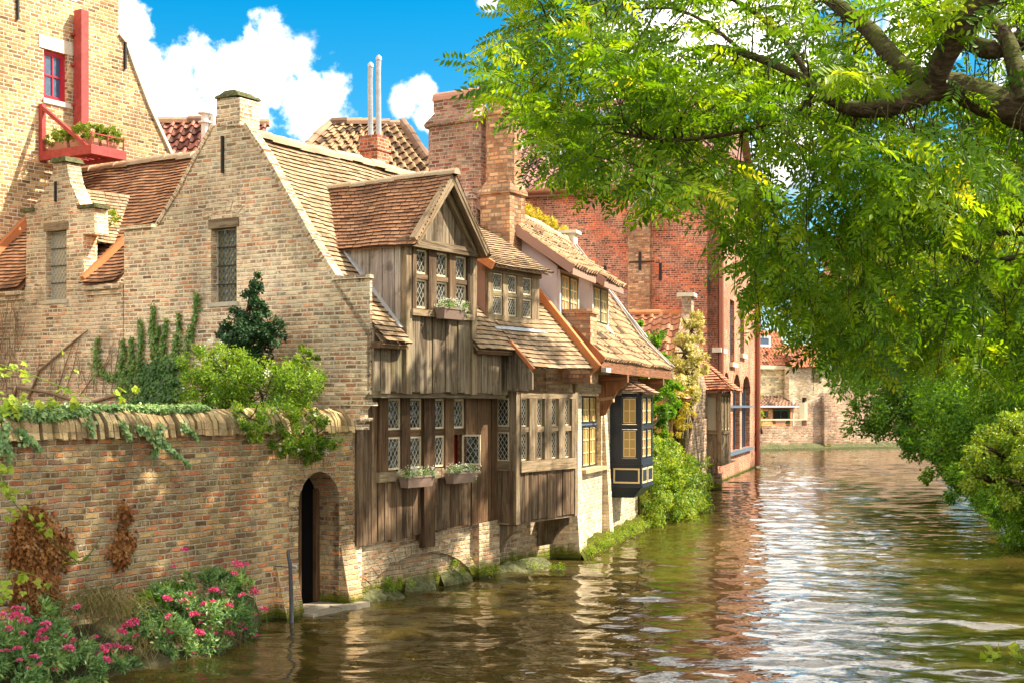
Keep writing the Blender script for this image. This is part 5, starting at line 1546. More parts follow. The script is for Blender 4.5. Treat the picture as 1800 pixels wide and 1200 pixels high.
m = MB(); m.hexa([F.W(LF, .0, -.5), F.W(LF + 3, -.2, -.5), F.W(LF + 3, -1.2, -.5), F.W(LF, -.8, -.5)], [F.W(LF, -.05, 1.0), F.W(LF + 3, -.3, 1.0), F.W(LF + 3, -1.2, 1.0), F.W(LF, -.8, 1.0)])
m.box(F, LF - .1, LF + .4, -.4, .18, 1.0, 1.3)
rb.part('quay_end', m, M['brick_far'])

# ------------------------------------------------------------------ timber bay building between ivy and red house
e0_ = F.front(1226, 760, -.15)[0]; evf = .68
e1_ = F.front(1284.5, 750, evf)[0]
tb = Thing('timber_bay_house', 'narrow brown boarded oriel with hipped tile roof overhanging the canal', 'house', F.W((e0_ + e1_) / 2, 0, 0))
EB = F.end(e0_)
ev0 = -.30; ez0, ezs, ez1 = .95, 2.05, 3.5
m = MB(); planks(m, EB, ev0, evf - .14, ez0, ezs - .08, -.03, .2, .03); planks(m, F, e0_ + .14, e1_ - .05, ez0, ezs - .06, evf - .03, .25, .03)
tb.part('boarding', m, M['wood_bay'])
m = MB()
for (a, b) in ((ev0 - .12, ev0), (evf - .14, evf)): m.box(EB, a, b, -.14, .02, ez0 - .05, ez1, None, 0, True)
m.box(F, e1_ - .12, e1_, evf - .14, evf, ez0, ez1, None, 0, True)
for z in (ezs - .08, ez1 - .2): m.box(EB, ev0, evf - .14, -.1, .04, z, z + .09, None, 0, True); m.box(F, e0_ + .15, e1_ - .13, evf - .1, evf + .03, z, z + .09, None, 0, True)
for i in (1, 2): uu = e0_ + (e1_ - e0_) * i / 3; m.box(F, uu - .08, uu + .08, evf - .08, evf + .01, ezs, ez1 - .2, None, 0, True)
m.box(EB, ev0, evf, -4, -.04, ez0 - .06, ez0 - .005)
tb.part('frame', m, M['wood_bay'])
sash(tb, None, EB, ev0 + .03, evf - .16, ezs + .02, ez1 - .21, -.08, 1, 1, M['wood_bay'], M['drab_wood'], .04, .03, M['glass_pale'])
for i in range(3):
    a, b = e0_ + (e1_ - e0_) * i / 3 + .12, e0_ + (e1_ - e0_) * (i + 1) / 3 - .12
    sash(tb, None, F, a, b, ezs + .02, ez1 - .21, evf - .07, 1, 1, M['wood_bay'], M['cream_paint'], .04, .04, M['glass_pale'])
m = MB(); rt = 4.75; om = .35
tiles(m, [F.W(e0_ + 1.2, -.4, rt), F.W(e0_ - om, -.4, ez1 - .02)], [F.W(e0_ + 1.2, -.4, rt), F.W(e0_ - om, evf + om, ez1 - .02)], .17, .3, .035)
tiles(m, [F.W(e0_ + 1.2, -.4, rt), F.W(e0_ - om, evf + om, ez1 - .02)], [F.W(e1_ - .6, -.4, rt), F.W(e1_ + om, evf + om, ez1 - .02)], .17, .3, .035)
tb.part('roof', m, M['tile_coral'])
m = MB(); m.box(F, e0_ - .2, e0_ + 1.5, -2, -.35, -.5, 4.8); m.box(F, e0_ + .5, e0_ + .9, -.4, evf - .1, -.5, .6); m.box(F, e0_ + 2.2, e1_ + .6, -.4, .05, -.5, ez0 - .1)
tb.part('masonry', m, M['brick_far'])

# ------------------------------------------------------------------ small garden house with coral tiles
HG = Fr((5.75, 42.6), (.29, 1.0))
gh = Thing('garden_house', 'small house with coral tile roof and narrow stone capped gable below the red wall', 'house', HG.W(0, 0, 0))
m = MB(); m.plate(HG, [(-2.8, 0), (3.6, 0), (3.6, 3.2), (.3, 5.85), (.28, 6.4), (-.28, 6.4), (-.3, 5.85), (-2.8, 3.6)], [], -.3, 0)
m.box(HG, -2.3, 3.4, -6, -.3, 0, 3.4)
gh.part('wall', m, M['brick_far'])
m = MB(); prism(m, HG, [(-.35, .1), (-.35, -.45), (.35, -.45), (.35, .1)], 6.401, 6.52); gh.part('capstone', m, M['limestone'])
m = MB(); tiles(m, [HG.W(0, -7, 5.9), HG.W(-3.0, -7, 3.3)], [HG.W(0, -.3, 5.9), HG.W(-3.0, -.3, 3.3)], .3, .3, .04, 'pan', .01, 0, (0, 1), .06)
tiles(m, [HG.W(0, -7, 5.9), HG.W(3.6, -7, 3.3)], [HG.W(0, -.3, 5.9), HG.W(3.6, -.3, 3.3)], .5, .5, .04)
gh.part('roof', m, M['tile_coral'])
m = MB(); ridge(m, HG.W(0, -7, 5.9), HG.W(0, -.3, 5.9), .14, .4); gh.part('ridge_cap', m, M['clay'])
m = MB(); m.box(HG, -4.2, -2.3, -1.6, -.2, 0, 3.2); gh.part('ochre_porch', m, M['ochre'])
m = MB()
for uu in (-4.2, -3.4, -2.5): m.box(HG, uu, uu + .14, -.22, -.08, 0, 3.3, None, 0, True); m.cut()
gh.part('porch_post', m, M['drab_wood'])
m = MB(); tiles(m, [HG.W(-4.5, -1.6, 3.9), HG.W(-4.5, .5, 3.15)], [HG.W(-1.9, -1.6, 3.9), HG.W(-1.9, .5, 3.15)], .25, .25, .03, 'flat'); gh.part('porch_roof', m, M['tile_brown'])

# ------------------------------------------------------------------ roofs behind
bh = Thing('hipped_house', 'house behind with hipped tan pantile roof and small skylight', 'house', at(640, 300, 37))
eav = 7.6
Rl, Rr = at(583, 222, 38.5), at(708, 212, 38.5)
zR = (Rl.z + Rr.z) / 2; Rl.z = Rr.z = zR
run = 3.6
el = Vector((Rl.x - 2.6, Rl.y - run, eav)); er = Vector((Rr.x + 2.3, Rr.y - run, eav))
m = MB(); tiles(m, [Rl, el], [Rr, er], .30, .27, .05, 'pan', .01, 0, (0, 1), .07)
er2 = Vector((er.x, Rr.y + run, eav)); el2 = Vector((el.x, Rl.y + run, eav))
tiles(m, [Rr, er], [Rr, er2], .30, .27, .05, 'pan', .01, 0, (0, 1), .07); tiles(m, [Rl, el2], [Rl, el], .30, .27, .05, 'pan', .01, 0, (0, 1), .07)
br = bh.part('roof', m, M['tile_pan'])
m = MB(); ridge(m, Rl, Rr, .16, .4)
for a, b in ((Rr, er), (Rl, el)): ridge(m, b, a, .14, .4)
bh.part('ridge_cap', m, M['tile_brown'], br)
m = MB(); m.plate(Fr((el.x + .3, el.y + .3), (1, 0)), [(0, 1.5), (er.x - el.x - .6, 1.5), (er.x - el.x - .6, eav), (0, eav)], [], -6, 0); bh.part('wall', m, M['brick_ochre'])
BF = Fr((el.x, Rl.y), (1, 0)); bz = lambda v: zR - (zR - eav) * v / run
u_ = BF.front(600, 278, 2.0)[0]
roof_panel(bh, 'skylight', BF, u_ - .35, u_ + .5, 1.75, 2.45, bz, 'zinc', 'glass_sky', .07, .10)

fc = Thing('flue_chimney', 'square red brick chimney stack with two tall grey metal flues', 'chimney', at(656, 300, 31))
FC = Fr(at(632, 300, 30.5)[:2], (.86, -.5)); zt1 = EYE + (710 - 240) / FPX * 30.5
m = MB(); prism(m, FC, [(0, 0), (.50, 0), (.50, -.45), (0, -.45)], 6.0, zt1); prism(m, FC, [(-.03, .03), (.53, .03), (.53, -.48), (-.03, -.48)], zt1 - .35, zt1 - .25)
fc.part('stack', m, M['brick_red'])
for (u, zt2) in ((.10, 115), (.33, 105)):
    zz = EYE + (710 - zt2) / FPX * 30.5; q = FC.W(u + .05, -.22, 0)
    m = MB(); m.tube([(q.x, q.y, zt1 - .02), (q.x, q.y, zt1 + .3), (q.x - .01, q.y, zz - .3), (q.x, q.y, zz)], [.066, .06, .058, .06], 10); fl = fc.part('flue', m, M['steel'])
    m = MB(); m.tube([(q.x, q.y, zz - .02), (q.x, q.y, zz + .05), (q.x, q.y, zz + .10)], [.07, .07, .02], 10); fc.part('cowl', m, M['zinc'], fl)

lb = Thing('dark_roof_house', 'house behind the tall gable with dark red pantile roof', 'house', at(330, 250, 31))
a, b = at(282, 228, 32), at(470, 205, 33); zz = (a.z + b.z) / 2 + .1
a.z = b.z = zz
m = MB(); tiles(m, [a + Vector((-3, .5, 0)), a + Vector((-3, -2.6, -2.9))], [b, b + Vector((0, -3.1, -2.9))], .30, .25, .05, 'pan', .01, 0, (0, 1), .07)
lr = lb.part('roof', m, M['tile_red'])
m = MB(); ridge(m, a + Vector((-3, .5, 0)), b, .15, .4); lb.part('ridge_cap', m, M['tile_brown'], lr)
m = MB(); m.hexa([a + Vector((-3, 0, -7)), b + Vector((0, -.3, -7)), b + Vector((0, 3, -7)), a + Vector((-3, 3, -7))], [a + Vector((-3, 0, -.6)), b + Vector((0, -.3, -.6)), b + Vector((0, 3, -.6)), a + Vector((-3, 3, -.6))]); lb.part('wall', m, M['brick_ochre'])
c = at(361, 210, 32)
m = MB(); m.tube([c + Vector((0, 0, -.5)), c + Vector((0, 0, .12))], .10, 10); m.tube([c + Vector((0, 0, .12)), c + Vector((0, 0, .15))], .19, 10); m.tube([c + Vector((0, 0, -.1)), c + Vector((0, 0, -.06))], .17, 10)
m.tube([c + Vector((.18, 0, -.5)), c + Vector((.18, 0, .16))], .06, 8)
lb.part('vent_cowl', m, M['white_paint'])

# ------------------------------------------------------------------ the far end of the canal
D = Fr((0, 78.0), (.88, .47)); D2 = Fr((0, 83.0), (.88, .47)); D3 = Fr((0, 84.8), (.88, .47))
fp = lambda x, y, Fm=D, v=0: Fm.front(x, y, v)
we_ = Thing('canal_end_wall', 'mottled old brick wall closing the far end of the canal', 'wall', D.W(22, 0, 0))
m = MB(); o = [fp(1322, 800), fp(1700, 800), fp(1700, 690), fp(1449, 690), fp(1446, 696), fp(1418, 708), fp(1418, 748), fp(1322, 748)]
m.plate(D, o, [], -.5, 0); 
q0, q1 = fp(1446, 690)[0], fp(1456, 690)[0]; m.box(D, q0 - .1, q1, 0, .3, -.5, fp(0, 690)[1])
we_.part('wall_body', m, M['brick_far'])
m = MB(); V = []
for i in range(40):
    u = fp(1322, 790)[0] + i * .4
    for (v, z) in ((0, .5), (.2, .4), (.35, .15), (.4, -.2)): V.append(tuple(D.W(u, v, z * (.8 + random.uniform(-.15, .2)))))
m.arr(V, [(i * 4 + j, i * 4 + j + 1, i * 4 + 5 + j, i * 4 + 4 + j) for i in range(39) for j in range(3)], .5)
we_.part('mossy_footing', m, M['mossy_stone'])
m = MB(); m.box(D, fp(1330, 0)[0], fp(1418, 0)[0], -.55, .06, fp(0, 748)[1], fp(0, 745)[1]); m.box(D, fp(1414, 0)[0], fp(1419, 0)[0], -.5, .02, fp(0, 745)[1], fp(0, 706)[1])
we_.part('ledge', m, M['cream_paint'])

cc = Thing('coral_cottage', 'low coral brick cottage with green framed window at the far end of the canal', 'house', D2.W(17, 0, 0))
x0, x1 = fp(1326, 0, D2)[0], fp(1397, 0, D2)[0]
wn = px_rect(D2, 1358, 1389, 718, 744, 0)
m = MB(); m.plate(D2, [(x0, .8), (x1, .8), (x1, fp(0, 716, D2)[1]), (x0, fp(0, 716, D2)[1])], [rect(*wn)], -.5, 0); cc.part('wall', m, M['brick_coral'])
sash(cc, None, D2, wn[0], wn[1], wn[2], wn[3], -.1, 2, 1, M['green_paint'], M['green_paint'], .08, .06, M['glass_dark'])
m = MB(); tiles(m, [D2.W(x0 + .8, -2.4, fp(0, 681, D2)[1]), D2.W(x0 - .2, .3, fp(0, 714, D2)[1])], [D2.W(x1, -2.4, fp(0, 681, D2)[1]), D2.W(x1 + .1, .3, fp(0, 714, D2)[1])], .35, .3, .05, 'pan', .01, 0, (0, 1), .08); cc.part('roof', m, M['tile_brown'])
m = MB(); m.box(D2, x0 - .2, x1 + .1, .28, .36, fp(0, 717, D2)[1], fp(0, 713, D2)[1]); m.box(D2, fp(1391, 0, D2)[0], fp(1393, 0, D2)[0], .1, .2, 1.5, fp(0, 695, D2)[1]); cc.part('gutter', m, M['white_paint'])
m = MB(); a = fp(1344, 728, D2); m.box(D2, a[0] - .12, a[0] + .12, 0, .25, a[1] - .2, a[1] + .25); cc.part('wall_lamp', m, M['iron'])
T = Thing('planter_trough', 'orange flower trough on the ledge in front of the green window', 'planter', D.W(fp(1372, 745)[0], -.2, fp(0, 745)[1]))
m = MB(); a, b = fp(1363, 745), fp(1381, 738); prism(m, D, [(a[0] + .05, .0), (b[0] - .05, .0), (b[0] - .05, -.3), (a[0] + .05, -.3)], a[1], b[1] - .05, [(a[0], .02), (b[0], .02), (b[0], -.32), (a[0], -.32)]); prism(m, D, [(a[0] - .03, .05), (b[0] + .03, .05), (b[0] + .03, -.35), (a[0] - .03, -.35)], b[1] - .05, b[1]); T.part('box', m, M['terracotta'])

cr_ = Thing('cream_far_house', 'cream painted far house with red tiled mansard and roof window', 'house', D3.W(18, 0, 0))
x0, x1 = fp(1318, 0, D3)[0], fp(1390, 0, D3)[0]
m = MB(); m.plate(D3, [(x0, .8), (x1, .8), (x1, fp(0, 622, D3)[1]), (x0, fp(0, 622, D3)[1])], [], -1, 0); cr_.part('wall', m, M['brick_creamy'])
z0, z1 = fp(0, 618, D3)[1], fp(0, 560, D3)[1]
m = MB(); tiles(m, [D3.W(x0, -1.6, z1 + .8), D3.W(x0, .3, z0)], [D3.W(x1, -1.6, z1 + .8), D3.W(x1 + .1, .3, z0)], .33, .3, .05, 'pan', .01, 0, (0, 1), .08); cr_.part('roof', m, M['tile_coral'])
m = MB(); m.box(D3, x0, x1 + .15, .02, .4, z0 - .28, z0 - .02); m.box(D3, x1 - .1, x1 + .08, .02, .2, 3.2, z0 + 1.6); cr_.part('gutter', m, M['cream_paint'])
a = px_rect(D3, 1330, 1357, 590, 609, .3); sash(cr_, None, D3, a[0], a[1], a[2], a[3], .1, 1, 1, M['white_paint'], M['white_paint'], .12, .04, M['glass_sky'])

br_ = Thing('ochre_far_house', 'ochre brick far house with slanting shadow line and narrow window', 'house', D2.W(21, 0, 0))
x0, x1 = fp(1391, 0, D2)[0] + .3, fp(1470, 0, D2)[0]; zt3 = fp(0, 620, D2)[1]
m = MB(); hb1, hb2 = px_rect(D2, 1426, 1442, 640, 672, -.6), px_rect(D2, 1410, 1418, 698, 738, -.6)
m.plate(D2, [(x0, .8), (x1, .8), (x1, zt3), (x0, zt3)], [rect(*hb1), rect(*hb2)], -1.1, -.6); br_.part('wall', m, M['brick_ochre'])
for r in (hb1, hb2): sash(br_, None, D2, *r, -.8, 1, 2, M['wood_dark'], M['wood_dark'], .06, .05, M['glass_dark'])
m = MB(); tiles(m, [D2.W(x0, -1.5, zt3 + 1.6), D2.W(x0, -.3, zt3)], [D2.W(x1, -1.5, zt3 + 1.6), D2.W(x1, -.3, zt3)], .33, .3, .05, 'pan', .01, 0, (0, 1), .08); br_.part('roof', m, M['tile_coral'])
fr2 = Thing('red_roof_house', 'distant house whose red roof shows through the tree', 'house', at(1475, 500, 105))
p0, p1 = at(1440, 445, 108), at(1640, 445, 108)
m = MB(); tiles(m, [p0, p0 + Vector((0, -5, -5))], [p1, p1 + Vector((0, -5, -5))], .5, .4, .06, 'pan', .01, 0, (0, 1), .1); fr2.part('roof', m, M['tile_red'])
m = MB(); m.hexa([p0 + Vector((.2, -4.6, -13)), p1 + Vector((-.2, -4.6, -13)), p1 + Vector((-.2, 4, -13)), p0 + Vector((.2, 4, -13))], [p0 + Vector((.2, -4.6, -5)), p1 + Vector((-.2, -4.6, -5)), p1 + Vector((-.2, 4, -5)), p0 + Vector((.2, 4, -5))]); fr2.part('wall', m, M['brick_ochre'])
# ------------------------------------------------------------------ window boxes


def window_box(Fm, u0, u1, v, z, label, n=700):
    T = Thing('window_box', label, 'window box', Fm.W((u0 + u1) / 2, v + .1, z), 'window boxes on the board front')
    m = MB(); c = .025
    prism(m, Fm, [(u0 + c, v + .16), (u0 + c, v + .02), (u1 - c, v + .02), (u1 - c, v + .16)], z, z + .15, [(u0, v + .19), (u0, v), (u1, v), (u1, v + .19)])
    prism(m, Fm, [(u0 - .01, v + .2), (u0 - .01, v - .005), (u1 + .01, v - .005), (u1 + .01, v + .2)], z + .151, z + .175)
    T.part('box', m, M['brown_plastic'])
    bl = [(Fm.W(u0 + (u1 - u0) * f, v + .1, z + .21), (.13, .13, .07)) for f in (.1, .37, .63, .9)] + [(Fm.W(u1 - .02, v + .16, z + .1), (.06, .07, .07))]
    m = MB(); bush_leaves(m, bl, n, .035, .02, 40, .35, 0, .1); T.part('plant', m, M['leaf_ivy_grey'])
    m = MB(); bush_leaves(m, [(c_ + Vector((0, .01, .03)), r) for c_, r in bl], n // 2, .022, .02, 50, .35, 0, -.6, (0, 1), .9); T.part('flowers', m, M['petal_white'])


r1, r2 = A.front(702, 850, .14), A.front(748, 840, .14)
window_box(A, r1[0], r2[0], .13, r1[1] - .06, 'brown window box of white flowers under the left pair of leaded windows')
r1, r2 = A.front(782, 845, .14), A.front(825, 838, .14)
window_box(A, r1[0], r2[0], .13, r1[1] - .04, 'brown window box of white flowers below the open casement')
r1, r2 = A.front(768, 560, .5), A.front(808, 562, .5)
window_box(A, r1[0], r2[0], .46, r1[1], 'brown window box of white flowers on the sill of the gabled dormer')

# ------------------------------------------------------------------ the great overhanging tree
ot = Thing('overhanging_tree', 'large tree with feathery leaves and mossy limbs reaching over the canal', 'tree', (7.3, 12.6, 1.0))
wpx = lambda px: px / 2 / FPX * 12.5
limbs = [
    ([(7.5, 12.6, .6), (7.2, 12.6, 2.2), (6.9, 12.7, 4.0), (6.2, 12.7, 5.2)], [.55, .45, .40, .26]),
    ([at(2060, 330, 12.7), at(1900, 240, 12.6), at(1800, 197, 12.6), at(1740, 178, 12.5), at(1690, 158, 12.5), at(1648, 150, 12.5), at(1612, 168, 12.5), at(1570, 186, 12.5), at(1530, 193, 12.6), at(1485, 190, 12.7)], [wpx(x) for x in (110, 88, 72, 70, 64, 60, 50, 42, 38, 30)]),
    ([at(1500, 192, 12.7), at(1470, 178, 12.8), at(1430, 150, 13), at(1370, 118, 13.2), at(1310, 95, 13.4), at(1262, 84, 13.6), at(1205, 88, 13.8)], [wpx(x) for x in (30, 26, 20, 18, 17, 14, 8)]),
    ([at(1480, 190, 12.7), at(1440, 172, 12.6), at(1400, 196, 12.5), at(1340, 220, 12.4), at(1280, 236, 12.3), at(1200, 246, 12.2), at(1140, 243, 12.1), at(1080, 232, 12)], [wpx(x) for x in (22, 13, 12, 11, 9, 9, 7, 4)]),
    ([at(1640, 152, 12.5), at(1655, 110, 12.3), at(1685, 60, 12.1), at(1722, 10, 12.0), at(1770, -60, 11.8)], [wpx(x) for x in (56, 50, 48, 52, 56)]),
    ([at(1655, 160, 12.5), at(1600, 128, 12.9), at(1566, 98, 13.3), at(1530, 55, 13.8), at(1480, 15, 14.4), at(1430, -20, 15)], [wpx(x) for x in (50, 44, 42, 40, 34, 28)]),
    ([at(1800, 180, 12.4), at(1785, 120, 12.6), at(1770, 70, 12.8), at(1730, 25, 13), at(1700, -30, 13.2)], [wpx(x) for x in (40, 36, 34, 34, 30)]),
    ([at(1690, 65, 13.6), at(1740, 88, 13.4), at(1800, 70, 13.2)], [wpx(x) for x in (40, 44, 44)]),
    ([at(1960, 400, 14.5), at(1850, 400, 14.6), at(1800, 411, 14.7), at(1752, 411, 14.8), at(1711, 428, 15), at(1650, 431, 15.2), at(1594, 450, 15.5), at(1533, 472, 15.8), at(1494, 481, 16), at(1383, 495, 16.4)], [wpx(x) for x in (22, 18, 14, 13, 11, 11, 8, 7, 6, 3)]),
    ([at(1633, 417, 15.1), at(1650, 430, 15.0), at(1683, 448, 15.0), at(1730, 460, 15.1), at(1800, 450, 15.3), at(1900, 430, 15.4)], [wpx(x) for x in (8, 12, 13, 13, 14, 18)]),
    ([at(1650, 431, 15.2), at(1600, 434, 15.2), at(1550, 440, 15.3)], [wpx(x) for x in (9, 7, 3)]),
    ([at(1167, 247, 12.2), at(1140, 290, 12.2), at(1120, 330, 12.2)], [wpx(x) for x in (8, 6, 3)]),
    ([at(1720, 470, 15.5), at(1680, 500, 15.8), at(1640, 515, 16), at(1570, 545, 16.3)], [wpx(x) for x in (6, 6, 5, 3)]),
    ([at(1310, 95, 13.4), at(1240, 40, 13.6), at(1180, 15, 13.8), at(1110, 18, 14)], [wpx(x) for x in (10, 8, 6, 3)]),
    ([at(1180, -40, 13.5), at(1100, -10, 13.6), at(1000, 30, 13.7), at(930, 70, 13.8)], [wpx(x) for x in (10, 8, 5, 3)]),
    ([at(1430, 150, 13), at(1370, 60, 13.3), at(1290, 0, 13.6), at(1180, -40, 13.5)], [wpx(x) for x in (14, 12, 11, 10)]),
]
m = MB(); LIMBS = []
for pts, rad in limbs:
    pts = [Vector(p) for p in pts]
    P2, R2 = [], []
    for i in range(len(pts) - 1):          # Catmull-Rom so that the limbs bend softly
        p0, p1, p2, p3 = pts[max(i - 1, 0)], pts[i], pts[i + 1], pts[min(i + 2, len(pts) - 1)]
        for s in range(5):
            t = s / 5
            P2.append(.5 * ((2 * p1) + (p2 - p0) * t + (2 * p0 - 5 * p1 + 4 * p2 - p3) * t * t + (3 * p1 - p0 - 3 * p2 + p3) * t ** 3)); R2.append((rad[i] * (1 - t) + rad[i + 1] * t) * random.uniform(.94, 1.06))
    P2.append(pts[-1]); R2.append(rad[-1])
    R2 = [r * .86 for r in R2]; LIMBS.append((P2, R2)); m.tube(P2, R2, 10)
ot.part('trunk', m, M['bark'])
nodes = np.array([tuple(p) for P2, R2 in LIMBS[1:] for p in P2])
mask = [(905, -60), (915, 0), (872, 40), (842, 88), (832, 135), (855, 160), (870, 195), (910, 215), (945, 235), (940, 275), (1005, 310), (1020, 355), (1060, 335), (1100, 320), (1140, 360), (1195, 335), (1240, 355), (1235, 405), (1270, 430), (1290, 490), (1310, 512), (1326, 560), (1365, 566), (1412, 588), (1452, 622), (1500, 640), (1560, 630), (1640, 630), (1720, 630), (1800, 660), (1990, 690), (1990, -140), (905, -140)]
gaps = [(1705, 100, 52, 36), (1775, 45, 44, 32), (1575, 165, 34, 20), (1590, 30, 46, 30), (1165, 25, 44, 28), (1300, 50, 45, 24), (1150, 275, 40, 20), (1420, 70, 34, 18), (1395, 345, 60, 20), (1465, 455, 36, 18), (1465, 160, 40, 20), (1240, 150, 40, 22), (1600, 250, 40, 20), (1060, 200, 30, 18), (990, 150, 26, 20), (1330, 270, 40, 18), (1690, 300, 44, 20), (1120, 90, 30, 16)]
N = 1250
cx, cy = RNG.uniform(815, 1990, N * 5), RNG.uniform(-140, 720, N * 5)
ok = inside(mask, cx, cy)
for (gx, gy, a_, b_) in gaps: ok &= ((cx - gx) / a_) ** 2 + ((cy - gy) / b_) ** 2 > 1
dens = np.where(cx < 1010, .5, .8); dens = np.where(cy < -20, .3, dens); dens = np.where(cx > 1810, .35, dens)
dens = np.where((cy > 430) & (cx > 1250), 1.0, dens)
ok &= RNG.uniform(0, 1, len(cx)) < dens
cx, cy = cx[ok][:N], cy[ok][:N]
low = np.clip((cy - 330) / 250, 0, 1)
Y = RNG.uniform(11.2, 16.0, len(cx)) * (1 - low) + RNG.uniform(12.5, 20, len(cx)) * low
ctr = np.stack([(cx - 900) / FPX * Y, Y, EYE + (HOR - cy) / FPX * Y], 1)
# no sprays right in front of the thick limbs
LP = np.array([tuple(p) for P2, R2 in LIMBS[1:] for p, r in zip(P2, R2) if r > .018]); LR = np.array([r for P2, R2 in LIMBS[1:] for p, r in zip(P2, R2) if r > .018])
lx, ly = 900 + LP[:, 0] / LP[:, 1] * FPX, HOR - (LP[:, 2] - EYE) / LP[:, 1] * FPX
keep = []
for x, y, d in zip(cx[:len(ctr)], cy, ctr[:, 1]):
    near = (np.hypot(lx - x, ly - y - 10) < 26 + 1.3 * LR / LP[:, 1] * FPX) & (d < LP[:, 1] + .5)
    keep.append(not near.any() or RNG.uniform() < .10)
ctr = ctr[np.array(keep)]


def sprays(m, mt, ctr, kmin, kmax, lmin, lmax, ll, lw, pairs, roots=True):
    O, Dl, Nl, Ll, Rl_ = [], [], [], [], []
    for c_ in ctr:
        d2 = ((nodes - c_) ** 2).sum(1); j = int(RNG.choice(np.argsort(d2)[:14])); root = nodes[j]
        dv = c_ - root; L0 = np.linalg.norm(dv) + 1e-6; dv = dv / L0
        tip = c_ + dv * .14 + np.array([0, 0, -.10]); st = c_ - dv * min(.45, L0)
        if L0 < 1.3 and roots: mt.tube([tuple(root), tuple((root + st) / 2 + np.array([0, 0, .08 * L0])), tuple(st), tuple(tip)], [.010, .007, .005, .003], 4, None, 0, True, False)
        else: mt.tube([tuple(st), tuple((st + tip) / 2), tuple(tip)], [.007, .005, .003], 4, None, 0, True, False)
        k = RNG.integers(kmin, kmax); br_n = RNG.uniform(0, 1)
        for q in range(k):
            s = (q + .5) / k; p = st + (tip - st) * s
            az = q * 2.4 + br_n * 6; side = np.array([math.cos(az), math.sin(az), .1])
            O.append(p); Dl.append(dv * .5 + side * .9 + np.array([0, 0, RNG.uniform(-.5, .1)]))
            h = RNG.normal(0, 1, 3); h[2] = abs(h[2]) * .8 + .25; Nl.append(h)
            Ll.append(RNG.uniform(lmin, lmax)); Rl_.append(np.clip(.2 + .5 * br_n ** 1.5 + RNG.normal(0, .1) + (.25 if RNG.uniform() < .03 else 0), 0, 1))
    pinnate(m, np.array(O), np.array(Dl), np.array(Nl), np.array(Ll), pairs, ll, lw, 0, (0, 1), np.array(Rl_))


m, mt = MB(), MB()
sprays(m, mt, ctr, 6, 10, .22, .36, .094, .035, 6)
# unseen sprays added sunward to throw dappled shade on wall, boards and water
tg = []
for i in range(150):
    u = RNG.uniform(-9, -.1); tg.append((A.W(u, .05, RNG.uniform(.1, 3.0)), .74))
for i in range(50):
    u = RNG.uniform(-.1, 3.6); tg.append((A.W(u, .1, RNG.uniform(.8, 4.2)), .62 if u < 2.5 else .35))
for i in range(130):
    x, y = RNG.uniform(1480, 1720), RNG.uniform(845, 925); d_ = EYE * FPX / (y - HOR); tg.append((Vector(((x - 900) / FPX * d_, d_, 0)), .9))
for i in range(760):
    x, y = RNG.uniform(380, 1900), RNG.uniform(1005, 1230); d_ = EYE * FPX / (y - HOR); tg.append((Vector(((x - 900) / FPX * d_, d_, 0)), .62))
shc = []
for p, pr in tg:
    if RNG.uniform() > pr * .8: continue
    zt_ = RNG.uniform(10.6, 13.2); k = (zt_ - p.z) / SUN_V.z; q = p + SUN_V * k
    py = HOR - (q.z - EYE) / q.y * FPX; px = 900 + q.x / q.y * FPX
    if py > -60 and px < 1880: continue
    shc.append(tuple(q))
sprays(m, mt, np.array(shc), 8, 13, .3, .5, .15, .06, 5, False)
ot.part('twigs', mt, M['bark'])
ot.part('crown', m, M['leaf_tree'])

# ------------------------------------------------------------------ trees and shrubs of the right bank


def bank_tree(name, label, cat, base, blobs, n, L, W, mat, clumps, spread_=.3, stem=True, group=None, thick=1.0):
    T = Thing(name, label, cat, base, group)
    m = MB(); base = Vector(base)
    for c_, r in blobs:
        c_ = Vector(c_); mid = (base + c_) / 2 + Vector((random.uniform(-.3, .3), random.uniform(-.3, .3), .2)); h = max(.04, .05 * (c_ - base).length ** .8) * thick
        m.tube([base + Vector((0, 0, -.2)), mid, c_], [h, h * .7, h * .3], 7)
        twigs(m, c_, [c_ + Vector((random.uniform(-1, 1) * r[0], random.uniform(-1, 1) * r[1], random.uniform(-.6, 1) * r[2])) * .8 for _ in range(7)], h * .35, .01, 5)
    T.part('trunk', m, M['bark'])
    m = MB(); bush_leaves(m, blobs, n, L, W, clumps, spread_)
    T.part('crown', m, M[mat])
    return T


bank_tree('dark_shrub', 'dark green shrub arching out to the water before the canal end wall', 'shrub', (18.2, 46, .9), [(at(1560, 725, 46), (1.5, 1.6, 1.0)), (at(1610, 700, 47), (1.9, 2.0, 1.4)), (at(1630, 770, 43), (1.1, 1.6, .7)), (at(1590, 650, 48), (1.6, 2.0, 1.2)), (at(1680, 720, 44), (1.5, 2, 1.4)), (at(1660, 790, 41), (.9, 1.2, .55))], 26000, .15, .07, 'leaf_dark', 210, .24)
bank_tree('broadleaf_shrub', 'mid green broadleaf shrub between the dark shrub and the golden shrub', 'shrub', (15.6, 36, .9), [(at(1680, 815, 36), (.8, 1.2, .55)), (at(1715, 775, 36), (1.2, 1.5, .9)), (at(1700, 710, 37), (1.4, 1.6, 1.1)), (at(1760, 700, 36), (1.4, 1.6, 1.3)), (at(1710, 850, 33.5), (.75, 1.0, .5)), (at(1740, 830, 33), (.8, 1, .6))], 22000, .13, .07, 'leaf_bush', 180, .25)
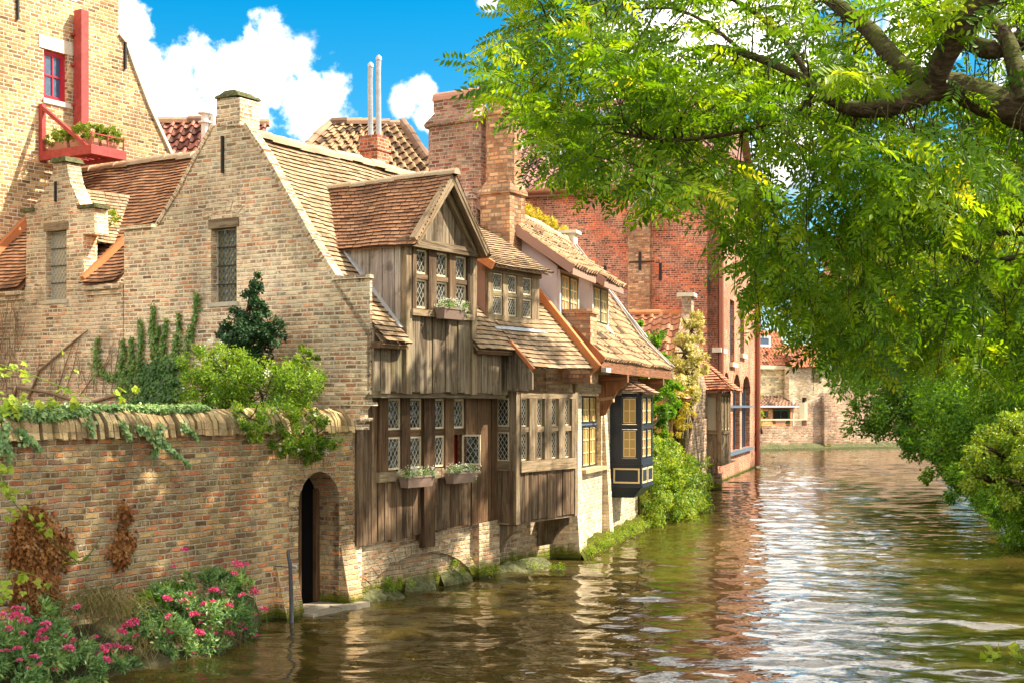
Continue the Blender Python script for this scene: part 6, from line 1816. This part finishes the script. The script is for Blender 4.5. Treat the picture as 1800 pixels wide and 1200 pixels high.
bank_tree('golden_shrub', 'sunlit yellow green shrub with drooping sprays leaning over the water', 'shrub', (13.8, 28, .9), [(at(1760, 800, 28), (.8, .8, .42)), (at(1795, 765, 28), (.8, .9, .5)), (at(1740, 845, 28), (.55, .7, .32)), (at(1800, 850, 27), (.7, .8, .5)), (at(1850, 800, 27), (.8, 1, .7)), (at(1722, 800, 29), (.45, .6, .25))], 17000, .09, .045, 'leaf_lime', 170, .25)
bank_tree('waterside_bush', 'low dense green bush touching the water below the golden shrub', 'shrub', (12.4, 28, .6), [(at(1795, 925, 28), (.55, .8, .42)), (at(1762, 905, 28.5), (.42, .7, .36)), (at(1835, 915, 27), (.7, .9, .6)), (at(1745, 880, 30), (.4, .7, .35)), (at(1800, 885, 27.5), (.5, .7, .4))], 13000, .07, .035, 'leaf_bush', 140, .26)
bank_tree('hazel_bush', 'taller green bush behind the golden shrub under the tree', 'shrub', (15.5, 31.5, .9), [(at(1790, 690, 31), (1.2, 1.3, 1.0)), (at(1740, 660, 32), (1.1, 1.3, .9)), (at(1840, 640, 30), (1.3, 1.3, 1.2))], 14000, .11, .055, 'leaf_bush', 110, .26)
bank_tree('far_bank_tree', 'leafy tree filling the background behind the far bend', 'tree', (24, 66, 1.5), [(at(1560, 600, 66), (3.4, 3, 2.4)), (at(1650, 560, 64), (3.6, 3, 3.2)), (at(1500, 640, 68), (2.0, 2, 1.6)), (at(1740, 600, 62), (3.8, 3, 3.4))], 24000, .22, .11, 'leaf_bush', 190, .24)
bank_tree('tall_bank_tree', 'tall tree glimpsed behind the overhanging leaves', 'tree', (22, 50, 1.5), [(at(1700, 470, 50), (3.2, 3, 2.4)), (at(1800, 400, 48), (3.0, 3, 2.6)), (at(1760, 560, 46), (2.8, 2.6, 2.2)), (at(1860, 520, 46), (3, 3, 3))], 22000, .2, .1, 'leaf_tree', 170, .24)
bank_tree('bank_ash_tree', 'tall leafy tree on the right bank standing behind the hazel and broadleaf bushes', 'tree', (17.5, 39, 1.2), [((13.4, 40, 7.0), (2.1, 2.4, 1.8)), ((14.6, 38, 9.0), (2.2, 2.4, 1.9)), ((15.6, 36, 6.4), (1.8, 2, 1.6)), ((13.4, 45, 8.2), (2.0, 2.4, 2.0)), ((16.2, 42, 10.4), (2.4, 2.6, 2)), ((15.2, 34.5, 8.4), (1.7, 1.9, 1.6)), ((14.6, 43, 5.2), (1.7, 2, 1.4))], 26000, .17, .08, 'leaf_tree', 210, .24)
T = Thing('burdock_plant', 'small broad leaved plant at the near water edge', 'plant', at(1790, 1190, 15.6))
m = MB(); p = np.array([tuple(at(1790 + random.uniform(-60, 60), 1185 + random.uniform(-45, 20), 15.6 + random.uniform(-.3, .3))) for _ in range(110)]); leaf_arr(m, p, RNG.normal(0, 1, (110, 3)) + np.array([[0, -.3, .2]]), np.array([[0, -.5, 1.0]]) + RNG.normal(0, .3, (110, 3)), RNG.uniform(.07, .17, 110), RNG.uniform(.05, .13, 110), RNG.uniform(.3, 1, 110)); T.part('leaves', m, M['leaf_lime'])
m = MB(); twigs(m, at(1795, 1230, 15.6), [tuple(x) for x in p[:40]], .008, .004); T.part('stems', m, M['leaf_lime'])

# ------------------------------------------------------------------ plants of the little garden behind the wall


def uzv(px, py, v): u, z = A.front(px, py, v); return A.W(u, v, z)


bank_tree('holly_tree', 'small dark glossy holly in front of the tall brick gable', 'shrub', G.W(G.front(438, 700, .7)[0], .7, 2.2), [(G.W(G.front(400, 600, .7)[0], .7, G.front(400, 590, .7)[1]), (.2, .2, .16)), (G.W(G.front(475, 590, .7)[0], .7, G.front(475, 585, .7)[1]), (.2, .2, .18)), (G.W(G.front(438, 580, .7)[0], .7, G.front(438, 585, .7)[1]), (.38, .36, .34)), (G.W(G.front(440, 545, .7)[0], .7, G.front(440, 545, .7)[1]), (.24, .24, .25)), (G.W(G.front(445, 505, .7)[0], .7, G.front(445, 505, .7)[1]), (.11, .11, .30)), (G.W(G.front(430, 640, .7)[0], .7, G.front(430, 635, .7)[1]), (.36, .36, .3))], 12000, .06, .032, 'leaf_holly', 150, .30, thick=.5)
rose = [(uzv(470, 690, -.5), (.5, .4, .40)), (uzv(520, 680, -.35), (.38, .36, .36)), (uzv(400, 660, -1.0), (.42, .45, .36)), (uzv(530, 745, -.05), (.34, .26, .24)), (uzv(480, 740, -.05), (.34, .24, .22)), (uzv(545, 770, .12), (.34, .2, .26)), (uzv(500, 765, .12), (.36, .2, .22)), (uzv(555, 800, .14), (.18, .14, .14)), (uzv(440, 735, .1), (.3, .2, .2)), (uzv(370, 690, -1.2), (.35, .4, .3)), (uzv(440, 750, .0), (.22, .2, .16)), (uzv(540, 640, -.4), (.2, .2, .22)), (uzv(360, 640, -1.4), (.3, .3, .3))]
rose = [(c_, tuple(x * 1.17 for x in r_)) for c_, r_ in rose]
T = bank_tree('white_rose_bush', 'bright green rambling rose with small white blooms spilling over the garden wall', 'shrub', A.W(-1.6, -.8, 2.2), rose, 32000, .045, .026, 'leaf_rose', 380, .27, thick=.3)
m = MB(); bush_leaves(m, rose, 420, .035, .03, 42, .10, 0, -.5, (0, 1), .98); T.part('flowers', m, M['petal_white'])
# ivy on the gable wall
T = Thing('wall_ivy', 'green ivy climbing in upright strands on the brick gable', 'ivy', G.W(-4.2, .05, 2.2))
gs = lambda pts: [G.front(x, y, .05) for x, y in pts]
st = [gs([(265, 700), (270, 620), (270, 535)]), gs([(250, 700), (246, 620), (245, 560)]), gs([(230, 710), (231, 640), (231, 592)]), gs([(285, 700), (292, 640), (293, 560)]), gs([(300, 700), (312, 600), (314, 550)]), gs([(320, 690), (332, 600), (346, 515)]), gs([(280, 700), (282, 620), (280, 570)]), gs([(212, 700), (214, 640), (215, 595)]), gs([(178, 658), (173, 630), (171, 600), (172, 590)]), gs([(225, 650), (200, 660), (185, 662), (177, 650)]), gs([(305, 710), (300, 660), (312, 620)])]
st = [[(p[0] + random.uniform(-.04, .04), p[1]) for p in sum([[a, ((a[0] + b[0]) / 2 + random.uniform(-.07, .07), (a[1] + b[1]) / 2)] for a, b in zip(s_[:-1], s_[1:])], [])] + [s_[-1]] for s_ in st]
m = MB(); wall_leaves(m, G, st, 260, .06, .055, .02, 0, .06, (.3, 1))
wall_leaves(m, G, [gs([(240, 705), (320, 690)]), gs([(245, 680), (320, 665)]), gs([(250, 655), (315, 640)])], 650, .065, .06, .04, 0, .09, (0, .6))
T.part('leaves', m, M['leaf_ivy'])
m = MB()
for s_ in st: m.tube([G.W(u, .02, z) for u, z in s_], [.010] * (len(s_) - 1) + [.004], 5)
T.part('stems', m, M['bark_vine'])
# bare creeper stems
m = MB()
for (pts, r) in (([(40, 720), (70, 650), (130, 600), (155, 580)], .022), ([(0, 760), (30, 680), (90, 690), (150, 710), (200, 695), (240, 700)], .026), ([(95, 705), (115, 640), (130, 600)], .012), ([(110, 700), (128, 650), (140, 595)], .010), ([(140, 695), (165, 660), (205, 620)], .010), ([(195, 690), (205, 640), (213, 580)], .008), ([(180, 690), (185, 640), (200, 600)], .008)):
    m.tube([G.W(*((lambda q: (q[0], .04, q[1]))(G.front(x, y, .04)))) for x, y in pts], [r] * (len(pts) - 1) + [r * .4], 6)
for i in range(150):
    x = random.uniform(-30, 38) if i < 110 else random.uniform(60, 220); y = random.uniform(560, 720) if i < 110 else random.uniform(640, 700); L = random.uniform(20, 70); dx = random.uniform(-12, 16)
    pts = [(x, y), (x + dx * .4 + random.uniform(-4, 4), y - L * .5), (x + dx, y - L)]
    m.tube([G.W(G.front(a, b, .04)[0], .03 + random.uniform(0, .06), G.front(a, b, .04)[1]) for a, b in pts], [.007, .005, .002], 4, None, 0, True, False)
solo('bare_creeper', m, M['bark_vine'], 'leafless brown creeper stems fanned over the low wing wall', 'creeper', G.W(-7, .05, 2.2))
# ivy trailing over the coping
T = Thing('coping_ivy', 'grey green ivy trailing over the rounded coping of the garden wall', 'ivy', A.W(-4, 0, 2.9))
m = MB()
cz_ = lambda u: 2.93
pt = []
for i in range(7500):
    u = random.uniform(-8.6, -2.9); a = random.uniform(.15, 1.0) if u > -6.2 else random.uniform(-.1, 1.2)
    hang = .75 + .5 * math.sin(u * 2.1 + 1) * math.sin(u * .9)
    an = math.pi / 2 - (a - .4) * hang * 1.25
    r_ = .34 + random.uniform(0, .06)
    pt.append((u, -.21 + r_ * math.cos(an), 2.60 + r_ * math.sin(an)))
P = np.array([tuple(A.W(*q)) for q in pt]); nn = len(P); nr = np.array([A.n.x, A.n.y, 0])
leaf_arr(m, P, nr * .5 + np.array([[0, 0, -.6]]) + RNG.normal(0, .5, (nn, 3)), nr[None] * .5 + np.array([[0, 0, .9]]) + RNG.normal(0, .3, (nn, 3)), RNG.uniform(.035, .07, nn), RNG.uniform(.03, .055, nn), RNG.uniform(.1, 1, nn))
hs = []
for (x0, y0, x1, y1) in ((240, 745, 330, 815), (280, 745, 268, 800), (0, 760, 15, 810), (30, 755, 68, 790), (210, 735, 225, 770), (320, 745, 345, 770), (150, 735, 160, 765), (10, 740, -10, 800)):
    hs.append([A.front(x0, y0, .12), A.front((x0 + x1) / 2 + 6, (y0 + y1) / 2, .14), A.front(x1, y1, .1)])
wall_leaves(m, A, hs, 330, .055, .05, .10, 0, .03)
T.part('leaves', m, M['leaf_ivy_grey'])
m = MB()
for h in hs: m.tube([A.W(u, .1, z) for u, z in h], .005, 4)
T.part('stems', m, M['bark_vine'])
# big vine leaves
T = Thing('grape_vine', 'bright vine with large lobed leaves trailing over the wall coping', 'vine', A.W(-7, -.2, 2.9))
m = MB(); q = []
for (x, y, v, n_, s_) in ((20, 715, .0, 26, 18), (95, 712, -.1, 12, 14), (130, 712, -.1, 8, 10), (10, 850, .5, 7, 10), (12, 820, .5, 3, 8), (20, 905, .55, 4, 12), (15, 1040, .9, 9, 22), (30, 870, .5, 4, 10), (60, 920, .5, 3, 10), (80, 1020, .6, 3, 12), (45, 930, .5, 3, 20), (150, 980, .3, 3, 12), (120, 640, -1.5, 3, 12), (35, 640, -1.2, 4, 10), (5, 650, -1.0, 4, 8), (225, 690, -.3, 5, 14)):
    for _ in range(n_): q.append(tuple(uzv(x + random.gauss(0, s_), y + random.gauss(0, s_), v + random.uniform(-.1, .1))))
q = np.array(q); nn = len(q); Sz = RNG.uniform(.06, .135, nn)
dd = RNG.normal(0, .5, (nn, 3)) + np.array([[.1, -.3, -.5]]); NN = nr[None] * .6 + np.array([[0, -.3, .9]]) + RNG.normal(0, .3, (nn, 3))
for (rot, f) in ((0, 1), (.9, .75), (-.9, .75)):        # three lobes
    Su = unit(np.cross(unit(dd), NN)); leaf_arr(m, q, unit(dd) * math.cos(rot) + Su * math.sin(rot), NN, Sz * f, Sz * .75 * f, RNG.uniform(.45, 1, nn))
T.part('leaves', m, M['leaf_lime'])
m = MB()
for pts, v in (([(0, 845), (30, 890), (80, 940), (140, 990), (165, 965)], .4), ([(0, 830), (20, 870)], .5), ([(-5, 1060), (20, 1000), (60, 1010)], .7), ([(0, 640), (60, 660), (160, 700)], -1.0), ([(110, 990), (150, 985), (180, 940)], .3)):
    m.tube([uzv(x, y, v) for x, y in pts], .006, 5)
T.part('stems', m, M['leaf_lime'])


def dead_ivy(label, spots, n):
    T = Thing('dead_ivy', label, 'creeper', A.W(*((lambda q: (q[0], .05, q[1]))(A.front(spots[0][0], spots[0][1], .05)))), 'dead ivy on the garden wall')
    m = MB()
    for (x, y, rx, ry) in spots:
        c_ = A.front(x, y, .05); e_ = A.front(x + rx, y - ry, .05); a, b = abs(e_[0] - c_[0]), abs(e_[1] - c_[1])
        creeper(m, A, [(c_[0] + a * math.cos(t) * random.uniform(.75, 1.1), c_[1] + b * math.sin(t) * random.uniform(.75, 1.1)) for t in np.linspace(0, 6.1, 14)], n, .06, .045, .01, .12, 0, (0, 1), .14)
    T.part('leaves', m, M['leaf_dead'])
    m = MB()
    for (x, y, rx, ry) in spots:
        for i in range(8): m.tube([A.W(A.front(x + random.uniform(-.6, .6) * rx, y + ry, .02)[0], .02, A.front(x, y + ry * 1.1, .02)[1]), A.W(A.front(x + random.uniform(-.9, .9) * rx, y - ry * .9, .03)[0], .03, A.front(x, y - ry * random.uniform(.3, 1.1), .03)[1])], [.008, .003], 4)
    T.part('stems', m, M['bark_vine'])


dead_ivy('large patch of brown dead ivy on the garden wall above the wide valerian', [(70, 980, 48, 75), (72, 1045, 40, 40), (60, 930, 26, 30)], 1500)
dead_ivy('small narrow tuft of brown dead ivy on bare garden wall', [(222, 925, 16, 34), (210, 965, 15, 24)], 420)

# ------------------------------------------------------------------ valerian and grasses on the ledge


def valerian(label, blobs, n, heads, base):
    T = Thing('valerian_bush', label, 'flowering plant', base, 'pink valerian on the wall ledge')
    m = MB(); bush_leaves(m, blobs, n, .075, .026, int(n / 90), .3, 0, -.2); T.part('leaves', m, M['leaf_valerian'])
    m = MB(); proto = None
    for (x, y, v) in heads:
        c_ = uzv(x, y, v + .14) + Vector((0, 0, .03))
        if proto is None:
            h = MB(); k = 110; d = unit(RNG.normal(size=(k, 3))); d[:, 2] = np.abs(d[:, 2]) * .8 + .0
            leaf_arr(h, d * RNG.uniform(.015, .045, (k, 1)) * np.array([[1.15, 1.15, .85]]), d + RNG.normal(0, .3, (k, 3)), np.cross(d, RNG.normal(size=(k, 3))), .022, .018, RNG.uniform(0, 1, k))
            proto = h.build('flower_head', M['petal']); o = proto
        else:
            o = proto.copy(); COL.objects.link(o)
        o.parent = T.o; o.location = c_ - T.base; o.rotation_euler = (random.uniform(-.4, .4), random.uniform(-.4, .4), random.uniform(0, 6)); s = random.uniform(.5, 1.3); o.scale = (s, s, s)
        b_ = c_ + Vector((random.uniform(-.06, .06), random.uniform(-.06, .06), -.22)); m.tube([b_, (b_ + c_) / 2 + Vector((.01, 0, 0)), c_], [.004, .003, .003], 4, None, 0, True, False)
    T.part('stems', m, M['leaf_valerian'])
    return T


hd1 = [(28, 1089, 1.2), (15, 1110, 1.2), (12, 1148, 1.3), (40, 1118, 1.2), (35, 1165, 1.3), (66, 1175, 1.25), (80, 1102, 1.1), (77, 1115, 1.1), (72, 1130, 1.1), (30, 1145, 1.3), (112, 1122, 1.0), (130, 1130, 1.0), (165, 1126, .9), (135, 1072, .8), (36, 1075, 1.1), (172, 1145, .9), (180, 1150, .95), (190, 1140, .9), (165, 1157, 1.0), (155, 1164, 1.0), (220, 1145, .8), (200, 1150, .9), (215, 1160, .9), (3, 1085, 1.2), (0, 1150, 1.3), (26, 1073, 1.1), (185, 1165, 1.0), (175, 1160, 1.0), (45, 1096, 1.1), (60, 1160, 1.2), (205, 1140, .85), (120, 1145, 1.1), (50, 1180, 1.3), (95, 1180, 1.2)]
bl1 = [(uzv(30, 1140, 1.05), (.42, .34, .30)), (uzv(110, 1140, .95), (.42, .34, .28)), (uzv(20, 1190, 1.2), (.4, .34, .3)), (uzv(110, 1185, 1.1), (.45, .3, .26)), (uzv(190, 1175, .95), (.36, .3, .22)), (uzv(60, 1095, .8), (.25, .25, .22)), (uzv(100, 1080, .6), (.25, .2, .2)), (uzv(-60, 1150, 1.1), (.4, .4, .35))]
valerian('wide spread of pink valerian below the large patch of dead ivy', bl1, 11000, hd1, A.W(-6.2, .8, .3))
hd2 = [(325, 971, .35), (305, 1000, .4), (415, 994, .4), (433, 996, .4), (422, 998, .4), (376, 1042, .6), (391, 1046, .6), (375, 1062, .7), (400, 1069, .7), (360, 1063, .65), (358, 1068, .65), (331, 1075, .7), (341, 1084, .7), (361, 1085, .75), (366, 1093, .75), (355, 1098, .75), (299, 1089, .75), (312, 1108, .8), (295, 1115, .85), (347, 1115, .85), (352, 1118, .85), (378, 1118, .85), (367, 1108, .8), (398, 1116, .85), (405, 1119, .85), (380, 1144, .9), (393, 1135, .9), (425, 1050, .6), (445, 1045, .55), (443, 1037, .55), (450, 1121, .7), (338, 1152, .95), (465, 1075, .5), (293, 1057, .6), (333, 1050, .6), (324, 1062, .65), (420, 1103, .75), (404, 1098, .75), (412, 1012, .5), (240, 1122, .8), (225, 1104, .8), (214, 1115, .8), (235, 1098, .75), (430, 1110, .75), (446, 1085, .6)]
bl2 = [(uzv(350, 1040, .45), (.42, .24, .22)), (uzv(410, 1035, .42), (.3, .22, .22)), (uzv(320, 1085, .7), (.42, .3, .24)), (uzv(385, 1085, .68), (.38, .3, .24)), (uzv(290, 1120, .85), (.36, .28, .2)), (uzv(350, 1130, .85), (.38, .26, .18)), (uzv(420, 1095, .6), (.24, .22, .22)), (uzv(300, 1050, .5), (.28, .2, .16)), (uzv(400, 1010, .35), (.22, .16, .12)), (uzv(250, 1115, .8), (.2, .2, .18))]
valerian('pink flowered valerian clump against the wall left of the iron pole', bl2, 12500, hd2, A.W(-3.3, .5, .3))
T = Thing('fleabane_patch', 'dark tuft of tiny white daisies between the pink valerian and the wall', 'flowering plant', uzv(270, 1070, .35))
m = MB(); bl = [(uzv(265, 1060, .35), (.28, .18, .14)), (uzv(290, 1040, .3), (.18, .14, .1))]; bush_leaves(m, bl, 2200, .05, .012, 30, .3, 0, -.3); T.part('leaves', m, M['leaf_bush'])
m = MB(); bush_leaves(m, bl, 170, .018, .016, 60, .1, 0, -.8, (0, 1), .98); T.part('flowers', m, M['petal_white'])
m = MB()
for i in range(420):
    x, y = random.gauss(175, 34), random.gauss(1065, 14); p = uzv(x, y, random.uniform(.2, .7)); L = random.uniform(.15, .42)
    d_ = Vector((random.gauss(.2, .6), random.gauss(-.3, .3), 0)); q1_ = p + d_ * L * .5 + Vector((0, 0, L * .35)); q2_ = p + d_ * L + Vector((0, 0, -L * random.uniform(.0, .6)))
    m.tube([p, q1_, q2_], [.004, .003, .001], 3, random.random(), 0, True, False)
for i in range(260):
    x, y = random.choice(((235, 1170), (215, 1180), (260, 1150), (400, 1140), (330, 1150))); p = uzv(x + random.gauss(0, 18), y - 40 + random.gauss(0, 10), random.uniform(.7, 1.0)); L = random.uniform(.15, .4)
    m.tube([p, p + Vector((random.gauss(0, .05), -.06, -L * .4)), p + Vector((random.gauss(0, .1), -.05, -L))], [.004, .003, .002], 3, random.random(), 0, True, False)
solo('dry_grass_tuft', m, M['leaf_straw'], 'straw coloured tuft of drooping grass on the ledge between the valerians', 'grass', uzv(170, 1080, .6))

# ------------------------------------------------------------------ creepers further along the canal
V2 = Fr(C.W(7.2, .0, 0)[:2], (.29, 1.0))
iv = Thing('ivy_mound', 'dense sunlit ivy hanging over the bank down to the water beside the navy bay', 'ivy', V2.W(3, 0, 0))
m = MB()
bl = [(V2.W(.3, .25, .9), (.36, .9, .9)), (V2.W(1.5, .45, .8), (.4, 1.0, .85)), (V2.W(3.0, .55, .8), (.42, 1.1, .85)), (V2.W(4.6, .5, .7), (.42, 1.2, .8)), (V2.W(6.2, .45, .55), (.4, 1.2, .7)), (V2.W(1.0, -.2, 1.9), (.6, 1.2, .6)), (V2.W(3.4, -.1, 1.6), (.6, 1.4, .6)), (V2.W(5.6, .0, 1.2), (.6, 1.3, .6)), (V2.W(7.4, .2, .8), (.5, .9, .8)), (V2.W(.6, .1, .2), (.5, .8, .5)), (V2.W(2.6, .55, .1), (.6, 1.1, .5)), (V2.W(5.0, .5, .05), (.6, 1.3, .5))]
bush_leaves(m, bl, 36000, .065, .048, 520, .19, 0, .8, (.1, .95))
iv.part('leaves', m, M['leaf_lime'])
m = MB(); m.box(V2, -.2, 7.8, -1.2, .05, -.5, 1.4); iv.part('bank_wall', m, M['mossy'])
T = Thing('verge_creeper', 'green creeper climbing the far verge of the cream house', 'creeper', V2.W(1, -.3, 1.5))
m = MB()
bl = [(at(1135, 605, 34.5), (.5, .6, .42)), (at(1155, 640, 35), (.42, .6, .42)), (at(1112, 580, 34), (.25, .4, .28)), (at(1140, 680, 35), (.45, .6, .5)), (at(1160, 720, 35.5), (.36, .6, .45)), (at(1150, 760, 35.5), (.4, .6, .5)), (at(1180, 700, 36), (.36, .5, .6)), (at(1098, 560, 34), (.14, .3, .2))]
bush_leaves(m, bl, 11000, .085, .06, 110, .26, 0, .3); T.part('leaves', m, M['leaf_bush'])
m = MB(); twigs(m, V2.W(.9, -.4, 1.0), [c_ for c_, r in bl], .05, .015, 6); T.part('stems', m, M['bark_vine'])
bank_tree('blossoming_shrub', 'tall pale yellow flowering shrub in front of the coral roof', 'shrub', (5.0, 39.5, 1.4), [(at(1215, 580, 40), (.38, .4, .5)), (at(1205, 620, 39.6), (.5, .5, .5)), (at(1195, 665, 39.3), (.52, .5, .55)), (at(1222, 640, 39.8), (.4, .4, .5)), (at(1180, 700, 39), (.4, .4, .4)), (at(1212, 690, 39.5), (.4, .4, .4))], 10000, .10, .045, 'leaf_pale', 110, .26)
T = Thing('golden_climber', 'thin yellow climber hanging over the ochre porch', 'climber', at(1200, 720, 38.6))
m = MB(); bl = [(at(1195, 720, 38.4), (.28, .3, .4)), (at(1210, 735, 38.6), (.25, .3, .4)), (at(1188, 690, 38.4), (.3, .3, .3)), (at(1215, 700, 38.8), (.3, .3, .3)), (at(1190, 755, 38.4), (.2, .2, .3))]
bush_leaves(m, bl, 2600, .075, .03, 40, .3, 0, .6); T.part('leaves', m, M['leaf_yellow'])
m = MB(); twigs(m, at(1200, 690, 38.8), [c_ for c_, r in bl] + [at(1180 + 10 * i, 770, 38.4) for i in range(5)], .02, .006, 4); T.part('stems', m, M['drab_wood'])
# clipped golden hedge on the roof edge
T = Thing('golden_hedge', 'clipped golden hedge above the pantile ridge in front of the red wall', 'hedge', at(945, 395, 36.3))
m = MB(); bl = [(at(908 + 9 * i, 372 + 4.6 * i, 36 + .1 * i), (.27, .4, .27)) for i in range(9)]
bush_leaves(m, bl, 7500, .06, .035, 170, .3, 0, -.1); T.part('leaves', m, M['leaf_yellow'])
m = MB(); twigs(m, at(945, 425, 36.3), [c_ for c_, r in bl], .04, .015, 5); T.part('stems', m, M['bark_vine'])
bank_tree('quay_shrub', 'small bright shrub on the quay beyond the red building', 'shrub', (15.5, 83, 1.4), [(at(1324, 705, 82), (.4, .5, .6)), (at(1327, 730, 82), (.5, .5, .6)), (at(1322, 745, 82), (.4, .5, .5))], 2200, .2, .1, 'leaf_lime', 40, .3)
# small growths
T = Thing('roof_fern', 'little yellow green fern sprouting on the orange wing roof', 'plant', G.W(*((lambda q: (q[0], .0, q[1]))(G.front(199, 384, -.5)))))
m = MB(); c_ = G.front(199, 384, -.55); bush_leaves(m, [(G.W(c_[0], -.5, c_[1]), (.10, .10, .09))], 160, .07, .03, 8, .5, 0, -.4); T.part('leaves', m, M['leaf_lime'])
# leaves floating on the canal: nobody could count them
m = MB(); n_ = 260
px_, py_ = RNG.uniform(430, 960, n_), 1060 + 150 * RNG.uniform(0, 1, n_) ** .7
pw = np.array([tuple(Vector(((x - 900) / FPX * (EYE * FPX / (y - HOR)), EYE * FPX / (y - HOR), .006))) for x, y in zip(px_, py_)])
leaf_arr(m, pw, np.concatenate([RNG.normal(size=(n_, 2)), np.zeros((n_, 1))], 1), np.array([[0, 0, 1.0]]) + RNG.normal(0, .1, (n_, 3)), RNG.uniform(.03, .08, n_), RNG.uniform(.02, .045, n_), RNG.uniform(0, 1, n_), 0, .05)
structure('floating_leaves', m, M['leaf_float'], 'stuff')
